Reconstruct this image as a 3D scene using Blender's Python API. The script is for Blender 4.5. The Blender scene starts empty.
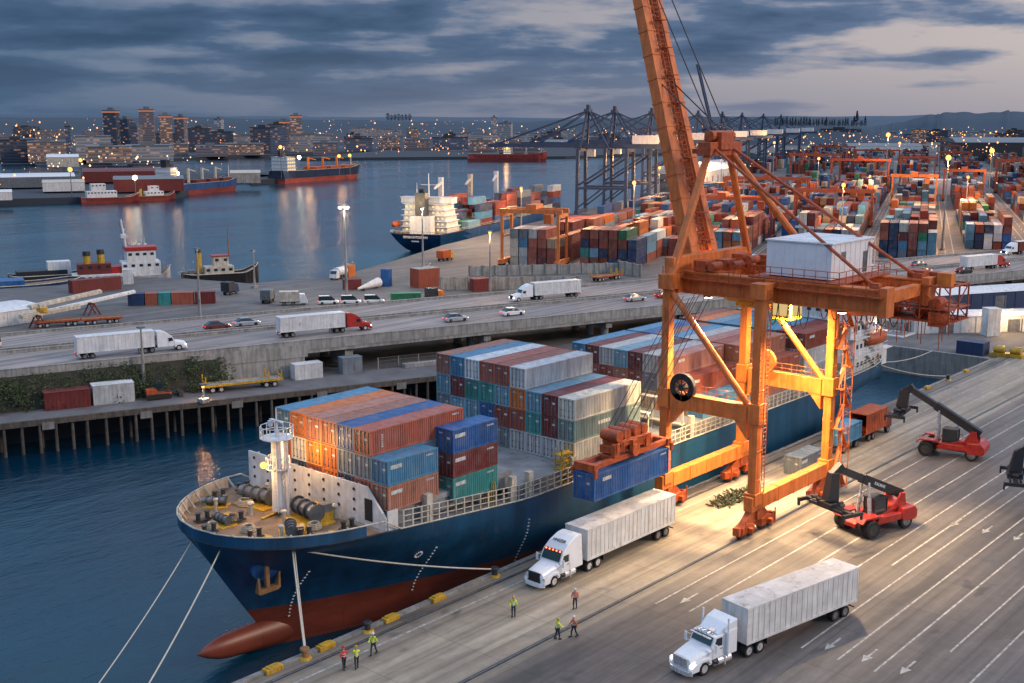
import bpy, math, random
from mathutils import Vector, Matrix
R = math.radians
rng = random.Random(7)
C = bpy.data.collections.new("port"); bpy.context.scene.collection.children.link(C)
scene = bpy.context.scene

# ------------------------------------------------------------------ helpers
class MB:
    def __init__(s): s.v = []; s.f = []; s.m = []
    def add(s, vs, fs, m=0):
        n = len(s.v); s.v += [tuple(p) for p in vs]
        s.f += [tuple(i + n for i in f) for f in fs]; s.m += [m] * len(fs); return s
    def box(s, c, d, rz=0, m=0, taper=1.0):
        hx, hy, hz = d[0] / 2, d[1] / 2, d[2] / 2; cr, sr = math.cos(rz), math.sin(rz); vs = []
        for z in (-1, 1):
            k = taper if z > 0 else 1.0
            for x, y in ((-1, -1), (1, -1), (1, 1), (-1, 1)):
                px, py = x * hx * k, y * hy * k
                vs.append((c[0] + px * cr - py * sr, c[1] + px * sr + py * cr, c[2] + z * hz))
        return s.add(vs, [(0, 3, 2, 1), (4, 5, 6, 7), (0, 1, 5, 4), (1, 2, 6, 5), (2, 3, 7, 6), (3, 0, 4, 7)], m)
    def b2(s, lo, hi, m=0):
        return s.box([(a + b) / 2 for a, b in zip(lo, hi)], [abs(b - a) for a, b in zip(lo, hi)], 0, m)
    def bar(s, p, q, w=.2, h=None, m=0, w2=None, h2=None):
        h = w if h is None else h; w2 = w if w2 is None else w2; h2 = h if h2 is None else h2
        p, q = Vector(p), Vector(q); d = (q - p).normalized()
        up = Vector((0, 0, 1)) if abs(d.z) < .95 else Vector((1, 0, 0))
        sd = d.cross(up).normalized(); u = sd.cross(d).normalized(); vs = []
        for c, a, b in ((p, w, h), (q, w2, h2)):
            for i, j in ((-1, -1), (1, -1), (1, 1), (-1, 1)): vs.append(c + sd * i * a / 2 + u * j * b / 2)
        return s.add(vs, [(0, 3, 2, 1), (4, 5, 6, 7), (0, 1, 5, 4), (1, 2, 6, 5), (2, 3, 7, 6), (3, 0, 4, 7)], m)
    def tube(s, p, q, r=.1, r2=None, n=10, m=0):
        r2 = r if r2 is None else r2
        p, q = Vector(p), Vector(q); d = (q - p).normalized()
        up = Vector((0, 0, 1)) if abs(d.z) < .95 else Vector((1, 0, 0))
        sd = d.cross(up).normalized(); u = sd.cross(d).normalized(); vs = []
        for c, a in ((p, r), (q, r2)):
            for i in range(n):
                t = 2 * math.pi * i / n; vs.append(c + sd * math.cos(t) * a + u * math.sin(t) * a)
        fs = [(i, (i + 1) % n, (i + 1) % n + n, i + n) for i in range(n)] + [tuple(range(n))[::-1], tuple(range(n, 2 * n))]
        return s.add(vs, fs, m)
    def path(s, pts, r, n=6, m=0):
        for a, b in zip(pts, pts[1:]): s.tube(a, b, r, None, n, m)
        return s
    def prism(s, poly, y0, y1, m=0, inset=0):          # (x,z) polygon extruded along y
        n = len(poly); cx = sum(p[0] for p in poly) / n; cz = sum(p[1] for p in poly) / n
        vs = [(x, y0, z) for x, z in poly] + [(x, y1, z) for x, z in poly]
        return s.add(vs, [(i, (i + 1) % n, (i + 1) % n + n, i + n) for i in range(n)] + [tuple(range(n))[::-1], tuple(range(n, 2 * n))], m)
    def flat(s, poly, z0, z1, m=0):                    # (x,y) polygon extruded along z
        n = len(poly); vs = [(x, y, z0) for x, y in poly] + [(x, y, z1) for x, y in poly]
        return s.add(vs, [(i, (i + 1) % n, (i + 1) % n + n, i + n) for i in range(n)] + [tuple(range(n))[::-1], tuple(range(n, 2 * n))], m)
    def sphere(s, c, r, n=8, k=6, m=0, sx=1, sy=1, sz=1):
        vs = []; 
        for j in range(k + 1):
            a = math.pi * j / k
            for i in range(n):
                t = 2 * math.pi * i / n; vs.append((c[0] + r * sx * math.sin(a) * math.cos(t), c[1] + r * sy * math.sin(a) * math.sin(t), c[2] + r * sz * math.cos(a)))
        fs = [(j * n + i, (j + 1) * n + i, (j + 1) * n + (i + 1) % n, j * n + (i + 1) % n) for j in range(k) for i in range(n)]
        return s.add(vs, fs, m)
    def loft(s, rings, closed=True, cap=True, m=0):
        n = len(rings[0]); vs = [p for r in rings for p in r]; fs = []
        for j in range(len(rings) - 1):
            for i in range(n if closed else n - 1):
                fs.append((j * n + i, j * n + (i + 1) % n, (j + 1) * n + (i + 1) % n, (j + 1) * n + i))
        if cap: fs += [tuple(range(n))[::-1], tuple(range((len(rings) - 1) * n, len(rings) * n))]
        return s.add(vs, fs, m)
    def mesh(s, name, mats):
        me = bpy.data.meshes.new(name); me.from_pydata(s.v, [], s.f)
        for x in (mats if isinstance(mats, (list, tuple)) else [mats]): me.materials.append(x)
        me.polygons.foreach_set('material_index', s.m); me.update(); 
        return me
    def build(s, name, mats, parent=None, bevel=0, smooth=False, loc=None):
        me = s.mesh(name, mats)
        import bmesh
        bm = bmesh.new(); bm.from_mesh(me); bmesh.ops.recalc_face_normals(bm, faces=bm.faces); bm.to_mesh(me); bm.free()
        o = bpy.data.objects.new(name, me); C.objects.link(o)
        if parent: o.parent = parent
        if loc: o.location = loc
        if smooth: me.polygons.foreach_set('use_smooth', [True] * len(me.polygons))
        if bevel:
            b = o.modifiers.new('bevel', 'BEVEL'); b.width = bevel; b.segments = 2; b.limit_method = 'ANGLE'; b.angle_limit = R(40)
        return o

def tag(o, label=None, cat=None, group=None, kind=None):
    if label: o['label'] = label
    if cat: o['category'] = cat
    if group: o['group'] = group
    if kind: o['kind'] = kind
    return o
def thing(name, label, cat, loc=(0, 0, 0), rz=0, group=None):
    o = bpy.data.objects.new(name, None); C.objects.link(o); o.location = loc; o.rotation_euler = (0, 0, rz); o.empty_display_size = .1
    return tag(o, label, cat, group)
def kids(o): return [c for c in C.objects if c.parent == o]
def copy_tree(o, loc=None, rz=None, label=None, parent=None, color=None, children=None):
    children = children if children is not None else {}
    if not children:
        for x in C.objects:
            if x.parent: children.setdefault(x.parent.name, []).append(x)
    c = o.copy(); C.objects.link(c)
    if parent: c.parent = parent
    if loc is not None: c.location = loc
    if rz is not None: c.rotation_euler = (0, 0, rz)
    if label: c['label'] = label
    if color is not None: c.color = color
    for ch in children.get(o.name, []): copy_tree(ch, parent=c, color=color, children=children)
    return c
def rep(o, pts):
    """copies of one part, each an object of its own; o was built around the origin of its thing"""
    b = o.location.copy(); out = [o]; o.location = b + Vector(pts[0][:3])
    for p in pts[1:]:
        c = o.copy(); C.objects.link(c); c.location = b + Vector(p[:3]); out.append(c)
    return out
def struct(name, mb, mat): return tag(mb.build(name, mat), kind='structure')
ORD = ['zeroth','first','second','third','fourth','fifth','sixth','seventh','eighth','ninth','tenth','eleventh','twelfth','thirteenth','fourteenth','fifteenth','sixteenth','seventeenth','eighteenth','nineteenth','twentieth'] + ['twenty-' + x for x in ('first','second','third','fourth','fifth','sixth','seventh','eighth','ninth')] + ['thirtieth','thirty-first','thirty-second','thirty-third','thirty-fourth','thirty-fifth']

# ------------------------------------------------------------------ materials
def srgb(r, g, b): 
    f = lambda c: (c / 255 / 12.92) if c / 255 <= .04045 else ((c / 255 + .055) / 1.055) ** 2.4
    return (f(r), f(g), f(b), 1)
def nodes(name):
    m = bpy.data.materials.new(name); m.use_nodes = True; nt = m.node_tree
    return m, nt, nt.nodes['Principled BSDF'], nt.nodes, nt.links
def mix(nt, mode, fac, a, b):
    n = nt.nodes.new('ShaderNodeMix'); n.data_type = 'RGBA'; n.blend_type = mode
    for sock, v in ((n.inputs[0], fac), (n.inputs[6], a), (n.inputs[7], b)):
        if hasattr(v, 'links') or isinstance(v, bpy.types.NodeSocket): nt.links.new(v, sock)
        else: sock.default_value = v
    return n.outputs[2]
def ramp(nt, src, stops):
    n = nt.nodes.new('ShaderNodeValToRGB'); nt.links.new(src, n.inputs[0]); e = n.color_ramp.elements
    while len(e) < len(stops): e.new(.5)
    for i, (p, c) in enumerate(stops):
        e[i].position = p; e[i].color = c if len(c) == 4 else (*c, 1)
    return n.outputs[0]
def g(v): return (v, v, v, 1)
def coord(nt, scale=(1, 1, 1), kind='Object', rnd=False, rot=0):
    t = nt.nodes.new('ShaderNodeTexCoord'); mp = nt.nodes.new('ShaderNodeMapping'); mp.inputs['Scale'].default_value = scale
    mp.inputs['Rotation'].default_value = (0, 0, rot)
    nt.links.new(t.outputs[kind], mp.inputs[0])
    if rnd:
        oi = nt.nodes.new('ShaderNodeObjectInfo'); vm = nt.nodes.new('ShaderNodeVectorMath'); vm.operation = 'SCALE'
        cx = nt.nodes.new('ShaderNodeCombineXYZ'); nt.links.new(oi.outputs['Random'], cx.inputs[0]); nt.links.new(oi.outputs['Random'], cx.inputs[1])
        nt.links.new(cx.outputs[0], vm.inputs[0]); vm.inputs['Scale'].default_value = 137.
        nt.links.new(vm.outputs[0], mp.inputs['Location'])
    return mp.outputs[0]
def noise(nt, vec, scale, detail=4, rough=.55):
    n = nt.nodes.new('ShaderNodeTexNoise'); nt.links.new(vec, n.inputs['Vector']); n.inputs['Scale'].default_value = scale
    n.inputs['Detail'].default_value = detail; n.inputs['Roughness'].default_value = rough; return n.outputs['Fac']
def mk(name, col, rough=.55, metal=0, var=.35, scale=.6, streak=.0, rust=0, emis=None, bump=0):
    m, nt, p, N, L = nodes(name)
    v = coord(nt, rnd=True); c = noise(nt, v, scale, 5, .65)
    lo, hi = 1 - var, 1 + var * .35
    out = mix(nt, 'MULTIPLY', 1, col, ramp(nt, c, [(.3, g(lo)), (.7, g(hi))]))
    if streak:
        s = noise(nt, coord(nt, (1.6, 1.6, .12), rnd=True), 1.3, 4, .6)
        out = mix(nt, 'MULTIPLY', streak, out, ramp(nt, s, [(.38, g(.45)), (.58, g(1.05))]))
    if rust:
        s = noise(nt, coord(nt, (1, 1, .4), rnd=True), 1.1, 6, .75)
        out = mix(nt, 'MIX', ramp(nt, s, [(.62 - rust * .12, g(0)), (.72, g(.85))]), out, (.09, .035, .018, 1))
    L.new(out, p.inputs['Base Color'])
    L.new(ramp(nt, c, [(.3, g(max(.05, rough - .12))), (.7, g(min(1, rough + .12)))]), p.inputs['Roughness'])
    p.inputs['Metallic'].default_value = metal
    if emis:
        p.inputs['Emission Color'].default_value = emis[0]; p.inputs['Emission Strength'].default_value = emis[1]
    if bump:
        b = N.new('ShaderNodeBump'); b.inputs['Strength'].default_value = bump; b.inputs['Distance'].default_value = .05
        L.new(noise(nt, v, 6, 4), b.inputs['Height']); L.new(b.outputs[0], p.inputs['Normal'])
    return m
def glow(name, col, st, sample=True):
    m, nt, p, N, L = nodes(name); N.remove(p); e = N.new('ShaderNodeEmission'); e.inputs[0].default_value = col; e.inputs[1].default_value = st
    L.new(e.outputs[0], N['Material Output'].inputs[0])
    if not sample: m.cycles.emission_sampling = 'NONE'
    return m

def paint_by_object(name, ribs=True):
    m, nt, p, N, L = nodes(name)
    oi = N.new('ShaderNodeObjectInfo')
    s = noise(nt, coord(nt, (1.2, 1.2, .18), rnd=True), 1.6, 5, .65)
    c = mix(nt, 'MULTIPLY', .8, oi.outputs['Color'], ramp(nt, s, [(.32, g(.5)), (.6, g(1.08))]))
    f = noise(nt, coord(nt, (.5, .5, .5), rnd=True), 1.0, 6, .7)
    c = mix(nt, 'MIX', ramp(nt, f, [(.45, g(0)), (.8, g(.35))]), c, (.32, .31, .3, 1))
    r = noise(nt, coord(nt, (1, 1, .5), rnd=True), 2.3, 6, .8)
    c = mix(nt, 'MIX', ramp(nt, r, [(.64, g(0)), (.74, g(.7))]), c, (.085, .035, .02, 1))
    L.new(c, p.inputs['Base Color']); p.inputs['Roughness'].default_value = .55
    return m
M = {}
M['container'] = paint_by_object('container_paint')
M['orange'] = mk('crane_orange', (.74, .19, .04, 1), .5, 0, .3, .8, .4, .2)
M['orange2'] = mk('crane_orange_light', (.76, .22, .035, 1), .5, 0, .3, .8, .4, .15)  # brighter copy of the crane orange, lamplight on lit members put into the colour
M['redorange'] = mk('machinery_red_orange', (.50, .095, .024, 1), .55, 0, .5, 2., .4, .4)
M['yellow'] = mk('safety_yellow', (.62, .36, .03, 1), .5, 0, .45, 2, .3, .3)
M['red'] = mk('vehicle_red', (.42, .025, .018, 1), .38, 0, .25, 1.5, .2, .05)
M['darkred'] = mk('dark_red', (.16, .022, .018, 1), .6, 0, .4, 1.5, .3, .2)
M['black'] = mk('black_paint', (.018, .02, .026, 1), .5, 0, .4, 2)
M['rubber'] = mk('tyre_rubber', (.016, .016, .017, 1), .85, 0, .4, 3)
M['steel'] = mk('grey_steel', (.22, .23, .24, 1), .45, .5, .4, 1.5, .3, .15)
M['darksteel'] = mk('dark_steel', (.06, .062, .068, 1), .5, .4, .45, 1.5, .3, .2)
M['chrome'] = mk('polished_metal', (.72, .72, .74, 1), .32, .6, .15, 3)
M['white'] = mk('white_paint', (.72, .72, .72, 1), .45, 0, .18, .9, .3, .05)
M['truckwhite'] = mk('truck_white_paint', (.78, .79, .81, 1), .3, 0, .08, .6)
M['dirtywhite'] = mk('weathered_white', (.70, .69, .67, 1), .6, 0, .22, .8, .28, .15)
M['rustroof'] = mk('stained_roof', (.62, .59, .57, 1), .7, 0, .35, .9, 0, .55)
M['cream'] = mk('cream_paint', (.60, .54, .44, 1), .55, 0, .35, 1, .5, .4)
M['glass'] = mk('dark_glass', (.02, .035, .045, 1), .08, 0, .2, .5)
M['glassteal'] = mk('windscreen_glass', (.03, .07, .08, 1), .06, 0, .2, .5)
M['navy'] = mk('navy_paint', (.018, .05, .13, 1), .45, 0, .35, .6, .4, .15)
M['blue'] = mk('mid_blue_paint', (.03, .12, .32, 1), .5, 0, .35, .8, .4, .2)
M['green'] = mk('green_paint', (.02, .16, .05, 1), .5, 0, .3, 1, .3)
M['rope'] = mk('mooring_rope', (.42, .36, .27, 1), .9, 0, .3, 8)
M['rope_w'] = mk('pale_rope', (.6, .55, .45, 1), .9, 0, .3, 8)
M['cable'] = mk('hoist_cable', (.07, .05, .045, 1), .5, .4, .3, 8)
M['hatch'] = mk('hatch_grey', (.27, .28, .29, 1), .65, 0, .45, .35, 0, .35, bump=.3)
M['fdeck'] = mk('foredeck_paint', (.27, .18, .11, 1), .7, 0, .6, .6, 0, .6, bump=.3)
M['concrete'] = mk('old_concrete', (.27, .26, .24, 1), .85, 0, .4, .35, .5, .08, bump=.4)
M['concrete_l'] = mk('pale_concrete', (.36, .35, .33, 1), .85, 0, .35, .5, .6, .05, bump=.3)
M['timber'] = mk('weathered_timber', (.13, .105, .085, 1), .9, 0, .5, 1.2, .5, 0, bump=.4)
M['wood'] = mk('plank_deck', (.3, .15, .06, 1), .8, 0, .5, 1.5, .2)
M['skin'] = mk('skin', (.42, .25, .17, 1), .6, 0, .1, 5)
M['hivis_y'] = mk('hi_vis_yellow', (.80, .95, .03, 1), .7, 0, .2, 5)
M['hivis_o'] = mk('hi_vis_orange', (.85, .13, .02, 1), .7, 0, .2, 5)
M['hivis_r'] = mk('work_red', (.75, .03, .02, 1), .7, 0, .2, 5)
M['trouser'] = mk('dark_trousers', (.03, .035, .05, 1), .85, 0, .3, 5)
M['paint_line'] = mk('road_marking_white', (.50, .48, .44, 1), .7, 0, .75, 1.9)
M['lampwarm'] = glow('lit_sodium_lamp', (1, .40, .09, 1), 3.4)
M['lampwhite'] = glow('lit_white_lamp', (1, .84, .58, 1), 26)
M['head'] = glow('lit_headlamp', (1, .85, .6, 1), 9, False)
M['marker'] = glow('lit_marker_lamp', (1, .28, .1, 1), 3.2, False)
M['tail'] = glow('lit_tail_lamp', (1, .05, .03, 1), 4, False)
M['winlit'] = glow('lit_cabin_window', (1, .70, .36, 1), 1.3, False)
M['cab_glow'] = glow('lit_cab_interior', (1, .7, .3, 1), .7, False)

# ------------------------------------------------------------------ camera
cam = bpy.data.cameras.new('camera'); co = bpy.data.objects.new('camera', cam); scene.collection.objects.link(co)
HEAD = R(41.423); PITCH = R(10.806)
co.location = (0, 0, 40); co.rotation_euler = (R(90) - PITCH, 0, HEAD - R(90))
cam.sensor_width = 36; cam.lens = 36 * 1150 / 1024; cam.clip_end = 60000; cam.clip_start = 1
scene.camera = co
scene.view_settings.view_transform = 'Standard'; scene.view_settings.look = 'None'; scene.view_settings.exposure = 0
scene.cycles.use_denoising = True
scene.cycles.max_bounces = 5; scene.cycles.diffuse_bounces = 2; scene.cycles.glossy_bounces = 3; scene.cycles.transmission_bounces = 2
scene.cycles.sample_clamp_indirect = 3; scene.cycles.caustics_reflective = False; scene.cycles.caustics_refractive = False

# ------------------------------------------------------------------ sky
w = bpy.data.worlds.new('World'); scene.world = w; w.use_nodes = True; nt = w.node_tree; N = nt.nodes; L = nt.links
bg = N['Background']
sky = N.new('ShaderNodeTexSky'); sky.sky_type = 'NISHITA'; sky.sun_disc = False; sky.sun_elevation = R(20); sky.sun_rotation = R(90 + 62)
tc = N.new('ShaderNodeTexCoord'); sp = N.new('ShaderNodeSeparateXYZ'); L.new(tc.outputs['Generated'], sp.inputs[0])
def math_(op, a, b=None, c=None):
    n = N.new('ShaderNodeMath'); n.operation = op
    for i, v in enumerate((a, b, c)):
        if v is None: continue
        if isinstance(v, (int, float)): n.inputs[i].default_value = v
        else: L.new(v, n.inputs[i])
    return n.outputs[0]
zz = math_('MAXIMUM', sp.outputs[2], 0.0)
right = math_('ADD', math_('MULTIPLY', sp.outputs[0], math.sin(HEAD)), math_('MULTIPLY', sp.outputs[1], -math.cos(HEAD)))
fwd = math_('ADD', math_('MULTIPLY', sp.outputs[0], math.cos(HEAD)), math_('MULTIPLY', sp.outputs[1], math.sin(HEAD)))
az = math_('MULTIPLY_ADD', right, 1.05, .5)     # 0 on the darker side of the sky, 1 towards the afterglow
el = math_('POWER', math_('ADD', zz, .004), .72)
def cloud_noise(sa, se, off, detail, rough, dist=0.):
    cb = N.new('ShaderNodeCombineXYZ'); L.new(math_('MULTIPLY', right, sa), cb.inputs[0]); L.new(math_('MULTIPLY', el, se), cb.inputs[1]); L.new(math_('MULTIPLY_ADD', fwd, sa * .6, off), cb.inputs[2])
    n = N.new('ShaderNodeTexNoise'); L.new(cb.outputs[0], n.inputs['Vector']); n.inputs['Scale'].default_value = 1; n.inputs['Detail'].default_value = detail; n.inputs['Roughness'].default_value = rough; n.inputs['Distortion'].default_value = dist
    return n.outputs['Fac']
n1 = cloud_noise(8.0, 26., 5.3, 8, .54, .1); n2 = cloud_noise(2.6, 13., 8.1, 4, .5)
cover = math_('ADD', math_('MULTIPLY', n1, .62), math_('MULTIPLY', n2, .62))
cover = math_('ADD', cover, math_('MULTIPLY_ADD', az, -.22, .04))
gap = mix(nt, 'MIX', az, (.075, .150, .275, 1), (.58, .50, .48, 1))
edge = mix(nt, 'MIX', az, (.042, .098, .195, 1), (.15, .21, .34, 1))
dark = mix(nt, 'MIX', az, (.022, .060, .130, 1), (.055, .100, .190, 1))
t1 = ramp(nt, cover, [(.50, g(0)), (.59, g(1))]); t2_ = ramp(nt, cover, [(.56, g(0)), (.69, g(1))])
cloud = mix(nt, 'MIX', t2_, mix(nt, 'MIX', t1, gap, edge), dark)
low = ramp(nt, zz, [(0, g(1)), (.03, g(.5)), (.06, g(0))])
hor = mix(nt, 'MIX', az, (.046, .108, .205, 1), (.30, .29, .36, 1))
col = mix(nt, 'MIX', mix(nt, 'MULTIPLY', 1, low, g(.8)), cloud, hor)
# higher up (outside the frame) the overcast is brighter and evener
up = ramp(nt, zz, [(.115, g(0)), (.17, g(1))])
high = ramp(nt, zz, [(.12, (.24, .48, .80)), (.34, (.26, .48, .78)), (.62, (.72, .86, 1.15))])
col = mix(nt, 'MIX', up, col, mix(nt, 'MULTIPLY', 1, high, ramp(nt, n1, [(.3, g(.85)), (.7, g(1.15))])))
skc = mix(nt, 'MULTIPLY', 1, sky.outputs[0], g(.004))
col = mix(nt, 'ADD', 1, col, skc)
L.new(col, bg.inputs[0]); bg.inputs[1].default_value = 1.0
sun = bpy.data.lights.new('sun', 'SUN'); so = bpy.data.objects.new('sun', sun); scene.collection.objects.link(so)
sun.energy = 1.55; sun.angle = R(14); sun.color = (1, .74, .52)
so.rotation_euler = Vector((math.cos(R(-62)) * math.cos(R(24)), math.sin(R(-62)) * math.cos(R(24)), math.sin(R(24)))).to_track_quat('Z', 'Y').to_euler()

def lamp(name, loc, power, col=(1, .66, .32), r=.4, spot=None, aim=None):
    l = bpy.data.lights.new(name, 'SPOT' if spot else 'POINT'); l.energy = power; l.color = col; l.shadow_soft_size = r
    if spot: l.spot_size = R(spot); l.spot_blend = .8
    o = bpy.data.objects.new(name, l); scene.collection.objects.link(o); o.location = loc
    if aim: o.rotation_euler = (Vector(loc) - Vector(aim)).to_track_quat('Z', 'Y').to_euler()
    return o

# ------------------------------------------------------------------ frames of reference
YA = R(21.8); RA = -R(18.5)
def Y(a, b, z=0): return (a * math.cos(YA) - b * math.sin(YA), a * math.sin(YA) + b * math.cos(YA), z)       # container yard
R0 = (72., 159.)
def RD(s, n, z=5.2): return (R0[0] + s * math.cos(RA) - n * math.sin(RA), R0[1] + s * math.sin(RA) + n * math.cos(RA), z)  # highway
def W(s, n, z=0): return (66.7 + s * math.cos(-R(20.8)) + n * math.sin(R(20.8)), 150.6 - s * math.sin(R(20.8)) + n * math.cos(R(20.8)), z)  # old wharf

# ------------------------------------------------------------------ water and land
def water_mat():
    m, nt, p, N, L = nodes('harbour_water')
    v = coord(nt, (1, 1, 1)); big = noise(nt, coord(nt, (.012, .03, 1), rot=R(-40)), 1, 5, .6)
    L.new(ramp(nt, big, [(.35, (.0008, .019, .040)), (.65, (.002, .044, .076))]), p.inputs['Base Color'])
    p.inputs['IOR'].default_value = 1.33
    L.new(ramp(nt, big, [(.4, g(.08)), (.62, g(.16))]), p.inputs['Roughness'])
    b = N.new('ShaderNodeBump'); b.inputs['Strength'].default_value = .5; b.inputs['Distance'].default_value = .3
    w1 = noise(nt, coord(nt, (.35, .9, 1), rot=R(25)), 1, 5, .65)
    L.new(w1, b.inputs['Height']); 
    b2 = N.new('ShaderNodeBump'); b2.inputs['Strength'].default_value = .22; b2.inputs['Distance'].default_value = 1.5
    L.new(noise(nt, coord(nt, (.05, .12, 1), rot=R(25)), 1, 4, .6), b2.inputs['Height']); L.new(b.outputs[0], b2.inputs['Normal'])
    L.new(b2.outputs[0], p.inputs['Normal']); return m
wm = water_mat()
mb = MB(); mb.add([(-3000, -3000, -4.6), (30000, -3000, -4.6), (30000, 30000, -4.6), (-3000, 30000, -4.6)], [(0, 1, 2, 3)])
struct('water', mb, wm)

def ground_mat():
    m, nt, p, N, L = nodes('port_ground')
    a = noise(nt, coord(nt, (.02, .02, 1)), 1, 6, .6); b = noise(nt, coord(nt, (.25, .25, 1)), 1, 5, .65)
    st = noise(nt, coord(nt, (.012, .4, 1), rot=-YA), 1, 4, .6)
    c = ramp(nt, a, [(.3, (.075, .074, .078)), (.7, (.17, .16, .15))])
    c = mix(nt, 'MULTIPLY', 1, c, ramp(nt, b, [(.3, g(.7)), (.7, g(1.1))]))
    c = mix(nt, 'MULTIPLY', .7, c, ramp(nt, st, [(.35, g(.65)), (.65, g(1.25))]))
    L.new(c, p.inputs['Base Color']); p.inputs['Roughness'].default_value = .75; return m
gm = ground_mat()
def land(name, poly, z, mat, depth=8):
    mb = MB(); mb.flat(poly, z - depth, z); return struct(name, mb, mat)
wl = [W(-420, 8)[:2], W(0, 8)[:2], W(118, 8)[:2], (188, 111), (199, 104), (199, 66), (-160, 66), (-160, -400)]
shore = [Y(1300, 148)[:2], Y(640, 148)[:2], Y(350, 149)[:2], Y(300, 145)[:2], (226, 247), (196, 234), (172, 240), (166, 262), (157, 277), (138, 273), (100, 288), (-200, 410)]
land('ground', wl + [(3000, -1600), (16000, -8000), (22000, 9000), (9000, 7000), (2300, 1500)] + shore, 0, gm)

def apron_mat():
    m, nt, p, N, L = nodes('quay_apron')
    sp = N.new('ShaderNodeSeparateXYZ'); L.new(coord(nt), sp.inputs[0])
    big = noise(nt, coord(nt, (.05, .11, 1)), 1, 6, .62); fine = noise(nt, coord(nt, (.7, .9, 1)), 1, 6, .7)
    tr = noise(nt, coord(nt, (.01, 1.3, 1)), 1, 5, .62); tr2 = noise(nt, coord(nt, (.035, .55, 1)), 1, 5, .6)
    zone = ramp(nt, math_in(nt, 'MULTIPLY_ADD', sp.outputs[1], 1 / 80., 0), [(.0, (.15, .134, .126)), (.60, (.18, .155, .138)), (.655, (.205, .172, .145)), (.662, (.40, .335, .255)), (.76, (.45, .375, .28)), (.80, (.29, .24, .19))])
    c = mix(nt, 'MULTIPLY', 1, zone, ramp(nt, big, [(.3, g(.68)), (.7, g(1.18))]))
    c = mix(nt, 'MULTIPLY', .55, c, ramp(nt, tr, [(.36, g(.52)), (.6, g(1.12))]))
    c = mix(nt, 'MULTIPLY', .5, c, ramp(nt, tr2, [(.36, g(.58)), (.6, g(1.1))]))
    c = mix(nt, 'MULTIPLY', .8, c, ramp(nt, fine, [(.3, g(.75)), (.7, g(1.12))]))
    patch = N.new('ShaderNodeTexVoronoi'); patch.inputs['Scale'].default_value = 1; L.new(coord(nt, (.07, .12, 1)), patch.inputs['Vector'])
    c = mix(nt, 'MULTIPLY', .6, c, ramp(nt, patch.outputs['Color'], [(0, g(.74)), (1, g(1.12))]))
    wv = N.new('ShaderNodeTexWave'); wv.wave_type = 'RINGS'; wv.inputs['Scale'].default_value = .022; wv.inputs['Distortion'].default_value = 2.5; wv.inputs['Detail'].default_value = 2; L.new(coord(nt), wv.inputs['Vector'])
    skid = mix(nt, 'MULTIPLY', 1, ramp(nt, wv.outputs['Fac'], [(.955, g(0)), (.985, g(1))]), ramp(nt, noise(nt, coord(nt, (.06, .06, 1)), 1, 3, .6), [(.5, g(0)), (.6, g(.6))]))
    c = mix(nt, 'MIX', skid, c, (.05, .047, .045, 1))
    oil = noise(nt, coord(nt, (.12, .2, 1)), 1, 3, .8)
    c = mix(nt, 'MIX', ramp(nt, oil, [(.64, g(0)), (.72, g(.55))]), c, (.035, .033, .033, 1))
    br = N.new('ShaderNodeTexBrick'); L.new(coord(nt, (1, 1, 1)), br.inputs[0]); br.inputs['Scale'].default_value = 1; br.offset = 0
    br.inputs['Brick Width'].default_value = 7.5; br.inputs['Row Height'].default_value = 3.1; br.inputs['Mortar Size'].default_value = .035; br.inputs['Color1'].default_value = g(1); br.inputs['Color2'].default_value = g(.86); br.inputs['Mortar'].default_value = g(.45)
    c = mix(nt, 'MULTIPLY', .75, c, br.outputs[0])
    L.new(c, p.inputs['Base Color']); L.new(ramp(nt, big, [(.35, g(.5)), (.65, g(.8))]), p.inputs['Roughness'])
    bp = N.new('ShaderNodeBump'); bp.inputs['Strength'].default_value = .25; bp.inputs['Distance'].default_value = .05; L.new(fine, bp.inputs['Height']); L.new(bp.outputs[0], p.inputs['Normal'])
    return m
def math_in(nt, op, a, b=None, c=None):
    n = nt.nodes.new('ShaderNodeMath'); n.operation = op
    for i, v in enumerate((a, b, c)):
        if v is None: continue
        if isinstance(v, (int, float)): n.inputs[i].default_value = v
        else: nt.links.new(v, n.inputs[i])
    return n.outputs[0]
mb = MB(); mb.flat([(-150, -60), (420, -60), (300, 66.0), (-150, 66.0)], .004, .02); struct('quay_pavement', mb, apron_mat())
# quay wall facing, coping kerb, rails, markings
mb = MB(); mb.b2((-150, 65.75, -7), (199, 66.35, .024)); mb.b2((-150, 65.55, .02), (199.2, 66.1, .22))
mb.b2((198.7, 66.4, -7), (199.6, 104, .18))
struct('quay_wall', mb, M['concrete'])
mb = MB()
for yy in (53.9, 64.4):
    mb.b2((-150, yy - .2, .022), (330, yy - .07, .032), 0); mb.b2((-150, yy + .07, .022), (330, yy + .2, .032), 0)
    mb.b2((-150, yy - .06, .026), (330, yy + .06, .07), 1)
tag(mb.build('crane_rail_track', [M['darksteel'], M['steel']]), kind='structure')
mb = MB()
def line(x0, x1, y, w=.16, dash=None):
    x = x0
    while x < x1:
        e = min(x1, x + (dash[0] if dash else 45)); mb.b2((x, y - w / 2, .024), (e, y + w / 2, .034)); x = e + (dash[1] if dash else .05)
for y, a, b in ((51.3, 76.5, 320), (48.3, 77, 320), (45.3, 88, 310), (42.1, 90, 310), (39.9, 98, 180), (38.1, 77, 300), (35.1, 77, 300), (32.2, 77, 300), (29.2, 84, 300), (26.2, 77, 300), (57.5, 112, 250), (60.6, 128, 250), (23, 90, 260)): line(a, b, y)
mb.b2((40, 62.9, .024), (300, 63.05, .034)); 
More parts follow.
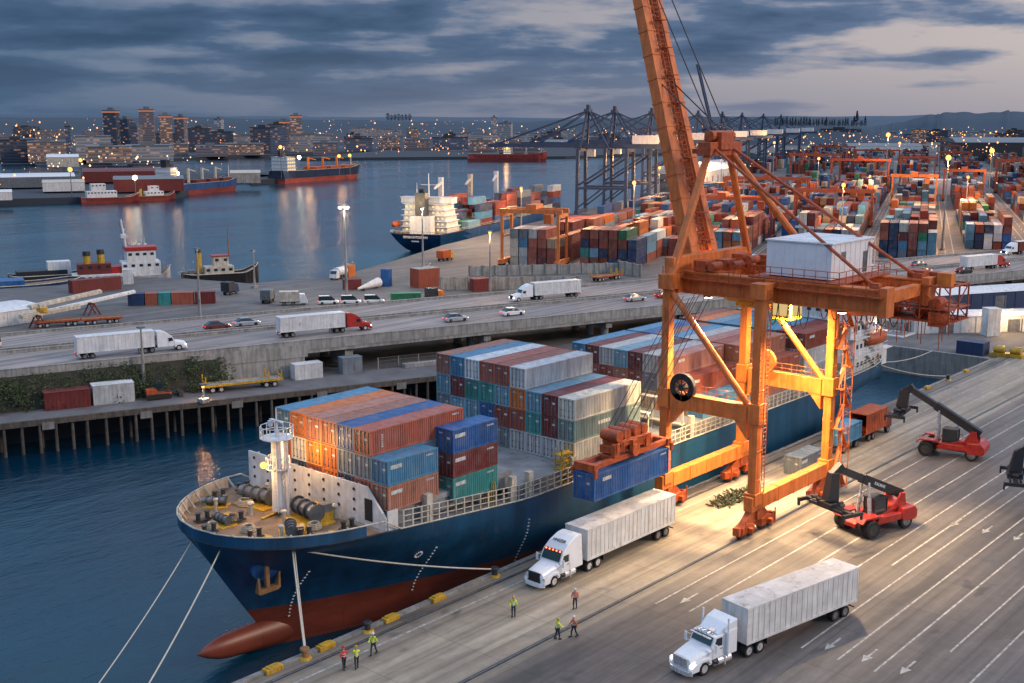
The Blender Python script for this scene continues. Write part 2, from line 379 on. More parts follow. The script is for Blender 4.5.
def arrow(x, y):
    mb.b2((x, y - .09, .024), (x + 1.7, y + .09, .034)); mb.flat([(x - 1.1, y), (x + .1, y - .38), (x + .1, y + .38)], .024, .034)
    pass
for y in (49.8, 36.6, 33.6, 30.6): arrow(79, y)
for y in (39.8, 36.7, 33.7): arrow(113, y)
struct('road_markings', mb, M['paint_line'])

# ------------------------------------------------------------------ far land, hills, woods
hazeland = mk('far_land', (.035, .045, .06, 1), .9, 0, .5, .004)  # distance haze put into the bluish base colour
hill_m = mk('far_hill', (.030, .055, .085, 1), .95, 0, .3, .002)  # dark blue hills, the haze is part of their colour
land('ground', [(1170, 1290), (860, 1090), (1000, 1000), (1120, 900), (1400, 900), (2200, 1100), (9000, 5200), (12000, 22000), (-4000, 22000), (-2500, 3500), (330, 1550), (700, 1180)], -1.5, hazeland)
land('ground', [(250, 640), (285, 622), (340, 598), (380, 600), (420, 640), (462, 665), (500, 720), (560, 730), (560, 800), (330, 900), (-400, 1300), (-500, 700), (120, 640)], -1, hazeland)
land('pier', [(500, 690), (560, 705), (612, 722), (640, 800), (560, 790)], -1, hazeland)
def ridge(name, pts, mat, seed=0, thick=500):
    """pts: (bearing right of the camera heading in degrees, distance, height)"""
    r = random.Random(seed); mb = MB(); rings = []
    n = 160
    for i in range(n + 1):
        t = i / n * (len(pts) - 1); k = min(int(t), len(pts) - 2); f = t - k; f = f * f * (3 - 2 * f)
        q = [pts[k][j] * (1 - f) + pts[k + 1][j] * f for j in range(3)]
        a = HEAD - R(q[0]); h = q[2] * (1 + .035 * math.sin(i * .31 + seed) + .02 * math.sin(i * .83) + .006 * r.uniform(-1, 1))
        rings.append([(math.cos(a) * d, math.sin(a) * d, z) for d, z in ((q[1] - thick, -3), (q[1] - thick * .5, h * .6), (q[1], h), (q[1] + thick, -3))])
    mb.loft(rings, closed=False, cap=False); o = struct(name, mb, mat); o.data.polygons.foreach_set('use_smooth', [True] * len(o.data.polygons)); return o
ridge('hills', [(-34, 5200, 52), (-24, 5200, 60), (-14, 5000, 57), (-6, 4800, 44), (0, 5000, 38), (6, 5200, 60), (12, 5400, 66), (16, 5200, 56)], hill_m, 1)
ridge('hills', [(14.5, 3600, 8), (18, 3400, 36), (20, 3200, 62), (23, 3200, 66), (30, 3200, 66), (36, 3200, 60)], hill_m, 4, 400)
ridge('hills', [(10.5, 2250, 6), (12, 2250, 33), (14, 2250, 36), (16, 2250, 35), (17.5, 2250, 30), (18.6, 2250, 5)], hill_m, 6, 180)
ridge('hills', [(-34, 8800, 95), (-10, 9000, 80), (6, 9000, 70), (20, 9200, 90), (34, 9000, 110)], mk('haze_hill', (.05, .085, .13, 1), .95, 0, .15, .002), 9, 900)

# ------------------------------------------------------------------ container ship at the quay
SC = 77.6; HB = 10.0
def hull_mat(name, blue, red, z0=1.0, slope=0.0):
    m, nt, p, N, L = nodes(name)
    v = coord(nt); sp = N.new('ShaderNodeSeparateXYZ'); L.new(v, sp.inputs[0])
    st = noise(nt, coord(nt, (.35, .35, .04)), 1.4, 5, .65); nn = noise(nt, coord(nt, (.1, .1, .3)), 1, 6, .65)
    b = mix(nt, 'MULTIPLY', .9, blue, ramp(nt, st, [(.33, g(.55)), (.65, g(1.3))]))
    r = mix(nt, 'MULTIPLY', .9, red, ramp(nt, nn, [(.33, g(.5)), (.65, g(1.25))]))
    h = math_in(nt, 'ADD', sp.outputs[2], math_in(nt, 'MULTIPLY', sp.outputs[0], slope))
    h = math_in(nt, 'MULTIPLY_ADD', h, .05, .5)
    f = ramp(nt, h, [(.5 + z0 * .05 - .001, g(0)), (.5 + z0 * .05 + .001, g(1))])
    c = mix(nt, 'MIX', f, r, b)
    br = N.new('ShaderNodeTexBrick'); xz = N.new('ShaderNodeCombineXYZ'); L.new(sp.outputs[0], xz.inputs[0]); L.new(sp.outputs[2], xz.inputs[1]); L.new(xz.outputs[0], br.inputs[0])
    br.inputs['Scale'].default_value = 1; br.inputs['Brick Width'].default_value = 7.3; br.inputs['Row Height'].default_value = 2.1; br.inputs['Mortar Size'].default_value = .045; br.inputs['Color1'].default_value = g(1); br.inputs['Color2'].default_value = g(.84); br.inputs['Mortar'].default_value = g(.6)
    c = mix(nt, 'MULTIPLY', .7, c, br.outputs[0])
    rr = noise(nt, coord(nt, (1.1, 1.1, .06)), 1.6, 5, .7); c = mix(nt, 'MIX', ramp(nt, rr, [(.60, g(0)), (.72, g(.5))]), c, (.13, .075, .045, 1))
    s = noise(nt, coord(nt, (.8, .8, .35)), 1.2, 6, .78)
    c = mix(nt, 'MIX', ramp(nt, s, [(.62, g(0)), (.75, g(.6))]), c, (.10, .05, .03, 1))
    L.new(c, p.inputs['Base Color']); p.inputs['Roughness'].default_value = .42; return m
def hull_mesh(x0, x1, yc, hb, zd, zb, rake=6., bowlen=12., wlen=42., stern=13., zk=-6.2, nz=10, ns=46):
    """zd(x): deck height.  Bow at x0, stern at x1."""
    mb = MB(); rings = []
    us = [ (i / ns) for i in range(ns + 1)]
    for i in range(ns + 1):
        t = us[i] ** 1.5 if us[i] < 1 else 1
        pts = []
        for j in range(nz + 1):
            k = j / nz; xd = x0 + (x1 - x0) * t; zdk = zd(xd); z = zk + (zdk - zk) * k
            lo = max(0, (zd(x0) - z) / (zd(x0) - zk)); xs = x0 + rake * min(1, lo * 1.35) ** 1.1
            xe = x1 - stern * max(0, lo - .25) ** 1.3
            x = xs + (xe - xs) * t; d = x - xs
            blen = bowlen + (wlen - bowlen) * min(1, lo * 1.5) ** .8
            q = min(1, d / blen); w = math.sqrt(max(0, 1 - (1 - q) ** 2)) if lo < .02 else (1 - (1 - q) ** (2 - .5 * min(1, lo))) ** (.5 + .42 * min(1, lo * 1.8))
            e = min(1, max(0, (xe - x) / (5 + 30 * lo))); w *= (.80 + .20 * math.sqrt(e)) if lo < .35 else (.25 + .75 * e ** .5)
            if lo > .85: w *= .93
            pts.append((x, w * hb, z))
        rings.append([(x, yc - w, z) for x, w, z in pts[::-1]] + [(x, yc + w, z) for x, w, z in pts])
    return mb.loft(rings, closed=False, cap=False), rings
def zd(x): 
    if x < 60: return 6.8 + (60 - x) * .01
    if x < 78: return 6.8 - (x - 60) / 18 * 1.7
    if x < 140: return 5.1
    return 5.1 + (x - 140) / 22 * .9
hm = hull_mat('ship_hull_paint', (.009, .066, .142, 1), (.23, .050, .028, 1), -.1, .012)
ship = thing('container_ship', 'long blue container ship with red boot-topping moored at the quay under the orange crane', 'container ship', (48, SC, -3.5))
SX = Vector((-48, -SC, 3.5))
def sp_(mb, name, mat, parent=None, **k):
    o = mb.build(name, mat, parent or ship, **k)
    if (parent or ship) == ship: o.location = SX
    return o
hb_, rings = hull_mesh(49.2, 162.5, SC, HB, zd, -5)
hull = sp_(hb_, 'hull', hm, smooth=True)
nz1 = len(rings[0]) // 2
# bulb, transom, deck plate, gunwale
mb = MB(); rr = []
for i in range(17):
    t = i / 16; x = 48.9 + t * 14; r = .85 * math.sin(min(1, t * 5 + .03) * math.pi / 2) ** .8 + 1.05 * t
    rr.append([(x, SC + r * .78 * math.cos(a * math.pi / 8), -3.05 - .8 * t + r * 1.0 * math.sin(a * math.pi / 8)) for a in range(16)])
mb.loft(rr); sp_(mb, 'bulbous_bow', hm, smooth=True)
mb = MB(); e = rings[-1]; mb.add(e, [tuple(range(len(e)))]); sp_(mb, 'transom', hm)
def wall_strip(a, b, dz, th=.12, off=0.):
    mb = MB(); pr = []
    for rg in rings[a:b]:
        pr.append((rg[0], rg[-1]))
    for side in (0, 1):
        r_ = []
        for q in pr:
            x, y, z = q[side]; s = -1 if side == 0 else 1
            y -= s * off; r_.append([(x + off, y, z - .05), (x + off, y - s * th, z - .05), (x + off, y - s * th, z + dz), (x + off, y, z + dz)])
        mb.loft(r_)
    return mb
nb = next(i for i, rg in enumerate(rings) if rg[0][0] > 60.0)
mb = wall_strip(0, nb, .92, .05)
sp_(mb, 'bulwark', hm)
mb = wall_strip(0, nb, .9, .08, .09)
for rg in rings[1:nb]:     # bulwark stays and rail cap
    for k, s in ((0, 1), (-1, -1)):
        x, y, z = rg[k]; mb.bar((x, y + s * .1, z + 1.0), (x + .35, y + s * .75, z), .1, .14)
sp_(mb, 'bulwark_lining', M['cream'])
mb = MB(); q = rings[:nb + 1]; n = len(q)
mb.loft([[(rg[0][0], rg[0][1], rg[0][2] - .1), (rg[-1][0], rg[-1][1], rg[-1][2] - .1)] for rg in q], closed=False, cap=False)
sp_(mb, 'forecastle_deck', M['fdeck'])
mb = MB(); q = rings[nb:]
mb.loft([[(rg[0][0], rg[0][1] + .02, rg[0][2] - .12), (rg[-1][0], rg[-1][1] - .02, rg[-1][2] - .12)] for rg in q], closed=False, cap=False)
sp_(mb, 'main_deck', M['hatch'])
mb = MB(); 
for k, s in ((0, -1), (-1, 1)):
    mb.path([(rg[k][0], rg[k][1] + s * .02, rg[k][2] + (.0 if i > nb else .92)) for i, rg in enumerate(rings)], .075, 5)
sp_(mb, 'gunwale_rail', M['cream'])
# breakwater wall
mb = MB()
poly = [(-9.5, 6.2), (-9.5, 7.6), (-7.2, 9.9), (9.3, 9.9), (9.3, 6.2)]
vs = [(61.3 + .0 * y, SC + y, z) for y, z in poly] + [(61.5, SC + y, z) for y, z in poly]
n = 5; mb.add(vs, [(i, (i + 1) % n, (i + 1) % n + n, i + n) for i in range(n)] + [tuple(range(n))[::-1], tuple(range(n, 2 * n))])
for y in (-9.55, 9.35): mb.b2((61.5, SC + y - .08, 6.2), (62.6, SC + y + .08, 8.2 if y < 0 else 9.5))
bw = sp_(mb, 'breakwater', M['dirtywhite'])
pts = []
for y in [-8, -6, -4, -2, 0, 2, 4, 6, 8]:
    for z in (7.6, 8.5, 9.4):
        if z > 8 and y < -6.5: continue
        pts.append((61.24, SC + y + .4, z))
mb = MB(); mb.tube((0, 0, 0), (.07, 0, 0), .14, None, 8); rep(mb.build('porthole', M['black'], bw), pts)
mb = MB(); mb.prism([(61.22, 7.0), (61.32, 7.0), (61.32, 8.9), (61.22, 8.9)], SC - 7.9, SC - 7.0); mb.build('door', M['black'], bw)
# foremast
mb = MB(); mb.tube((57.7, SC, 7.2), (57.7, SC, 13.6), .62, .5, 14); mb.tube((57.7, SC, 13.6), (57.7, SC, 16.2), .14, .05, 8)
mb.box((57.9, SC - .9, 9.9), (.1, .5, 6.8)); fm = sp_(mb, 'foremast', M['white'], smooth=False)
mb = MB()
for z, r in ((13.6, 1.4), (10.9, 1.0)):
    mb.tube((57.7, SC, z), (57.7, SC, z + .08), r, None, 12)
    for h in (.55, 1.05):
        pts = [(57.7 + r * math.cos(k * math.pi / 6), SC + r * math.sin(k * math.pi / 6), z + h) for k in range(13)]; mb.path(pts, .035, 5)
    for k in range(12): mb.bar((57.7 + r * math.cos(k * math.pi / 6), SC + r * math.sin(k * math.pi / 6), z), (57.7 + r * math.cos(k * math.pi / 6), SC + r * math.sin(k * math.pi / 6), z + 1.05), .05)
for yy in (-.75, -.35): mb.bar((57.0, SC + yy, 7.2), (57.0, SC + yy, 13.4), .05)
for k in range(17): mb.bar((57.0, SC - .75, 7.5 + k * .36), (57.0, SC - .35, 7.5 + k * .36), .05)
mb.box((57.7, SC, 15.1), (.3, 1.6, .12)); mb.box((57.5, SC + .6, 14.8), (.3, .3, .5))
sp_(mb, 'mast_ladder', M['white'], fm)
mb = MB(); mb.sphere((56.6, SC + .55, 11.3), .3); sp_(mb, 'deck_floodlight', M['lampwarm'], fm)
lamp('deck_lamp', (55.6, SC + .8, 11.2), 700, (1, .55, .2), .3)
lamp('deck_lamp', (59.6, SC - 1, 12.4), 900, (1, .55, .2), .3)
# windlasses, winches, bollards, vents on the foredeck
M['winchgrey'] = mk('winch_grey', (.10, .12, .14, 1), .5, .2, .5, 2, .3, .5)
def winch(x, y, rz, s=1., col='steel'):
    m_ = MB(); cr, sr = math.cos(rz), math.sin(rz)
    P = lambda a, b, c: (x + (a * cr - b * sr) * s, y + (a * sr + b * cr) * s, 6.72 + c * s)
    m_.tube(P(0, -1.3, .9), P(0, 1.3, .9), .48 * s, None, 14, 0)
    for b in (-1.35, -.45, .45, 1.35): m_.tube(P(0, b - .05, .9), P(0, b + .05, .9), .68 * s, None, 16, 1)
    m_.tube(P(0, 1.45, .9), P(0, 2.1, .9), .35 * s, .45 * s, 12, 0)
    m_.box(P(.9, 0, .45), (1.1 * s, 2.6 * s, .9 * s), rz, 2); m_.box(P(.9, -1.0, 1.1), (.8 * s, .7 * s, .6 * s), rz, 0)
    m_.box(P(0, 0, .08), (2.6 * s, 3.6 * s, .16 * s), rz, 2)
    sp_(m_, 'windlass', [M['steel'], M['winchgrey'], M['yellow']])
winch(58.2, SC + 3.6, .15, 1.05); winch(58.4, SC - 2.9, -.15, 1.15); winch(55.4, SC + 6.0, .7, .6); winch(55.2, SC - 4.8, -.6, .75); winch(53.0, SC + 1.6, .0, .6)
def dbox(name, mat, boxes):
    m_ = MB()
    for c, d in boxes: m_.box(c, d)
    sp_(m_, name, M[mat], bevel=.03)
for k, (x, y) in enumerate([(52.2, 80.9), (52.6, 74.2), (55.5, 71.4), (56.5, 84.8), (50.8, 77.9), (59.0, 70.2), (59.4, 85.2), (54.0, 78.6)]):
    m_ = MB(); m_.box((x, y, 7.0), (1.5, .6, .12))
    for d in (-.45, .45): m_.tube((x + d, y, 6.9), (x + d, y, 7.6), .2, None, 10); m_.tube((x + d, y, 7.6), (x + d, y, 7.68), .27, None, 10)
    sp_(m_, 'mooring_bitts', M['darksteel'])
for x, y, r in ((56.0, 79.4, .35), (56.6, 75.6, .3), (60.2, 82.6, .3), (60.3, 73.4, .35), (54.6, 82.5, .25), (54.2, 72.8, .25)):
    m_ = MB(); m_.tube((x, y, 6.7), (x, y, 7.7), r * .6, None, 10); m_.sphere((x, y, 7.8), r, sz=.6); sp_(m_, 'deck_vent', M['cream'])
for x, y, r in ((57.2, 81.9, .7), (53.4, 76.2, .6), (57.4, 72.6, .6), (51.8, 79.0, .45), (60.0, 78.6, .6)):
    m_ = MB()
    for z, rr_ in ((0, r), (.14, r * .95), (.28, r * .85), (.4, r * .7)):
        pts = [(x + rr_ * math.cos(k * .52), y + rr_ * math.sin(k * .52), 6.85 + z) for k in range(13)]; m_.path(pts, .09, 5)
    sp_(m_, 'rope_coil', M['rope'])
m_ = MB()
for x, y, sx, sy in ((56.8, 77.8, 2.0, .25), (54.3, 80.6, 1.6, 1.0), (59.6, 74.6, 3.2, .2), (57, 70.5, 2, .35), (53.2, 74.0, 1.0, 1.2), (60.4, 80.0, .3, 4)): m_.box((x, y, 6.84), (sx, sy, .16), .2)
sp_(m_, 'deck_marking', M['yellow'])
# draft marks and bow thruster mark
m_ = MB()
for k in range(16):
    z = 3.2 - k * .38; m_.box((0, 0, 0), (.01, .01, .01))
m_ = MB()
def hull_side(x, z):
    pt = []
    for rg in rings:
        pts = rg[:nz1]
        for a, b in zip(pts, pts[1:]):
            if min(a[2], b[2]) <= z <= max(a[2], b[2]):
                f = (z - a[2]) / (b[2] - a[2] + 1e-9); pt.append((a[0] + f * (b[0] - a[0]), a[1] + f * (b[1] - a[1]))); break
    pt.sort()
    for a, b in zip(pt, pt[1:]):
        if a[0] <= x <= b[0]: return a[1] + (b[1] - a[1]) * (x - a[0]) / (b[0] - a[0] + 1e-9)
    return pt[0][1]
# anchor in its pocket
m_ = MB(); ax, az_ = 53.6, 3.3; ay = hull_side(53.6, 3.6)
m_.tube((ax + .4, ay + .9, az_ + 1.1), (ax - .1, ay - .35, az_ + .55), 1.35, 1.1, 18); sp_(m_, 'anchor_pocket', M['blue'])
m_ = MB(); m_.bar((ax - .1, ay - .5, az_ + 1.0), (ax - .25, ay - .75, az_ - 1.0), .3, .35)
m_.bar((ax - 1.15, ay - .75, az_ - .95), (ax + .75, ay - .75, az_ - .95), .45, .4)
for s in (-1, 1): m_.bar((ax - .2 + s * .95, ay - .75, az_ - 1.0), (ax - .2 + s * 1.05, ay - .95, az_ + .35), .5, .3, 0, .1, .12)
sp_(m_, 'anchor', M['wood'])
for x in (57.0, 68., 79.):
    m_ = MB()
    for k in range(15):
        z = 3.0 - k * .36; xx = x + .02 * k; y = hull_side(xx, z) - .06; m_.box((xx, y, z), (.14 if k % 2 else .22, .08, .08))
    sp_(m_, 'draft_mark', M['white'])
m_ = MB()
for a in range(12):
    t = a * math.pi / 6; x = 66.5 + .3 * math.cos(t); z = 2.6 + .3 * math.sin(t); m_.box((x, hull_side(x, z) - .03, z), (.13, .08, .13))
sp_(m_, 'thruster_mark', M['white'])
# hatch coamings and covers
for a, b, top in ((61.8, 78.0, 7.9), (78.3, 98.6, 6.5), (107.4, 132.6, 6.5), (133.2, 145.5, 6.5)):
    sw = 8.6 if a < 62 else 9.2; m_ = MB(); m_.b2((a, SC - sw, 5.0 if a > 62 else 6.2), (b, SC + sw, top - .5)); m_.b2((a - .1, SC - sw - .15, top - .5), (b + .1, SC + sw + .15, top - .05))
    if a == 78.3:
        for k in range(9): m_.tube((79.2, SC - 8 + k * 2, top - .05), (79.2, SC - 8 + k * 2, top + .02), .2, None, 8); m_.tube((85.7, SC - 8 + k * 2, top - .05), (85.7, SC - 8 + k * 2, top + .02), .2, None, 8)
    sp_(m_, 'hatch_cover', M['hatch'])
m_ = MB(); m_.b2((98.8, SC - 9.2, 4.9), (107.2, SC + 9.2, 5.6)); sp_(m_, 'hatch_cover', M['hatch'])
# side passage frames
m_ = MB(); x = 63.
while x < 146:
    z0 = zd(x); y = SC - 9.85
    m_.bar((x, y, z0), (x, y, z0 + 1.5), .14); 
    if int(x * 10) % 3 == 0: m_.bar((x, y, z0 + 1.4), (x, y + .6, z0 + 1.4), .12)
    x += 1.05
for z in (.5, 1.0, 1.5): m_.path([(x, SC - 9.85, zd(x) + z) for x in range(63, 147, 3)], .05, 5)
for x in (66.2, 77.2, 79.6, 86.2, 98.4, 107.6, 120, 132.8, 145): m_.b2((x - .35, SC - 9.8, zd(x) - .1), (x + .35, SC - 9.25, zd(x) + 2.4))
sp_(m_, 'passage_railing', M['cream'])
for x in (74.6, 94.0):
    m_ = MB()
    for k in range(7): m_.bar((x, SC - 9.7 + k * .25, zd(x)), (x, SC - 9.7 + k * .25, zd(x) + 2.2), .09)
    for z in (.7, 1.5, 2.2): m_.bar((x, SC - 9.7, zd(x) + z), (x, SC - 8.2, zd(x) + z), .07)
    sp_(m_, 'deck_gate', M['yellow'])
m_ = MB()
for k in range(5): m_.b2((84.3, SC - 9.6, 5.1 + k * .7), (86.3, SC - 8.7, 5.18 + k * .7))
for s in (84.4, 86.2):
    for yy in (-9.6, -8.8): m_.bar((s, SC + yy, 5.1), (s, SC + yy, 8.6), .12)
for k in range(4): m_.bar((84.4, SC - 9.6, 5.2 + k * .7), (86.2, SC - 9.6, 5.9 + k * .7), .07)
sp_(m_, 'lashing_bridge', M['yellow'])
# lashing bridges between bays
for x in (99.6, 106.4, 132.9):
    m_ = MB()
    for k in range(10): m_.bar((x, SC - 9.2 + k * 2.04, 5.1), (x, SC - 9.2 + k * 2.04, 9.3), .18)
    for z in (6.6, 9.2): m_.b2((x - .4, SC - 9.3, z), (x + .4, SC + 9.3, z + .12))
    sp_(m_, 'lashing_bridge', M['cream'])
# accommodation block
AX = 2.6
acc = MB()
for k, (a, b, yw) in enumerate([(146.5, 159, 9.3), (147, 158, 9.1), (147, 157.2, 8.6), (147.2, 156.5, 8.3), (147.2, 156, 8.3), (147.4, 155, 8.0)][:5]):
    acc.b2((a + AX, SC - yw, 5.2 + k * 2.5), (b + AX * .6, SC + yw, 5.2 + k * 2.5 + 2.42))
    acc.b2((a + AX - .3, SC - yw - .5, 5.2 + k * 2.5 + 2.38), (b + .8 + AX * .6, SC + yw + .5, 5.2 + k * 2.5 + 2.5))
acc.b2((147 + AX, SC - 10, 17.7), (151.5 + AX, SC + 10, 20.1)); acc.b2((146.8 + AX, SC - 10.2, 20.1), (152 + AX, SC + 10.2, 20.3))
ab = sp_(acc, 'accommodation_block', M['white'])
ab_w = []
for k in range(5):
    z = 5.2 + k * 2.5 + 1.1
    yw = [9.3, 9.1, 8.6, 8.3, 8.3, 8.0][k]
    ab_w += [(148.3 + j * 1.25 + AX, SC - yw - .02, z + .15) for j in range(7)]
    if k > 2: ab_w += [([146.5, 147, 147, 147.2, 147.2, 147.4][k] - .02 + AX, SC - 7.5 + j * 1.36, z + .15) for j in range(12)]
m_ = MB(); m_.box((0, 0, 0), (.6, .6, .62)); rep(m_.build('window', M['glass'], ab), [(x, y + .27 if y < SC - 8 else y, z) if y < SC - 7.8 else (x + .27, y, z) for x, y, z in ab_w])
m_ = MB(); m_.box((0, 0, 0), (.06, 1.2, 1.0)); rep(m_.build('bridge_window', M['glass'], ab), [(146.98 + AX, SC - 9.3 + j * 1.43, 19.0) for j in range(14)])
m_ = MB(); m_.box((0, 0, 0), (1.05, .06, 1.0)); rep(m_.build('bridge_window', M['glass'], ab), [(148 + j * 1.3 + AX, SC - 10.02, 19.0) for j in range(3)])
m_ = MB()
for k in range(1, 5):
    z = 5.2 + k * 2.5; yw = [9.3, 9.1, 8.6, 8.3, 8.3, 8.0][k - 1] + .45; x1 = [159, 158, 157.2, 156.5, 156, 155][k - 1] + .7
    for h in (.5, 1.0):
        m_.path([(147 + AX, SC - yw, z + h), (x1, SC - yw, z + h), (x1, SC + yw, z + h)], .04, 4)
    for j in range(9): m_.bar((147.5 + j * 1.3, SC - yw, z), (147.5 + j * 1.3, SC - yw, z + 1.0), .05)
    m_.bar((157 - k * .5, SC - yw + .3, z - 2.4), (153.5 - k * .5, SC - yw + .3, z), .6, .08)
sp_(m_, 'balcony_railing', M['white'], ab)
m_ = MB(); m_.b2((154.5, SC - 2, 15), (158.5, SC + 2.5, 21.5)); m_.tube((156, SC, 21.5), (156.6, SC, 23.2), .5, .45, 12); sp_(m_, 'funnel', M['navy'])
m_ = MB(); m_.tube((151.5, SC, 20.3), (151.5, SC, 27), .25, .1, 8); m_.bar((151.5, SC - 2, 24), (151.5, SC + 2, 24), .12); m_.bar((151.2, SC - 1.4, 25.2), (151.2, SC + 1.4, 25.2), .25, .3); sp_(m_, 'radar_mast', M['white'])
m_ = MB()   # orange lifeboat in davit
m_.loft([[(153.2 + x, SC - 9.2 + y * w_, 9.6 + z * h_) for y, z in ((-1.0, 0), (-.75, -.8), (0, -1.1), (.75, -.8), (1.0, 0), (.7, .7), (0, 1.0), (-.7, .7))] for x, w_, h_ in ((0, .15, .4), (.8, .8, .85), (2.2, 1, 1), (4.6, 1, 1), (5.8, .75, .8), (6.5, .2, .5))])
lb = sp_(m_, 'lifeboat', M['redorange'], smooth=True)
m_ = MB()
for x in (154.2, 158.4): m_.bar((x, SC - 8, 7.8), (x, SC - 9.6, 12.2), .25); m_.bar((x, SC - 9.6, 12.2), (x, SC - 10.6, 11.6), .2); m_.tube((x, SC - 9.3, 11.9), (x, SC - 9.3, 10.4), .04)
m_.bar((154.2, SC - 8.6, 7.7), (158.4, SC - 8.6, 7.7), .3)
sp_(m_, 'lifeboat_davit', M['white'])
m_ = MB()   # stern rails and mooring gear
pts = [(rg[0][0], rg[0][1] + .15, rg[0][2]) for rg in rings if rg[0][0] > 146]; pts2 = [(rg[-1][0], rg[-1][1] - .15, rg[-1][2]) for rg in rings if rg[-1][0] > 146][::-1]; al = pts + pts2
for h in (.4, .8, 1.2): m_.path([(x, y, z + h) for x, y, z in al], .05, 4)
for (x0_, y0_, z0_), (x1_, y1_, z1_) in zip(al, al[1:]):
    for t in (0, .33, .66): m_.bar((x0_ + (x1_ - x0_) * t, y0_ + (y1_ - y0_) * t, z0_), (x0_ + (x1_ - x0_) * t, y0_ + (y1_ - y0_) * t, z0_ + 1.2), .07)
sp_(m_, 'stern_railing', M['cream'])
for x, y in ((159.6, SC - 5), (159.8, SC + 4), (157.5, SC - 8.3)):
    m_ = MB(); m_.tube((x, y - 1, 6.6), (x, y + 1, 6.6), .5, None, 12); m_.box((x, y, 6.1), (1.4, 2.2, .5)); sp_(m_, 'stern_winch', M['steel'])
lamp('ship_lamp', (158, SC - 8.5, 11.5), 900, (1, .7, .38), .3); lamp('ship_lamp', (145.6, SC - 8.5, 12), 600, (1, .7, .38), .3)

# ------------------------------------------------------------------ containers
COL = {'rust red': (.30, .060, .030), 'dark red': (.17, .022, .020), 'brick red': (.38, .095, .055), 'salmon brown': (.40, .16, .10), 'orange': (.60, .16, .025), 'amber': (.72, .30, .04),
       'tan': (.48, .33, .19), 'cream': (.66, .62, .52), 'pale grey': (.50, .51, .51), 'slate grey': (.20, .24, .28), 'light blue': (.17, .34, .44), 'sky blue': (.07, .25, .42), 'royal blue': (.02, .11, .33),
       'navy': (.018, .045, .12), 'teal': (.04, .27, .25), 'green': (.03, .20, .09), 'grey green': (.24, .34, .32), 'white': (.68, .69, .69), 'pink brown': (.45, .20, .16), 'yellow': (.70, .46, .05)}
def container_mesh(L_, W_, T_, ribs, name='container'):
    """body with corrugated sides, length along x, near end at x=0"""
    b = MB(); hw = W_ / 2; d = .055
    # corner posts, rails
    for x in (0, L_ - .16):
        for y in (-hw, hw - .14): b.b2((x, y, 0), (x + .16, y + .14, T_ - .012))
    for y in (-hw, hw - .1):
        b.b2((.16, y, 0), (L_ - .16, y + .1, .16)); b.b2((.16, y, T_ - .13), (L_ - .16, y + .1, T_ - .012))
    for s in (-1, 1):
        vs = []; n = ribs; pts = []
        for k in range(n):
            x0 = .16 + (L_ - .32) * k / n; p = (L_ - .32) / n
            pts += [(x0, 0), (x0 + p * .35, 0), (x0 + p * .5, d), (x0 + p * .85, d)]
        pts.append((L_ - .16, 0))
        for x, o in pts: vs += [(x, s * (hw - .02 - o), .15), (x, s * (hw - .02 - o), T_ - .12)]
        b.add(vs, [(2 * i, 2 * i + 2, 2 * i + 3, 2 * i + 1) for i in range(len(pts) - 1)])
    vs = []; n = max(6, ribs // 2)
    for k in range(n + 1):
        x = .05 + (L_ - .1) * k / n; z = T_ - .02 - (.022 if k % 2 else 0); vs += [(x, -hw + .05, z), (x, hw - .05, z)]
    b.add(vs, [(2 * i, 2 * i + 1, 2 * i + 3, 2 * i + 2) for i in range(n)])
    b.add([(L_ - .03, -hw, 0), (L_ - .03, hw, 0), (L_ - .03, hw, T_), (L_ - .03, -hw, T_)], [(0, 1, 2, 3)]); b.b2((.1, -hw + .05, .02), (L_ - .1, hw - .05, .1))
    return b
def code_marks(b, L_, W_, T_, seed, m=1):
    q = random.Random(seed); hw = W_ / 2 + .012
    for s in (-1, 1):
        x = L_ - .9 if s < 0 else .35
        for k in range(7): b.box((x + .13 * k - (.5 if s < 0 else 0), s * (hw - .015), T_ - .42), (.085, .012, .16), 0, m)
        if seed % 3 == 0:
            for k in range(6): b.box((L_ * .12, s * (hw - .015), T_ * .28 + k * .2), (.16, .012, .13), 0, m)
        if seed % 3 == 1: b.box((L_ * .16, s * (hw - .015), T_ * .72), (1.3, .012, .34), 0, m)
        if seed % 3 == 2:
            for k in range(5): b.box((L_ * .36 + k * .42, s * (hw - .015), T_ * .6), (.3, .012, .36), 0, m)
    for k in range(4): b.box((.04, .25 + k * .13, T_ - .45), (.012, .085, .13), 0, m)
    b.box((.04, -.45, T_ * .62), (.012, .42, .2), 0, m)
    return b
def door_mesh(W_, T_):
    b = MB(); hw = W_ / 2
    b.b2((.0, -hw + .14, T_ - .14), (.12, hw - .14, T_ - .014)); b.b2((0, -hw + .14, 0), (.12, hw - .14, .14))
    for s in (-1, 1):
        y0, y1 = (s * .02, s * (hw - .15)); b.b2((.07, min(y0, y1), .15), (.10, max(y0, y1), T_ - .15))
        for k in range(3): z = .35 + k * (T_ - .6) / 2.6; b.b2((.05, min(y0, y1) + .1, z), (.075, max(y0, y1) - .1, z + .28))
    return b
def rods_mesh(W_, T_):
    b = MB(); hw = W_ / 2
    for f in (.22, .62):
        for s in (-1, 1):
            y = s * hw * f * 1.1; b.tube((.02, y, .1), (.02, y, T_ - .1), .028, None, 6)
            for z in (.25, T_ * .42, T_ - .25): b.box((.03, y, z), (.07, .12, .1))
    return b
KIDS = {}
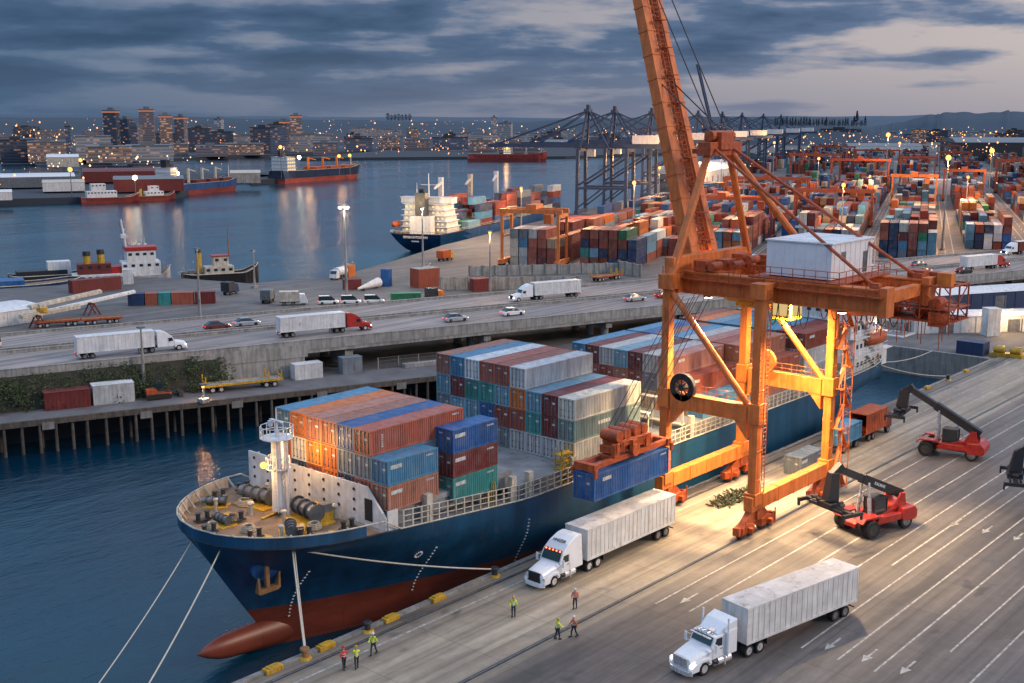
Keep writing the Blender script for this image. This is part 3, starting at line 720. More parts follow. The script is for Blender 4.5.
def make_container(L_, W_, T_, ribs, seed=0):
    t = thing('shipping_container', 'x', 'container')
    code_marks(container_mesh(L_, W_, T_, ribs), L_, W_, T_, seed).build('body', [M['container'], M['codewhite']], t)
    d = door_mesh(W_, T_).build('door', M['container'], t); r = rods_mesh(W_, T_).build('locking_bar', M['steel'], d)
    KIDS[t.name] = [t, d, r]; return t
M['codewhite'] = mk('stencil_white', (.6, .6, .58, 1), .7, 0, .5, 2)
CT = {'40': make_container(11.25, 2.12, 2.17, 42, 0), '40b': make_container(11.25, 2.12, 2.17, 42, 1), '40c': make_container(11.25, 2.12, 2.17, 42, 2), '20': make_container(5.85, 2.12, 2.17, 22, 1), '40y': make_container(12.1, 2.44, 2.58, 44, 1)}
used = set()
def put(kind, x, y, z, color, label, group, rz=0):
    src = CT[kind]; c = COL[color]; j = rng.uniform(.82, 1.15); c = (c[0] * j, c[1] * j, c[2] * j, 1)
    if kind not in used:
        used.add(kind); src.location = (x, y, z); src.rotation_euler = (0, 0, rz); src['label'] = label; src['group'] = group
        src.color = c
        for o in C.objects:
            if o.parent == src or (o.parent and o.parent.parent == src): o.color = c
        return src
    def cp(o, par):
        n = o.copy(); C.objects.link(n); n.color = c
        if par: n.parent = par
        for ch in TREE.get(o, []): cp(ch, n)
        return n
    o = cp(src, None); o.location = (x, y, z); o.rotation_euler = (0, 0, rz); o['label'] = label; o['group'] = group; return o
TREE = {}
for o in C.objects:
    if o.parent: TREE.setdefault(o.parent, []).append(o)
CW, CTI = 2.15, 2.2
POOL = ['rust red', 'dark red', 'brick red', 'salmon brown', 'orange', 'light blue', 'sky blue', 'royal blue', 'navy', 'teal', 'green', 'pale grey', 'slate grey', 'white', 'cream', 'tan', 'grey green', 'rust red', 'brick red', 'dark red', 'light blue']
def bay(x, z, rows, colors, where, kind='40', y0=68.3, skip_inner=True):
    """rows: tiers per column, column 0 is the one nearest the quay.  colors[(tier,col)] overrides."""
    n = len(rows)
    for c in range(n):
        for t in range(rows[c]):
            top = t == rows[c] - 1; side = c == 0 or rows[c - 1] <= t; far = c == n - 1
            col = colors.get((t, c)) or rng.choice(POOL)
            name = f'{col} container, {ORD[t + 1]} tier, {ORD[c + 1]} column from quay, {where}'
            put(kind if kind != '40' else rng.choice(('40', '40b', '40c')), x, y0 + CW * c + CW / 2, z + CTI * t, col, name, 'containers on the moored blue ship')
B1 = {(2, 1): 'brick red', (2, 2): 'royal blue', (2, 3): 'salmon brown', (2, 4): 'salmon brown', (2, 5): 'orange', (2, 6): 'sky blue', (2, 7): 'sky blue',
      (1, 1): 'slate grey', (1, 2): 'slate grey', (1, 3): 'orange', (1, 4): 'amber', (1, 5): 'cream', (1, 6): 'orange', (1, 7): 'rust red',
      (0, 1): 'rust red', (0, 2): 'navy', (0, 3): 'orange', (0, 4): 'rust red', (0, 5): 'navy', (0, 6): 'tan', (0, 7): 'slate grey'}
bay(61.9, 8.0, [0, 3, 3, 3, 3, 3, 3], B1, 'foremost tall stack')
# roofs of that stack: repaint so the tops read blue/red
bay(61.9, 8.0, [2], {(1, 0): 'sky blue', (0, 0): 'salmon brown'}, 'short box by breakwater', '20')
bay(69.6, 6.6 + .3, [3], {(2, 0): 'royal blue', (1, 0): 'dark red', (0, 0): 'teal'}, 'short box near bare hatch', '20')
B2 = {(3, 3): 'white', (3, 4): 'brick red', (3, 5): 'brick red', (3, 6): 'white', (3, 7): 'sky blue', (3, 8): 'salmon brown',
      (2, 0): 'cream', (2, 1): 'dark red', (2, 2): 'light blue', (2, 3): 'orange', (2, 4): 'light blue', (2, 5): 'teal', (2, 6): 'teal', (2, 7): 'dark red', (2, 8): 'light blue',
      (1, 0): 'grey green', (1, 1): 'dark red', (1, 2): 'teal', (1, 3): 'rust red', (1, 4): 'rust red', (1, 5): 'royal blue', (1, 6): 'light blue', (1, 7): 'light blue', (1, 8): 'slate grey',
      (0, 0): 'cream', (0, 1): 'pale grey', (0, 2): 'pale grey', (0, 3): 'pale grey', (0, 4): 'slate grey', (0, 5): 'pale grey', (0, 6): 'pale grey', (0, 7): 'slate grey', (0, 8): 'slate grey'}
bay(86.8, 6.5, [3, 3, 3, 4, 4, 4, 4, 4, 4], B2, 'stack behind bare hatch')
B3 = {(2, 0): 'pink brown', (2, 1): 'rust red', (1, 0): 'salmon brown', (0, 0): 'sky blue', (2, 8): 'sky blue', (2, 7): 'dark red', (2, 6): 'pale grey', (2, 5): 'light blue', (2, 4): 'dark red', (2, 3): 'pale grey', (2, 2): 'pink brown',
      (1, 8): 'rust red', (1, 7): 'brick red', (1, 6): 'rust red', (1, 5): 'salmon brown', (1, 4): 'rust red', (1, 3): 'slate grey', (1, 2): 'tan', (1, 1): 'rust red', (0, 8): 'dark red', (0, 7): 'tan', (0, 6): 'pale grey', (0, 5): 'tan', (0, 4): 'slate grey', (0, 3): 'tan'}
bay(110.6, 6.5, [1, 2, 3, 3, 3, 3, 3, 3, 3], B3, 'first bay aft of gap')
B4 = {(2, 0): 'pink brown', (2, 1): 'salmon brown', (1, 0): 'brick red', (0, 0): 'salmon brown', (2, 2): 'brick red', (2, 3): 'pink brown', (2, 4): 'pale grey', (2, 5): 'sky blue', (2, 6): 'salmon brown'}
bay(122.3, 6.5, [2, 3, 3, 3, 3, 3, 3, 3, 3], B4, 'second bay aft of gap')
B5 = {(2, 0): 'rust red', (2, 1): 'dark red', (2, 2): 'sky blue', (1, 0): 'pale grey', (1, 1): 'grey green', (0, 0): 'pale grey', (0, 1): 'slate grey', (2, 3): 'teal', (2, 4): 'sky blue', (2, 5): 'sky blue', (2, 6): 'light blue', (1, 2): 'green', (0, 2): 'slate grey', (1, 3): 'navy'}
bay(134.9, 6.5, [3, 3, 3, 3, 3, 3, 3, 3, 3], B5, 'aftmost bay of ship')

# ------------------------------------------------------------------ the orange quay crane
X0, X1, YL, YW = 97.0, 112.6, 53.9, 64.4
crane = thing('quay_crane', 'tall orange ship-to-shore gantry crane with raised boom straddling the truck lane', 'crane', (105, 59, 0))
CO = Vector((-105, -59, 0))
def cp_(mb, name, mat, parent=None, **k):
    o = mb.build(name, mat, parent or crane, **k)
    if parent is None: o.location = CO
    return o
for x in (X0, X1):
    for y in (YL, YW):
        m_ = MB(); lean = 0
        m_.bar((x, y, 3.4), (x, y, 24.6), .86, 1.0); m_.box((x, y, 3.6), (1.5, 1.3, 1.2)); m_.box((x, y, 12.2), (1.3, 1.3, 2.0)); m_.box((x, y, 24.2), (1.6, 1.6, 1.5))
        for k in range(7): m_.box((x, y, 5.5 + k * 3), (.96, 1.0, .08))
        cp_(m_, 'leg', M['orange2'] if x == X1 else M['orange'], bevel=.06)
for y in (YL, YW):
    m_ = MB(); m_.b2((X0 - 1, y - .5, 2.4), (X1 + 1, y + .5, 3.9))
    for k in range(5): m_.b2((X0 + 1 + k * 3.2, y - .56, 2.35), (X0 + 1.1 + k * 3.2, y + .56, 3.95))
    cp_(m_, 'sill_beam', M['orange2'] if y == YW else M['orange'], bevel=.06)
    m_ = MB(); m_.b2((X0 + .9, y - .55, 22.9), (X1 - .9, y + .55, 24.9)); cp_(m_, 'top_beam', M['orange'], bevel=.06)
for x in (X0, X1):
    m_ = MB(); m_.b2((x - .55, YL + .8, 11.3), (x + .55, YW - .8, 12.9)); 
    for s, yy in ((1, YL + .8), (-1, YW - .8)): m_.add([(x - .5, yy, 11.3), (x - .5, yy + s * 1.4, 11.3), (x - .5, yy, 9.6), (x + .5, yy, 11.3), (x + .5, yy + s * 1.4, 11.3), (x + .5, yy, 9.6)], [(0, 1, 2), (3, 5, 4), (0, 3, 4, 1), (1, 4, 5, 2), (0, 2, 5, 3)])
    for h in (.5, 1.0): m_.bar((x, YL + .8, 12.9 + h), (x, YW - .8, 12.9 + h), .05)
    for k in range(8): m_.bar((x, YL + 1 + k * 1.2, 12.9), (x, YL + 1 + k * 1.2, 13.9), .05)
    cp_(m_, 'portal_beam', M['orange2'] if x == X1 else M['orange'])
    m_ = MB(); m_.tube((x, YW - .3, 23.2), (x, YL + .7, 12.6), .34, None, 10); cp_(m_, 'diagonal_brace', M['orange'] if x == X0 else M['orange2'], smooth=False)
# bogies
def bogie(x, y):
    m_ = MB()
    m_.prism([(x - 2.6, 1.25), (x + 2.6, 1.25), (x + 1.2, 2.45), (x - 1.2, 2.45)], y - .35, y + .35)
    for s in (-1, 1):
        m_.prism([(x + s * 1.9 - 1.25, .5), (x + s * 1.9 + 1.25, .5), (x + s * 1.9 + 1.1, 1.2), (x + s * 1.9, 1.5), (x + s * 1.9 - 1.1, 1.2)], y - .5, y + .5)
        m_.box((x + s * 1.9, y - .75, .85), (.5, .5, .5))
    m_.box((x + 3.3, y, .9), (.5, .7, .8)); m_.box((x - 3.3, y, .9), (.5, .7, .8)); m_.box((x, y, 1.9), (.8, 1.1, .9))
    for k in (-1, 1): m_.bar((x + k * 2.9, y - .7, .4), (x + k * 2.9, y - .7, 2.0), .12)
    b = cp_(m_, 'bogie', M['redorange'], bevel=.03)
    for k in (-2.75, -1.15, 1.15, 2.75):
        w_ = MB(); w_.tube((x + k * .98, y - .17, .45), (x + k * .98, y + .17, .45), .42, None, 16); w_.tube((x + k * .98, y - .6, .45), (x + k * .98, y + .6, .45), .13, None, 8)
        w_.build('wheel', M['darksteel'], b)
for x in (X0 + .4, X1 - .2):
    for y in (YL, YW): bogie(x, y)
# girders (perpendicular to the quay), cross ties, walkways
for x in (X0 + 2.6, X1 - 3.4):
    m_ = MB(); m_.b2((x - .55, 42.6, 22.95), (x + .55, 66.2, 25.0)); m_.b2((x - .75, 42.5, 24.95), (x + .75, 66.2, 25.1)); m_.b2((x - .75, 42.5, 22.85), (x + .75, 66.2, 22.98))
    for k in range(9): m_.b2((x - .62, 44 + k * 2.6, 22.96), (x + .62, 44.07 + k * 2.6, 24.98))
    m_.b2((x - .85, 42.3, 22.6), (x + .85, 43.1, 25.3))
    gd = cp_(m_, 'main_girder', M['orange'])
    m_ = MB(); s = -1 if x < 105 else 1
    m_.b2((x + s * .6, 42.6, 24.4), (x + s * 1.5, 66, 24.5))
    for h in (.55, 1.05): m_.bar((x + s * 1.5, 42.6, 24.45 + h), (x + s * 1.5, 66, 24.45 + h), .05)
    for k in range(19): m_.bar((x + s * 1.5, 42.7 + k * 1.29, 24.4), (x + s * 1.5, 42.7 + k * 1.29, 25.5), .06)
    m_.build('walkway', M['redorange'], gd)
m_ = MB()
for y in (43.4, 50, 62.5, 65.6): m_.b2((X0 + 3.1, y - .4, 23.6), (X1 - 3.9, y + .4, 24.7))
cp_(m_, 'cross_tie', M['orange'])
# machinery house with white cladding
hs = MB(); hx0, hx1, hy0, hy1, hz0, hz1 = 100.4, 109.3, 48.6, 55.4, 25.35, 28.7
hs.b2((hx0, hy0, hz0), (hx1, hy1, hz1)); hs.b2((hx0 - .15, hy0 - .15, hz1), (hx1 + .15, hy1 + .15, hz1 + .12))
for k in range(9): hs.b2((hx0 + .6 + k * 1.1, hy0 - .04, hz0 + .1), (hx0 + .68 + k * 1.1, hy0, hz1 - .05))
for k in range(6): hs.b2((hx0 - .04, hy0 + .5 + k * 1.1, hz0 + .1), (hx0, hy0 + .58 + k * 1.1, hz1 - .05))
house = cp_(hs, 'machinery_house', M['truckwhite'])
m_ = MB(); m_.b2((hx0 + 6.8, hy0 - .07, hz0 + .2), (hx0 + 7.7, hy0 - .03, hz0 + 2.2)); m_.b2((hx0 + 2, hy0 - .07, hz0 + 1.7), (hx0 + 2.9, hy0 - .03, hz0 + 2.5)); m_.build('door', M['steel'], house)
m_ = MB()
m_.b2((hx0 - 1.3, hy0 - 1.5, 25.12), (hx1 + 1, hy1 + 1.2, 25.24))
per = [(hx0 - 1.3, hy1 + 1.2), (hx0 - 1.3, hy0 - 1.5), (hx1 + 1, hy0 - 1.5), (hx1 + 1, hy1 + 1.2)]
for (a, b), (c, d) in zip(per, per[1:]):
    for h in (.55, 1.1): m_.bar((a, b, 25.2 + h), (c, d, 25.2 + h), .06)
    for k in range(8): t = k / 8; m_.bar((a + (c - a) * t, b + (d - b) * t, 25.2), (a + (c - a) * t, b + (d - b) * t, 26.3), .06)
cp_(m_, 'house_platform', M['redorange'])
# rear machinery, lattice end and hanging platforms at the back end of the girders
m_ = MB()
for x in (108.2, 110.6, 113.0):
    for y in (40.2, 43, 46, 49, 52):
        m_.bar((x, y, 21.2), (x, y, 24.6), .14)
    for z in (21.2, 22.4, 24.6): m_.bar((x, 40.2, z), (x, 52, z), .16)
    for y in (40.2, 43, 46, 49): m_.bar((x, y, 21.2), (x, y + 3, 24.6), .1)
for y in (40.2, 43, 46, 49, 52):
    for z in (21.2, 22.4, 24.6): m_.bar((108.2, y, z), (113.0, y, z), .14)
    m_.bar((108.2, y, 21.2), (113.0, y, 24.6), .1)
m_.b2((108, 40, 21.1), (113.2, 52, 21.2)); m_.b2((108, 40, 22.35), (113.2, 52, 22.42))
for k in range(26): m_.bar((108.1, 40.2 + k * .46, 22.4), (108.1, 40.2 + k * .46, 23.4), .05)
for k in range(11): m_.bar((108.2 + k * .46, 40.1, 21.2), (108.2 + k * .46, 40.1, 21.7), .05)
for a, b in ((109, 41.5), (112, 44), (111.8, 47), (110, 50)): m_.box((a, b, 21.4), (1.6, 1.3, 1.4)); m_.tube((a - .8, b, 23), (a + .8, b, 23), .5, None, 10)
for k in range(22): m_.bar((108.3 + (k % 4) * 2.2, 41 + k * .52, 21.2), (108.3 + (k % 4) * 2.2, 41 + k * .52, 18.4 + (k * 7 % 5) * .3), .07)
m_.b2((109.5, 43.4, 24.6), (111.0, 45.0, 25.8)); m_.b2((111.6, 42.6, 24.6), (112.8, 43.8, 25.5))
cp_(m_, 'rear_platform', M['redorange'])
m_ = MB(); m_.box((110.2, 41.4, 25.1), (1.2, 1.4, 1.3)); cp_(m_, 'winch_cabin', M['orange2'], bevel=.05)
# A-frame
AP = (104.3, 63.6, 37.4)
m_ = MB(); m_.b2((101.6, 62.9, 36.6), (107.8, 64.4, 38.0)); m_.b2((103.2, 62.6, 37.2), (105.6, 64.7, 39.0)); m_.tube((102.4, 63.6, 38.6), (106.8, 63.6, 38.6), .55, None, 12); m_.bar((104.2, 64, 37), (104.2, 66.6, 37), .5)
cp_(m_, 'apex_beam', M['redorange'], bevel=.05)
for q, r in (((X0, YW - .2, 24.6), .46), ((X1, YW - .2, 24.6), .42), ((X1 - 1, YL + 1.6, 25.1), .42)):
    m_ = MB(); a = Vector((102.5 if q[0] < 100 else 106.3, 63.6, 37.2)); m_.tube(a, q, r * .85, r, 10); m_.box(q, (1.3, 1.3, .8)); cp_(m_, 'apex_strut', M['orange'])
for x, xg in ((102.6, X0 + 2.6), (106, X1 - 3.4)):
    m_ = MB(); m_.tube((x, 63.4, 37.6), (xg, 43.6, 25.1), .17, None, 8); m_.box((xg, 43.8, 25.3), (.5, .9, .6)); cp_(m_, 'backstay', M['redorange'])
# portal between the struts at the waterside
m_ = MB(); m_.b2((X0, YW - .5, 24.9), (X1 - 1, YW + .6, 26.6)); cp_(m_, 'hinge_beam', M['orange'], bevel=.05)
m_ = MB()
for a, b, c in ((100, 62.2, 25.7), (103, 61.5, 25.6), (107, 62, 25.8), (109.5, 60.5, 25.6)): m_.box((a, b, c), (1.8, 1.4, 1.1)); m_.tube((a - .9, b - 1.3, c), (a + .9, b - 1.3, c), .45, None, 12)
for k in range(14): m_.bar((99 + k * .9, 58.2, 25.1), (99 + k * .9, 58.2, 26.1), .05)
m_.bar((99, 58.2, 26.1), (111, 58.2, 26.1), .06)
cp_(m_, 'hoist_machinery', M['redorange'])
# boom, hinged at the waterside and raised
bd = Vector((0, 8.3, 29.0)).normalized()
def boom_pt(x, t, off=0): return (x, 65.9 + bd.y * t - bd.z * off * 0, 24.4 + bd.z * t)
BL = 46
m_ = MB(); 
for x, w_ in ((104.1, 2.1), (107.9, 1.3)):
    m_.bar(boom_pt(x, 0), boom_pt(x + (.9 if x < 106 else -.7), BL), 1.35, w_ * .85, 0, 1.0, w_ * .55)
    for k in range(18):
        f = k * 2.6 / BL; xx = x + (.9 if x < 106 else -.7) * f; m_.bar(boom_pt(xx, k * 2.6), boom_pt(xx, k * 2.6 + .14), 1.35 - .35 * f + .14, w_ * (.85 - .3 * f) + .12)
bm_ = cp_(m_, 'boom', M['orange'])
m_ = MB()
for k in range(23):
    t = k * 2.0
    m_.bar(boom_pt(104.8, t), boom_pt(107.4, t), .22)
    m_.bar(boom_pt(104.8 if k % 2 else 107.4, t), boom_pt(107.4 if k % 2 else 104.8, t + 2), .14)
m_.build('boom_lattice', M['redorange'], bm_)
m_ = MB()
q = Vector((0, -bd.z, bd.y))
for xs in (105.2, 106.1):
    p0, p1 = Vector(boom_pt(xs, 0)) + q * .95, Vector(boom_pt(xs, BL)) + q * .95; m_.bar(p0, p1, .07)
for k in range(90):
    p0 = Vector(boom_pt(105.2, k * .5)) + q * .95; m_.bar(p0, p0 + Vector((.9, 0, 0)), .06)
for k in range(0, 45, 3):
    p0 = Vector(boom_pt(105.65, k)) + q * 1.3; m_.box(p0, (1.5, .7, .08)); 
m_.build('ladder', M['redorange'], bm_)
for s in (104.4, 107.0):
    m_ = MB(); m_.tube((s, 64, 38.4), boom_pt(s, 21), .07, None, 6); m_.tube((s, 64, 38.4), boom_pt(s, 40), .06, None, 6); cp_(m_, 'boom_hoist_rope', M['cable'])
# stairs down the far landside leg
m_ = MB()
sx0, sy0 = X1 + 1.2, YL - .9
for a in (-.9, .9):
    for b in (-.6, .6): m_.bar((sx0 + a, sy0 + b, .6), (sx0 + a, sy0 + b, 25.6), .09)
for k in range(11):
    z = 1.0 + k * 2.2; s_ = 1 if k % 2 else -1; yb = sy0 + (.3 if k % 2 else -.3)
    m_.bar((sx0 - s_ * .8, yb, z), (sx0 + s_ * .8, yb, z + 2.2), .5, .06)
    m_.b2((sx0 + s_ * .9 - .35, sy0 - .6, z + 2.17), (sx0 + s_ * .9 + .35, sy0 + .6, z + 2.23))
    for o_ in (.45, .9, 1.1):
        m_.bar((sx0 - .9, sy0 - .6, z + 1.1 + o_), (sx0 + .9, sy0 - .6, z + 1.1 + o_), .04); m_.bar((sx0 + .9, sy0 - .6, z + 1.1 + o_), (sx0 + .9, sy0 + .6, z + 1.1 + o_), .04)
    m_.bar((sx0 - s_ * .8, yb - .25, z + 1), (sx0 + s_ * .8, yb - .25, z + 3.2), .05)
cp_(m_, 'stairway', M['orange'])
m_ = MB()
for k in range(50): m_.bar((X0 - .3, YL - .95, 4.5 + k * .4), (X0 + .3, YL - .95, 4.5 + k * .4), .05)
for s in (-.3, .3): m_.bar((X0 + s, YL - .95, 4.3), (X0 + s, YL - .95, 24.4), .06)
cp_(m_, 'ladder', M['orange'])
# operator cab and trolley under the girders, festoon cable loops
m_ = MB(); m_.b2((101.2, 56.5, 22.2), (108.6, 60.5, 22.9)); m_.box((103, 58.4, 21.9), (1, 3, .8)); m_.box((107, 58.4, 21.9), (1, 3, .8)); 
tr = cp_(m_, 'trolley', M['yellow'])
m_ = MB(); m_.b2((104.4, 54.6, 20.2), (106.8, 56.8, 22.6)); cb_ = cp_(m_, 'operator_cab', M['yellow'], bevel=.08)
m_ = MB(); m_.b2((104.33, 54.8, 20.7), (104.41, 56.6, 22.0)); m_.b2((104.6, 54.53, 20.7), (106.6, 54.61, 22.0)); m_.build('window', M['cab_glow'], cb_)
m_ = MB()
for k in range(7):
    y0 = 45.6 + k * 1.25; m_.path([(109.9, y0 + 1.25 * t, 22.8 - 2.9 * (1 - (2 * t - 1) ** 2) ** .6) for t in [i / 10 for i in range(11)]], .06, 5)
for k in range(5):
    y0 = 50.5 + k * 1.1; m_.path([(100.2, y0 + 1.1 * t, 22.8 - 2.3 * (1 - (2 * t - 1) ** 2) ** .6) for t in [i / 10 for i in range(11)]], .05, 5)
cp_(m_, 'festoon_cable', M['cable'])
# cable reels on the waterside legs
for x, y, z, r in ((X0 - .2, YW + 1.0 - 3.2, 13.6, 1.45), (X1 - 1.4, YW - 3.4, 14.2, 1.35)):
    m_ = MB(); ring = lambda rr, a0, a1: [[(x + xx, y + r_ * math.cos(t), z + r_ * math.sin(t)) for xx, r_ in ((a0, rr[0]), (a1, rr[0]), (a1, rr[1]), (a0, rr[1]))] for t in [i * math.pi / 14 for i in range(29)]]
    m_.loft(ring((r, r * .55), -.35, .15), cap=False); 
    for k in range(8): t = k * math.pi / 4; m_.bar((x - .36, y, z), (x - .36, y + r * .95 * math.cos(t), z + r * .95 * math.sin(t)), .1)
    m_.tube((x - .5, y, z), (x + .6, y, z), .35, None, 10)
    cp_(m_, 'cable_reel', M['black'] if x < 100 else M['orange'])
# crane floodlights
for q in ((99.8, 47, 22.7), (99.8, 61.5, 22.7), (110, 56, 22.7), (104, 50, 22.7)):
    m_ = MB(); m_.box(q, (.7, .7, .3)); fl = cp_(m_, 'floodlight', M['steel']); m_ = MB(); m_.box((q[0], q[1], q[2] - .2), (.55, .55, .08)); m_.build('lens', M['lampwhite'], fl)
for q, a, p in (((99.8, 60, 22.4), (100, 60, 0), 36000), ((104, 54, 22.4), (106, 56, 0), 36000), ((110, 57, 22.4), (112, 59, 0), 30000), ((99.6, 48.5, 22.4), (97, 47, 0), 24000), ((110, 49, 22.4), (112, 47, 0), 18000)):
    lamp('crane_floodlight', q, p, (1, .70, .38), .5, 128, a)
for q, p in (((100.5, 59.5, 14.5), 420), ((109, 58.5, 15.5), 300), ((109.5, 60, 6), 250), ((107, 66, 25), 500), ((104, 52, 21), 500), ((108.5, 58, 19.5), 200)):
    lamp('crane_work_light', q, p, (1, .62, .28), .3)

# spreader with head block, hoist ropes, and the blue container it carries
HV = Vector((80.2, 62.0, 5.9))
sp_r = thing('container_spreader', 'orange lifting spreader with head block hanging on ropes from the quay crane', 'spreader', HV)
m_ = MB(); z = 2.75
m_.b2((.2, -1.0, z + .15), (12.3, -.55, z + .65)); m_.b2((.2, .55, z + .15), (12.3, 1.0, z + .65))
for x in (0, 11.9): m_.b2((x, -1.22, z), (x + .6, 1.22, z + .7))
for x in (3.2, 8.8): m_.b2((x, -.9, z + .2), (x + .5, .9, z + .75))
for x in (0, 12.3):
    for s in (-1, 1): m_.b2((x - .1, s * 1.3 - .12, z - .5), (x + .3, s * 1.3 + .12, z + .3))
m_.build('spreader_frame', M['redorange'], sp_r, bevel=.04)
m_ = MB(); m_.b2((3.4, -.8, z + .9), (9.0, .8, z + 1.6)); m_.b2((4.2, -1.1, z + 1.5), (8.2, 1.1, z + 2.1)); 
for x in (4.2, 5.4, 7.0, 8.2): m_.tube((x, -1.0, z + 2.5), (x, 1.0, z + 2.5), .55, None, 14)
for x, y in ((3.6, -.9), (6.2, -1.1), (8.8, -.8), (5, .9)): m_.box((x, y, z + 1.3), (.8, .5, 1.2))
for k in range(6): m_.bar((3.4 + k * 1.1, -1.2, z + .9), (3.4 + k * 1.1, -1.2, z + 2.0), .08)
m_.bar((3.4, -1.2, z + 2.0), (9, -1.2, z + 2.0), .08); m_.tube((6.2, -1.5, z + .9), (6.2, -1.0, z + .9), .6, None, 14)
m_.build('head_block', M['redorange'], sp_r, bevel=.03)
for x, y in ((4.3, -.8), (4.3, .8), (5.3, -.8), (5.3, .8), (7.3, -.8), (7.3, .8), (8.3, -.8), (8.3, .8)):
    m_ = MB(); m_.tube((x, y, z + 2.6), (x + 10 + (8 - x) * .0, y * .8 - 1.0, 17.2), .035, None, 5); m_.build('hoist_rope', M['cable'], sp_r)
hc = put('40y', 80.2, 62.0, 5.9, 'royal blue', 'bright blue container hanging under the orange spreader above the truck', None)
if 'group' in hc: del hc['group']

# ------------------------------------------------------------------ road vehicles
def text_mb(txt, size, mat, parent, loc, rot, name='lettering', depth=.01):
    cu = bpy.data.curves.new('lettering', 'FONT'); cu.body = txt; cu.size = size; cu.extrude = depth; cu.align_x = 'CENTER'; cu.align_y = 'CENTER'; cu.offset = size * .02
    tmp = bpy.data.objects.new('tmp', cu); C.objects.link(tmp); dg = bpy.context.evaluated_depsgraph_get(); dg.update()
    me = bpy.data.meshes.new_from_object(tmp.evaluated_get(dg)); bpy.data.objects.remove(tmp); me.materials.clear(); me.materials.append(mat)
    o = bpy.data.objects.new(name, me); C.objects.link(o); o.parent = parent; o.location = loc; o.rotation_euler = rot; return o
def wheel(parent, x, y, r=.5, w=.28, rim='chrome', side=1):
    m_ = MB(); pr = [(r * .62, -w / 2), (r * .96, -w / 2), (r, -w * .38), (r, w * .38), (r * .96, w / 2), (r * .62, w / 2)]
    m_.loft([[(x + a * math.cos(t), y + b, r + a * math.sin(t)) for a, b in pr] for t in [i * math.pi / 12 for i in range(25)]], cap=False)
    t_ = m_.build('wheel', M['rubber'], parent, smooth=False)
    m_ = MB(); o = side * w / 2
    m_.loft([[(x + a * math.cos(t), y + b, r + a * math.sin(t)) for t in [i * math.pi / 9 for i in range(18)]] for a, b in ((r * .64, o * .96), (r * .56, o * .95), (r * .48, o * .35), (r * .22, o * .35), (r * .2, o * .9), (r * .02, o * .9))])
    m_.build('rim', M[rim], t_)
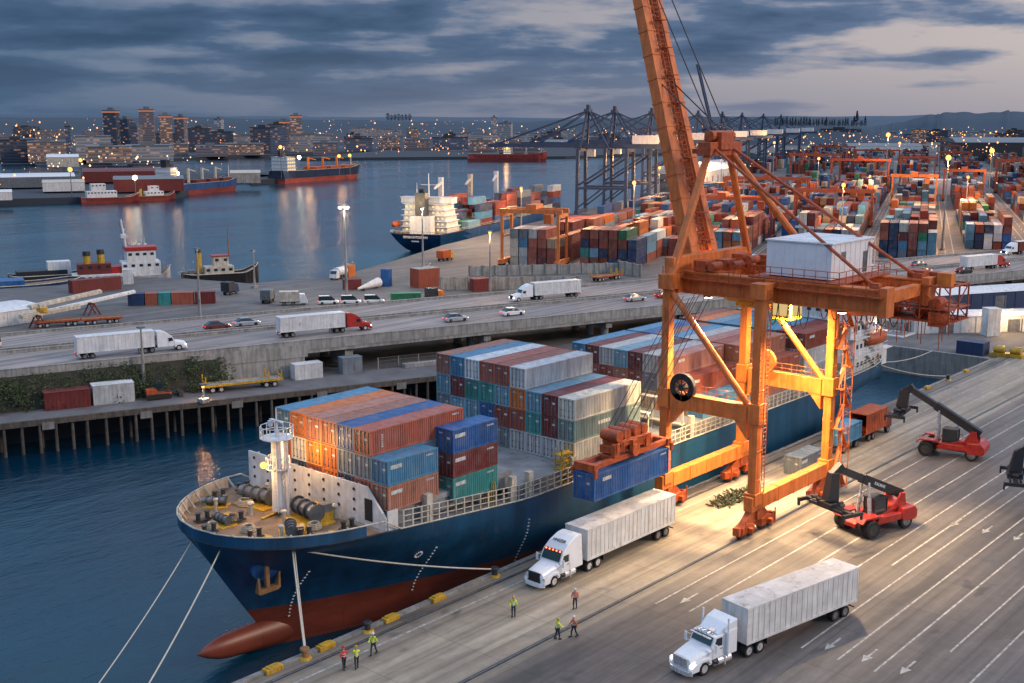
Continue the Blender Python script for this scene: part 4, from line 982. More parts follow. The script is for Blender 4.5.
def semi(name, label, loc, rz, cab='truckwhite', box='dirtywhite', roof='rustroof', style='conv', tlen=13.6, group=None, hero=True, sleeper=True, lit=False, txt=None, bend=0):
    """tractor with front axle near x=0, driving towards +x; trailer behind"""
    t = thing(name, label, 'truck', loc, rz, group)
    bev = .05 if hero else 0
    # hood
    m_ = MB()
    fw = 1.0 if style == 'conv' else 1.08
    hood = []
    prof = [(1.35, .55, .98), (1.42, .8, 1.25), (1.30, .92, 1.52), (.2, 1.02, 1.78), (-.75, 1.12, 1.95)]
    for x, hwid, top in prof:
        hood.append([(x, -hwid, .62), (x, -hwid, top - .28), (x, -hwid * .86, top - .06), (x, -hwid * .45, top), (x, hwid * .45, top), (x, hwid * .86, top - .06), (x, hwid, top - .28), (x, hwid, .62)])
    m_.loft(hood); hd = m_.build('hood', M[cab], t, bevel=.03, smooth=False)
    for s in (-1, 1):   # fenders
        m_ = MB(); m_.prism([(-.75, .75), (-.62, 1.15), (-.3, 1.3), (.35, 1.3), (.8, 1.15), (1.25, .95), (1.4, .7), (1.4, .5), (.62, .5), (.55, .8), (.3, 1.05), (-.3, 1.05), (-.55, .75)], s * .80, s * 1.2)
        m_.build('fender', M[cab], t, bevel=bev)
    # cab and sleeper
    m_ = MB()
    if style == 'aero':
        side = [(-.72, .95), (-.72, 1.95), (-1.15, 2.75), (-1.9, 3.35), (-2.9, 3.78), (-3.5, 3.85), (-3.85, 3.8), (-3.85, .95)]
        rings_ = [[(x, s * 1.2 * (1 if z < 2 else 1 - .09 * (z - 2)), z) for x, z in side] for s in (-1, 1)]
        m_.loft([[(x, -1.2 * (1 if z < 2.4 else 1 - .10 * (z - 2.4)), z) for x, z in side], [(x, 1.2 * (1 if z < 2.4 else 1 - .10 * (z - 2.4)), z) for x, z in side]])
    else:
        m_.prism([(-.72, .95), (-.72, 1.95), (-1.1, 2.62), (-2.2, 2.72), (-2.2, .95)], -1.1, 1.1)
        m_.prism([(-2.2, .95), (-2.2, 2.75), (-3.4, 2.85), (-3.4, .95)], -1.18, 1.18)
        m_.loft([[(-1.5, -.9, 2.68), (-1.5, .9, 2.68), (-1.5, .9, 2.74), (-1.5, -.9, 2.74)], [(-2.5, -1.1, 2.75), (-2.5, 1.1, 2.75), (-2.5, 1.1, 3.3), (-2.5, -1.1, 3.3)], [(-3.4, -1.15, 2.8), (-3.4, 1.15, 2.8), (-3.4, 1.15, 3.55), (-3.4, -1.15, 3.55)]])
    cabp = m_.build('cab', M[cab], t, bevel=bev)
    m_ = MB(); dx, dz = (-1.12 + .74, 2.70 - 2.02) if style != 'aero' else (-1.1 + .74, .66)
    if style == 'aero':
        m_.add([(-.745, -1.03, 2.03), (-.745, 1.03, 2.03), (-1.105, .98, 2.72), (-1.105, -.98, 2.72)], [(0, 1, 2, 3)])
        m_.add([(-.70, -1.03, 2.03), (-.70, 1.03, 2.03), (-1.06, .98, 2.72), (-1.06, -.98, 2.72)], [(0, 1, 2, 3)])
    else: m_.add([(-.70, -.98, 2.02), (-.70, .98, 2.02), (-1.04, .94, 2.58), (-1.04, -.94, 2.58)], [(0, 1, 2, 3)])
    m_.build('windscreen', M['glassteal'], t)
    for s in (-1, 1):
        yy = 1.215 if style == 'aero' else 1.115
        m_ = MB(); m_.prism([(-1.0, 1.95), (-1.22, 2.5), (-1.85, 2.5), (-1.85, 1.85)], s * yy, s * (yy - .03)); m_.build('side_window', M['glass'], t)
        m_ = MB(); m_.prism([(-.85, 1.0), (-.85, 1.85), (-.87, 1.85), (-.87, 1.0)], s * (yy + .005), s * yy); m_.prism([(-1.95, 1.0), (-1.95, 2.6), (-1.97, 2.6), (-1.97, 1.0)], s * (yy + .005), s * yy); m_.box((-1.75, s * (yy + .02), 1.65), (.2, .05, .05)); m_.build('door', M['steel'], cabp)
        if hero:
            m_ = MB(); m_.bar((-.85, s * 1.15, 2.2), (-.7, s * 1.5, 2.25), .05); m_.bar((-.85, s * 1.15, 1.7), (-.7, s * 1.5, 1.7), .05); m_.box((-.72, s * 1.52, 1.98), (.12, .22, .7)); m_.build('mirror', M['truckwhite'], t, bevel=.03)
            m_ = MB(); m_.box((1.12, s * .98, 1.0), (.42, .28, .22)); m_.build('headlight', M['head'] if lit else M['chrome'], t, bevel=.03)
            m_ = MB(); m_.tube((-1.3, s * 1.02, .72), (-2.7, s * 1.02, .72), .33, None, 14); m_.box((-1.95, s * 1.02, .72), (.1, .7, .7)); m_.build('fuel_tank', M['chrome'], t)
            m_ = MB(); m_.box((-1.1, s * 1.1, .55), (.5, .3, .08)); m_.box((-1.15, s * 1.1, .85), (.45, .26, .08)); m_.build('step', M['steel'], t)
    m_ = MB(); 
    for k in range(9): m_.b2((1.40, -.62 + k * .145, .72), (1.47, -.56 + k * .145, 1.42))
    m_.b2((1.36, -.66, .68), (1.42, .66, 1.46)); m_.b2((1.38, -.72, 1.42), (1.47, .72, 1.5)); m_.b2((1.38, -.72, .64), (1.47, .72, .72)); m_.build('grille', M['darksteel'] if style == 'aero' else M['chrome'], t)
    if not hero: m_ = MB(); m_.box((1.3, -.9, .95), (.2, .3, .22)); m_.box((1.3, .9, .95), (.2, .3, .22)); m_.build('headlight', M['head'], t)
    m_ = MB(); m_.loft([[(1.35, -1.15, z), (1.62, -.8, z), (1.68, 0, z), (1.62, .8, z), (1.35, 1.15, z), (1.2, 1.1, z), (1.2, -1.1, z)] for z in (.3, .62)]); m_.build('bumper', M['chrome'] if style == 'conv' else M[cab], t)
    if hero:
        for k in range(5):
            m_ = MB(); m_.sphere(((-1.12 if style == 'conv' else -1.12), -.8 + k * .4, 2.80 if style == 'conv' else 2.83), .085 if style == 'aero' else .07, sx=.8); m_.build('marker_light', M['marker'] if style == 'aero' else M['chrome'], t)
        if style == 'aero':
            m_ = MB(); m_.add([(-1.06, -1.02, 2.74), (-1.06, 1.02, 2.74), (-1.24, .98, 2.92), (-1.24, -.98, 2.92)], [(0, 1, 2, 3)]); m_.build('sun_visor', M['red'], t)
            if txt: text_mb(txt, .42, M['black'], t, (-1.98, 0, 3.46), (R(31), 0, R(90)))
        else:
            m_ = MB(); m_.b2((-.78, -1.0, 2.58), (-.6, 1.0, 2.64)); m_.build('sun_visor', M['chrome'], t)
            for s in (-1, 1):
                m_ = MB(); m_.tube((-2.28, s * 1.28, .9), (-2.28, s * 1.28, 3.9), .075, None, 10); m_.tube((-2.28, s * 1.28, 1.3), (-2.28, s * 1.28, 2.8), .12, None, 10); m_.build('exhaust_stack', M['truckwhite'], t)
            m_ = MB()
            for k in (-.5, -.1, .4): m_.tube((-1.35, k, 2.78), (-.9, k, 2.78), .06, .1, 8)
            m_.box((-1.6, .3, 2.82), (.5, .5, .12)); m_.build('air_horn', M['chrome'], t)
    m_ = MB(); m_.b2((-6.4, -.42, .78), (1.2, .42, 1.0)); m_.b2((-4.1, -.55, 1.0), (-3.5, .55, 1.15)); m_.b2((-6.3, -.6, 1.08), (-5.0, .6, 1.18)); m_.tube((0, -1, .5), (0, 1, .5), .1); 
    for x in (-4.85, -6.1): m_.tube((x, -1.1, .5), (x, 1.1, .5), .12)
    m_.build('chassis', M['darksteel'], t)
    for s in (-1, 1):
        wheel(t, 0, s * 1.0, .5, .3, 'chrome', s)
        for x in (-4.85, -6.1): wheel(t, x, s * .92, .5, .52, 'chrome' if hero else 'steel', s)
        if hero: m_ = MB(); m_.b2((-6.85, s * .66, .5), (-6.82, s * 1.2, 1.0)); m_.build('mud_flap', M['black'], t)
    # trailer, hinged at the fifth wheel
    tr = MB(); a, b, zb, zt, hw = -4.35 - tlen + .0, -4.35, 1.18, 4.05, 1.28
    TX = lambda x: x
    tr.b2((a, -hw, zb), (b, hw, zt))
    n = int(tlen / .62)
    for k in range(n + 1):
        x = a + .05 + (tlen - .1) * k / n
        for s in (-1, 1): tr.b2((x - .035, s * hw, zb + .1), (x + .035, s * (hw + .035), zt - .08))
    for s in (-1, 1):
        tr.b2((a, s * hw, zb - .04), (b, s * (hw + .05), zb + .16)); tr.b2((a - .02, s * (hw - .02), zt - .12), (b + .02, s * (hw + .05), zt + .02))
    for y in (-.8, 0, .8): tr.b2((b, y - .03, zb + .2), (b + .03, y + .03, zt - .1))
    body = tr.build('trailer_body', M[box], t)
    m_ = MB(); m_.b2((a - .02, -hw - .03, zt), (b + .03, hw + .03, zt + .035)); m_.build('trailer_roof', M[roof], t)
    m_ = MB()
    m_.b2((a + .02, -.5, .95), (b - 2, -.35, 1.15)); m_.b2((a + .02, .35, .95), (b - 2, .5, 1.15))
    for k in range(8): m_.b2((a + .6 + k * 1.4, -1.2, 1.08), (a + .7 + k * 1.4, 1.2, 1.16))
    m_.b2((a - .02, -1.1, .5), (a + .08, 1.1, .6)); m_.b2((a, -.6, .5), (a + .06, -.5, 1.1)); m_.b2((a, .5, .5), (a + .06, .6, 1.1))
    m_.build('trailer_frame', M['darksteel'], t)
    for s in (-1, 1):
        m_ = MB(); m_.bar((b - 2.6, s * .7, 1.1), (b - 2.6, s * .7, .25), .14); m_.box((b - 2.6, s * .7, .2), (.35, .3, .06)); m_.build('landing_leg', M['steel'], t)
        for x in (a + 1.3, a + 2.6): wheel(t, x, s * .92, .5, .52, 'steel', s)
    m_ = MB(); 
    for s in (-1, 1): m_.b2((a - .05, s * .95, 1.0), (a - .02, s * 1.2, 1.12))
    m_.build('tail_light', M['tail'], t)
    m_ = MB(); m_.b2((b, -.25, 2.1), (b + .35, .25, 2.9)); m_.build('gladhand_box', M['black'], t)
    return t
def back(yaw, x): return (-x * math.cos(yaw), -x * math.sin(yaw))
y1 = R(180 - 1.0); semi('semi_truck', 'white sleeper truck with a grey box trailer driving between the crane rails', (73.6, 61.1, .03), y1, txt='HNIZER', style='aero', tlen=13.8, box='dirtywhite', roof='rustroof')
y2 = R(180 - 11); semi('semi_truck', 'white long-nose truck with chrome stacks and stained white trailer turning across the painted lanes', (68.4, 42.4, .03), y2, style='conv', tlen=13.6, box='dirtywhite', roof='rustroof', lit=True)

def hsemi(*a, **k):
    o = semi(*a, **k); o.scale = (.84, .84, .84); return o
hsemi('semi_truck', 'white truck pulling a plain white trailer on the near carriageway, closest to the bushes', RD(25.2, 4.6, 5.22), RA, group=None, hero=False, style='aero', tlen=13.5, box='white', roof='white')
hsemi('semi_truck', 'red cab truck pulling a white trailer past the parked white vans on the highway', RD(57, 6.2, 5.22), RA, cab='red', hero=False, style='aero', tlen=13.5, box='white', roof='white')
hsemi('semi_truck', 'white truck with a long white trailer heading toward the bushes on the far carriageway', RD(95.5, 20.3, 5.22), RA + math.pi, hero=False, style='aero', tlen=13.0, box='white', roof='white')
hsemi('semi_truck', 'red cab truck with a plain white trailer beyond the crane on the highway', RD(226, 8, 5.22), RA, cab='red', hero=False, style='aero', tlen=13.0, box='white', roof='white')
hsemi('semi_truck', 'white cab truck pulling a red trailer on the far carriageway', RD(249, 24.5, 5.22), RA + math.pi, hero=False, style='aero', tlen=15.0, box='darkred', roof='white')

def car(label, loc, rz, paint, group='cars on the elevated highway', lights=True, van=False):
    t = thing('car', label, 'car', loc, rz, group); m_ = MB()
    sec = [(-2.2, .3, .62, .78), (-2.15, .25, .85, .85), (-1.3, .22, .92, .9), (.9, .22, .88, .9), (1.9, .25, .74, .86), (2.25, .32, .58, .74)]
    m_.loft([[(x, -w_, z0), (x, -w_, z1 - .12), (x, -w_ * .88, z1), (x, w_ * .88, z1), (x, w_, z1 - .12), (x, w_, z0)] for x, z0, z1, w_ in sec]); m_.build('body', paint, t, smooth=False)
    m_ = MB(); h = 1.42 if not van else 1.85
    cabn = [(-1.9, .9, .84), (-1.2, h - .05, .68), (-.3, h, .68), (.35, h - .06, .68), (1.15, .88, .82)] if not van else [(-2.15, .8, .86), (-2.1, h, .8), (0, h, .8), (.7, h - .1, .8), (1.5, .88, .84)]
    m_.loft([[(x, -.82, .85), (x, -w_ * (1 if z < 1 else .88), z), (x, w_ * (1 if z < 1 else .88), z), (x, .82, .85)] for x, z, w_ in cabn]); m_.build('glasshouse', M['glass'], t)
    m_ = MB(); m_.b2((-1.2 if not van else -2.05, -.6, h - .03), (.3, .6, h + .03)); m_.build('roof', paint, t)
    for x in (-1.35, 1.35):
        for s in (-1, 1): m_ = MB(); m_.tube((x, s * .68, .32), (x, s * .9, .32), .32, None, 12); m_.build('wheel', M['rubber'], t)
    m_ = MB(); m_.b2((2.2, -.62, .48), (2.27, -.4, .62)); m_.b2((2.2, .4, .48), (2.27, .62, .62)); m_.build('headlight', M['head'], t)
    m_ = MB(); m_.b2((-2.23, -.7, .62), (-2.18, -.45, .75)); m_.b2((-2.23, .45, .62), (-2.18, .7, .75)); m_.build('tail_light', M['tail'], t)
    return t
sil = mk('silver_car_paint', (.45, .47, .5, 1), .3, .4, .1, 1); 
car('silver blue car ahead of the white truck in the far lanes', RD(41, 20, 5.22), RA, sil)
car('dark car between the white truck and the red cab truck', RD(35.5, 19, 5.22), RA, M['darkred'])
car('silver car just ahead of the red cab truck on the bridge', RD(74.5, 5.8, 5.22), RA, sil)
car('white car ahead of the silver car on the bridge', RD(86.5, 6.4, 5.22), RA, M['truckwhite'])
car('pale car beside the painted median near the orange crane leg', RD(116, 9, 5.22), RA, sil)
car('dark red car next to the orange crane leg on the highway', RD(124, 9.5, 5.22), RA, M['red'])
car('dark car with lit headlamps on the far carriageway behind the crane', RD(152, 24, 5.22), RA + math.pi, M['black'])
car('red hatchback beside the crane rear platform on the highway', RD(199, 8, 5.22), RA, M['red'])
car('black car behind the red hatchback on the highway', RD(208, 5, 5.22), RA, M['black'])
car('grey car in the far lanes above the crane rear platform', RD(209, 19, 5.22), RA, M['steel'])
car('pale van with bright headlamps driving past the flatbed trailers', RD(-.5, 21, 5.22), RA + math.pi, M['white'], van=True)

# ------------------------------------------------------------------ reach stackers
def stacker(label, loc, rz, tele, spread_z=2.6, paint='red', txt=None, tipz=5.0):
    t = thing('reach_stacker', label, 'reach stacker', (loc[0], loc[1], .03), rz, 'container reach stackers on the quay')
    m_ = MB(); m_.prism([(-3.9, .9), (-3.9, 1.9), (-3.3, 2.15), (-1.2, 2.1), (.2, 1.55), (3.0, 1.55), (3.4, 1.2), (3.4, .8), (-3.5, .75)], -.85, .85); ch = m_.build('chassis', M[paint], t, bevel=.06)
    m_ = MB(); m_.prism([(-4.3, 1.0), (-4.3, 1.8), (-3.8, 2.3), (-2.3, 2.2), (-2.0, 1.3), (-2.4, .8), (-3.8, .8)], -1.65, 1.65); m_.build('counterweight', M[paint], t, bevel=.12)
    for s in (-1, 1):
        m_ = MB(); m_.prism([(-2.1, 1.1), (-2.1, 1.75), (.9, 1.75), (1.2, 1.2), (.9, 1.0)], s * .85, s * 1.6); m_.build('side_fender', M[paint], t, bevel=.05)
        m_ = MB(); m_.prism([(1.0, 1.85), (1.2, 2.05), (3.2, 2.05), (3.6, 1.6), (3.5, 1.5), (3.1, 1.9), (1.3, 1.9)], s * .9, s * 2.0); m_.build('front_mudguard', M[paint], t)
        m_ = MB(); m_.prism([(-3.4, 1.9), (-3.1, 3.5), (-2.5, 3.5), (-1.6, 1.9)], s * .75, s * .95); m_.build('boom_bracket', M[paint], t)
        wheel(t, 2.35, s * 1.25, .88, .62, 'darksteel', s); wheel(t, 2.35, s * 1.95, .88, .62, 'darksteel', s); wheel(t, -2.85, s * 1.35, .78, .55, 'steel', s)
    m_ = MB(); 
    for k in range(6): m_.box((-1 + k * .5, -1.62, 1.3), (.05, .05, .9))
    m_.bar((-1.1, -1.62, 2.3), (1.5, -1.62, 2.3), .05)
    for k in range(5): m_.bar((-1.1 + k * .6, -1.62, 1.7), (-1.1 + k * .6, -1.62, 2.3), .04)
    m_.build('handrail', M['black'], t)
    # cab
    m_ = MB(); m_.b2((-.9, -.75, 1.6), (.8, .75, 1.95)); m_.b2((-.95, -.8, 3.25), (.85, .8, 3.38))
    for x in (-.88, .76):
        for y in (-.72, .72): m_.bar((x, y, 1.9), (x, y, 3.3), .09)
    cab = m_.build('cab', M['black'], t)
    m_ = MB(); m_.b2((-.85, -.7, 1.95), (.73, .7, 3.25)); m_.build('window', M['glass'], cab)
    p0 = Vector((-3.0, 0, 3.3)); p1 = Vector((4.2 + tele, 0, tipz)); d = (p1 - p0); mid = p0 + d * .62
    m_ = MB(); m_.bar(p0 - d.normalized() * .5, mid, .8, .95); bo = m_.build('boom', M['black'], t, bevel=.05)
    m_ = MB(); m_.bar(p0 + d * .5, p1, .6, .72); m_.build('telescopic_section', M['darksteel'], bo)
    if txt: text_mb(txt, .42, M['white'], bo, tuple(p0 + d * .36 + Vector((0, .415, .0))), (R(90), -math.atan2(d.z, d.x) * -1, R(180)))
    for s in (-1, 1): m_ = MB(); m_.tube((1.5, s * .8, 1.7), p0 + d * .55 + Vector((0, s * .45, -.2)), .12, None, 8); m_.tube((1.5, s * .8, 1.7), Vector((1.5, s * .8, 1.7)).lerp(p0 + d * .55 + Vector((0, s * .45, -.2)), .55), .19, None, 8); m_.build('lift_cylinder', M['chrome'], t)
    h = p1; sz = h.z - spread_z
    m_ = MB(); m_.bar(h + Vector((-.3, 0, .35)), h + Vector((.9, 0, -.5)), .7, .8); m_.bar(h + Vector((.7, 0, -.2)), h + Vector((1.0, 0, -sz + .6)), .75, 1.0, 0, 1.1, 1.3)
    m_.build('boom_head', M['black'], t, bevel=.05)
    q = h + Vector((1.0, 0, -sz)); L2 = 3.05
    m_ = MB(); m_.box(q + Vector((0, 0, .25)), (1.5, 1.9, .5)); m_.box(q, (.45, 6.1, .35)); m_.box(q + Vector((.5, 0, 0)), (.2, 4.4, .3)); m_.box(q + Vector((-.5, 0, 0)), (.2, 4.4, .3))
    for s in (-1, 1):
        m_.box(q + Vector((0, s * L2, 0)), (2.44, .3, .35))
        for k in (-1, 1): m_.box(q + Vector((k * 1.15, s * L2, -.35)), (.18, .2, .5))
    for k, (a, b) in enumerate(((-.5, .9), (.5, -.9), (0, 1.6), (.3, -1.8))): m_.tube(q + Vector((a - .3, b, .5)), q + Vector((a + .3, b, .55)), .16, None, 8)
    m_.build('spreader', M['black'], t)
    for s in (-1, 1): m_ = MB(); m_.box((3.45, s * 1.3, 1.75), (.08, .25, .18)); m_.build('headlight', M['chrome'], t)
    m_ = MB(); m_.tube((-2.5, .6, 2.1), (-2.5, .6, 3.0), .09, None, 8); m_.build('exhaust_pipe', M['darksteel'], t)
    return t
stacker('red reach stacker beside the crane, its bent black boom low near the rail', (106.2, 45.4), R(160), .9, 3.3, txt='KALMAR', tipz=6.9)
stacker('red reach stacker alone at the quay edge with a raised blue-black boom', (137, 49.6), R(98), .8, 4.6, tipz=7.6)
stacker('dark reach stacker half hidden, only its boom head and one tyre showing', (123.4, 31.6), R(112), .6, 3.6, tipz=6.6)

# ------------------------------------------------------------------ boxes and truck parked behind the crane
c1 = put('20', 116.9, 60.1, .03, 'slate grey', 'weathered slate grey short container standing on the quay behind the crane', None, R(0)); 
c2 = put('20', 127.8, 60.5, 1.15, 'sky blue', 'blue grey container on a low trailer beside the orange container truck', None, R(0))
for o in (c1, c2):
    if 'group' in o: del o['group']
t = thing('container_chassis', 'low dark trailer carrying the blue grey container behind the crane', 'trailer', (127.8, 60.5, .03))
m_ = MB(); m_.b2((-.2, -.5, .85), (6.6, .5, 1.1)); m_.b2((0, -1.1, .95), (.3, 1.1, 1.1)); m_.b2((5.6, -1.1, .95), (5.9, 1.1, 1.1)); m_.build('frame', M['darksteel'], t)
for x in (1.2, 4.6):
    for s in (-1, 1): wheel(t, x, s * .85, .48, .4, 'steel', s)
t = thing('box_truck', 'orange open-sided container truck parked at the quay edge behind the crane', 'truck', (135, 60.6, .03), R(0))
m_ = MB(); m_.b2((0, -1.2, 1.1), (6.1, -1.1, 3.6)); m_.b2((0, 1.1, 1.1), (6.1, 1.2, 3.6)); m_.b2((0, -1.25, 3.6), (6.1, 1.25, 3.72)); m_.b2((6.0, -1.1, 1.1), (6.1, 1.1, 3.6)); m_.b2((0, -1.1, 1.05), (6.1, 1.1, 1.15))
for k in range(12): m_.b2((.2 + k * .5, -1.24, 1.2), (.4 + k * .5, -1.2, 3.5))
m_.build('cargo_box', M['redorange'], t)
m_ = MB(); m_.b2((0, -.5, .75), (7, .5, 1.0)); m_.build('chassis', M['darksteel'], t)
m_ = MB(); m_.prism([(6.2, .7), (6.2, 2.7), (7.6, 2.7), (7.9, 1.7), (7.9, .7)], -1.1, 1.1); m_.build('cab', M['darkred'], t, bevel=.05)
for x in (1.2, 2.4, 6.9):
    for s in (-1, 1): wheel(t, x, s * .9, .48, .4, 'steel', s)
# heap of lashing gear and nets under the crane
m_ = MB(); r = random.Random(3)
for k in range(260):
    a = r.uniform(-1, 1); b = r.uniform(-1, 1)
    if a * a + b * b > 1: continue
    x, y, z = 105 + a * 4.2, 60.6 + b * 1.15, .05 + .55 * (1 - a * a - b * b) * r.random()
    m_.bar((x, y, z), (x + r.uniform(-1, 1), y + r.uniform(-.6, .6), z + r.uniform(-.05, .5)), r.uniform(.07, .22), r.uniform(.05, .16))
tag(m_.build('lashing_gear_pile', mk('green_lashing_gear', (.05, .06, .035, 1), .9, 0, .6, 3)), 'long heap of dark green lashing gear and nets lying between the crane legs', 'lashing gear', kind=None)

# ------------------------------------------------------------------ quay edge furniture and moorings
for i, (x, lab) in enumerate([(47.6, 'yellow bollard block on the quay kerb nearest the bulbous bow'), (52.6, 'yellow kerb block just beyond the mooring bollard with ropes'), (59.4, 'yellow kerb block between the mooring bollard and the white truck'), (64.8, 'yellow kerb block nearest the cab of the white sleeper truck'), (150, 'yellow kerb block at the quay edge beyond the orange box truck'), (170, 'yellow kerb block at the quay edge facing the ship stern'), (186, 'yellow kerb block nearest the end of the dock basin')]):
    m_ = MB(); m_.b2((x - .75, 65.3, .02), (x + .75, 65.95, .42)); m_.b2((x - .5, 65.35, .42), (x + .5, 65.9, .5))
    tag(m_.build('kerb_block', M['yellow'], bevel=.06), lab, 'kerb block')
def bollard(x, lab, mat='darksteel'):
    t = thing('mooring_bollard', lab, 'bollard', (x, 65.5, 0))
    m_ = MB(); m_.tube((0, 0, .02), (0, 0, .2), .55, .45, 14); m_.build('base', M['yellow'], t)
    m_ = MB(); m_.tube((0, 0, .2), (0, 0, .7), .26, .24, 14); m_.tube((0, 0, .7), (0, 0, .9), .4, .36, 14); m_.build('post', M[mat], t, bevel=.04)
bollard(50.5, 'mooring bollard with two bow ropes looped over it', 'wood'); bollard(71.9, 'mooring bollard on the quay beside the front of the white sleeper truck'); bollard(56.8, 'plain mooring bollard between the workers and the ship bow'); bollard(160, 'mooring bollard at the quay edge by the ship stern'); bollard(178, 'mooring bollard at the quay edge near the basin end')
def rope(label, p, q, sag, r=.06, mat='rope_w'):
    m_ = MB(); p, q = Vector(p), Vector(q); pts = []
    for i in range(17):
        f = i / 16; v = p.lerp(q, f); v.z -= sag * 4 * f * (1 - f); pts.append(v)
    m_.path(pts, r, 6); tag(m_.build('mooring_rope', M[mat]), label, 'rope', 'mooring ropes of the blue ship')
fy = hull_side(53.6, 6.2)
rope('mooring rope dropping steeply from the bow to the bollard below', (53.9, fy - .05, 6.3), (50.5, 65.5, .6), .1, .07)
rope('second strand of the steep bow rope beside the first', (54.1, fy - .05, 6.3), (50.6, 65.5, .6), .25, .055)
rope('long mooring rope running from the bow along the hull to the quay by the truck', (54.1, fy - .05, 6.3), (71.9, 65.5, .7), .35, .07)
rope('mooring rope running down from the bow tip into the near corner', (50.3, 75.6, 6.3), (33, 63.5, .6), .5, .06)
rope('outermost thin mooring rope off the far side of the bow tip', (49.9, 79.0, 6.3), (30, 66, .6), .6, .045)
rope('stern mooring rope across the basin to the quay', (160, 69.5, 5.0), (178, 65.6, .7), .5, .06)
rope('second stern mooring rope running to the basin end wall', (161, 71, 5.0), (198, 76, .4), .8, .06)
bollard(33, 'mooring bollard nearest the viewer at the quay edge')

# ------------------------------------------------------------------ people
def skin_fig(name, chain, edges, parent, mat, sub=1):
    me = bpy.data.meshes.new(name); me.from_pydata([c[0] for c in chain], edges, []); me.materials.append(mat)
    o = bpy.data.objects.new(name, me); C.objects.link(o); o.parent = parent
    m = o.modifiers.new('skin', 'SKIN'); sk = me.skin_vertices[0].data
    for i, c in enumerate(chain): sk[i].radius = (c[1], c[1] if len(c) < 3 else c[2]); sk[i].use_root = i == 0
    if sub: s = o.modifiers.new('sub', 'SUBSURF'); s.levels = sub; s.render_levels = sub
    m.use_smooth_shade = True
    return o
def person(label, x, y, rz, vest, helmet='white', stride=.18, arm=(.25, -.2), vests=None, bare=False):
    t = thing('person', label, 'person', (x, y, .024), rz, None)
    st = stride; hip, sh = .93, 1.42
    def V(a, b, c): return (a, b, c)
    armp = {}
    ch = [(V(0, 0, 1.0), .13, .1), (V(.01, 0, 1.2), .13, .1), (V(.02, 0, 1.4), .15, .1), (V(.03, 0, 1.52), .055), (V(.04, 0, 1.60), .07), (V(.05, 0, 1.68), .095, .085), (V(.05, 0, 1.76), .07)]
    ed = [(0, 1), (1, 2), (2, 3), (3, 4), (4, 5), (5, 6)]
    def limb(pts, root):
        for i, p in enumerate(pts): ch.append(p); ed.append((root if i == 0 else len(ch) - 2, len(ch) - 1))
        return len(ch) - 1
    arms = []
    for s, k in ((-1, arm[0]), (1, arm[1])):
        e = V(.02 + k * .35, s * .27, 1.17); h = V(.08 + k * .95, s * .27, .96 + abs(k) * .22)
        if abs(k) > .6: h = V(.30, s * .16, 1.22)
        w_ = limb([(V(.02, s * .19, 1.42), .06), (e, .043), (h, .03)], 2)
        hv = Vector(h); dv = (hv - Vector(e)).normalized(); pl = hv + dv * .05
        pc = limb([(tuple(pl), .03, .018)], w_)
        for f in range(4): o_ = (f - 1.5) * .018; limb([(tuple(pl + dv * .04 + Vector((o_, 0, 0))), .009), (tuple(pl + dv * (.085 - abs(f - 1.4) * .01) + Vector((o_ + .012, -s * .014, 0))), .008)], pc)
        limb([(tuple(pl + Vector((.035, 0, -.01)) + dv * .01), .009), (tuple(pl + Vector((.045, -s * .01, 0)) + dv * .045), .008)], pc)
        arms.append((V(.02, s * .19, 1.42), e, h))
    legs = []
    for s, k in ((-1, st), (1, -st)):
        kn = V(k * .7 + .03, s * .11, .50); an = V(k * 1.2 - (.06 if k < 0 else 0), s * .11, .09 + (.05 if k < 0 else 0)); to = V(an[0] + .17, s * .12, .045)
        limb([(V(0, s * .10, .9), .085), (kn, .06), (an, .042), (to, .035)], 0); legs.append((V(0, s * .1, .92), kn, an, to))
    skin_fig('body', ch, ed, t, M['skin'])
    # jacket
    ch = [(V(0, 0, 1.12), .165, .125), (V(0, 0, .93), .175, .135), (V(.01, 0, 1.3), .175, .125), (V(.02, 0, 1.45), .14, .1), (V(.025, 0, 1.5), .075)]; ed = [(0, 1), (0, 2), (2, 3), (3, 4)]
    for (a, e, h) in arms:
        n = len(ch); hh = tuple(Vector(e).lerp(Vector(h), .92)); ch += [(a, .08), (e, .062), (hh, .048)]; ed += [(3, n), (n, n + 1), (n + 1, n + 2)]
    skin_fig('jacket', ch, ed, t, vest)
    m_ = MB()
    for z in (1.08, 1.26): m_.loft([[(.005 + .155 * math.cos(a), .2 * math.sin(a), z + dz) for dz in (0, .05)] for a in [i * math.pi / 8 for i in range(17)]], closed=False, cap=False)
    m_.build('reflective_stripe', M['white'], t)
    ch = [(V(0, 0, .93), .15, .115)]; ed = []
    for (a, kn, an, to) in legs:
        n = len(ch); ch += [(a, .098), (kn, .075), (tuple(Vector(kn).lerp(Vector(an), .9)), .06)]; ed += [(0, n), (n, n + 1), (n + 1, n + 2)]
    skin_fig('trousers', ch, ed, t, M['trouser'])
    for (a, kn, an, to) in legs:
        m_ = MB(); m_.loft([[(an[0] - .08, an[1] - .05, an[2] - .07), (an[0] - .08, an[1] + .05, an[2] - .07), (an[0] - .06, an[1] + .05, an[2] + .06), (an[0] - .06, an[1] - .05, an[2] + .06)], [(an[0] + .07, an[1] - .05, an[2] - .08), (an[0] + .07, an[1] + .05, an[2] - .08), (an[0] + .05, an[1] + .05, an[2] + .03), (an[0] + .05, an[1] - .05, an[2] + .03)], [(to[0] + .05, to[1] - .045, max(0, an[2] - .09)), (to[0] + .05, to[1] + .045, max(0, an[2] - .09)), (to[0] + .04, to[1] + .04, an[2] - .03), (to[0] + .04, to[1] - .04, an[2] - .03)]]); m_.build('boot', M['black'], t, smooth=False)
    m_ = MB(); rs = []
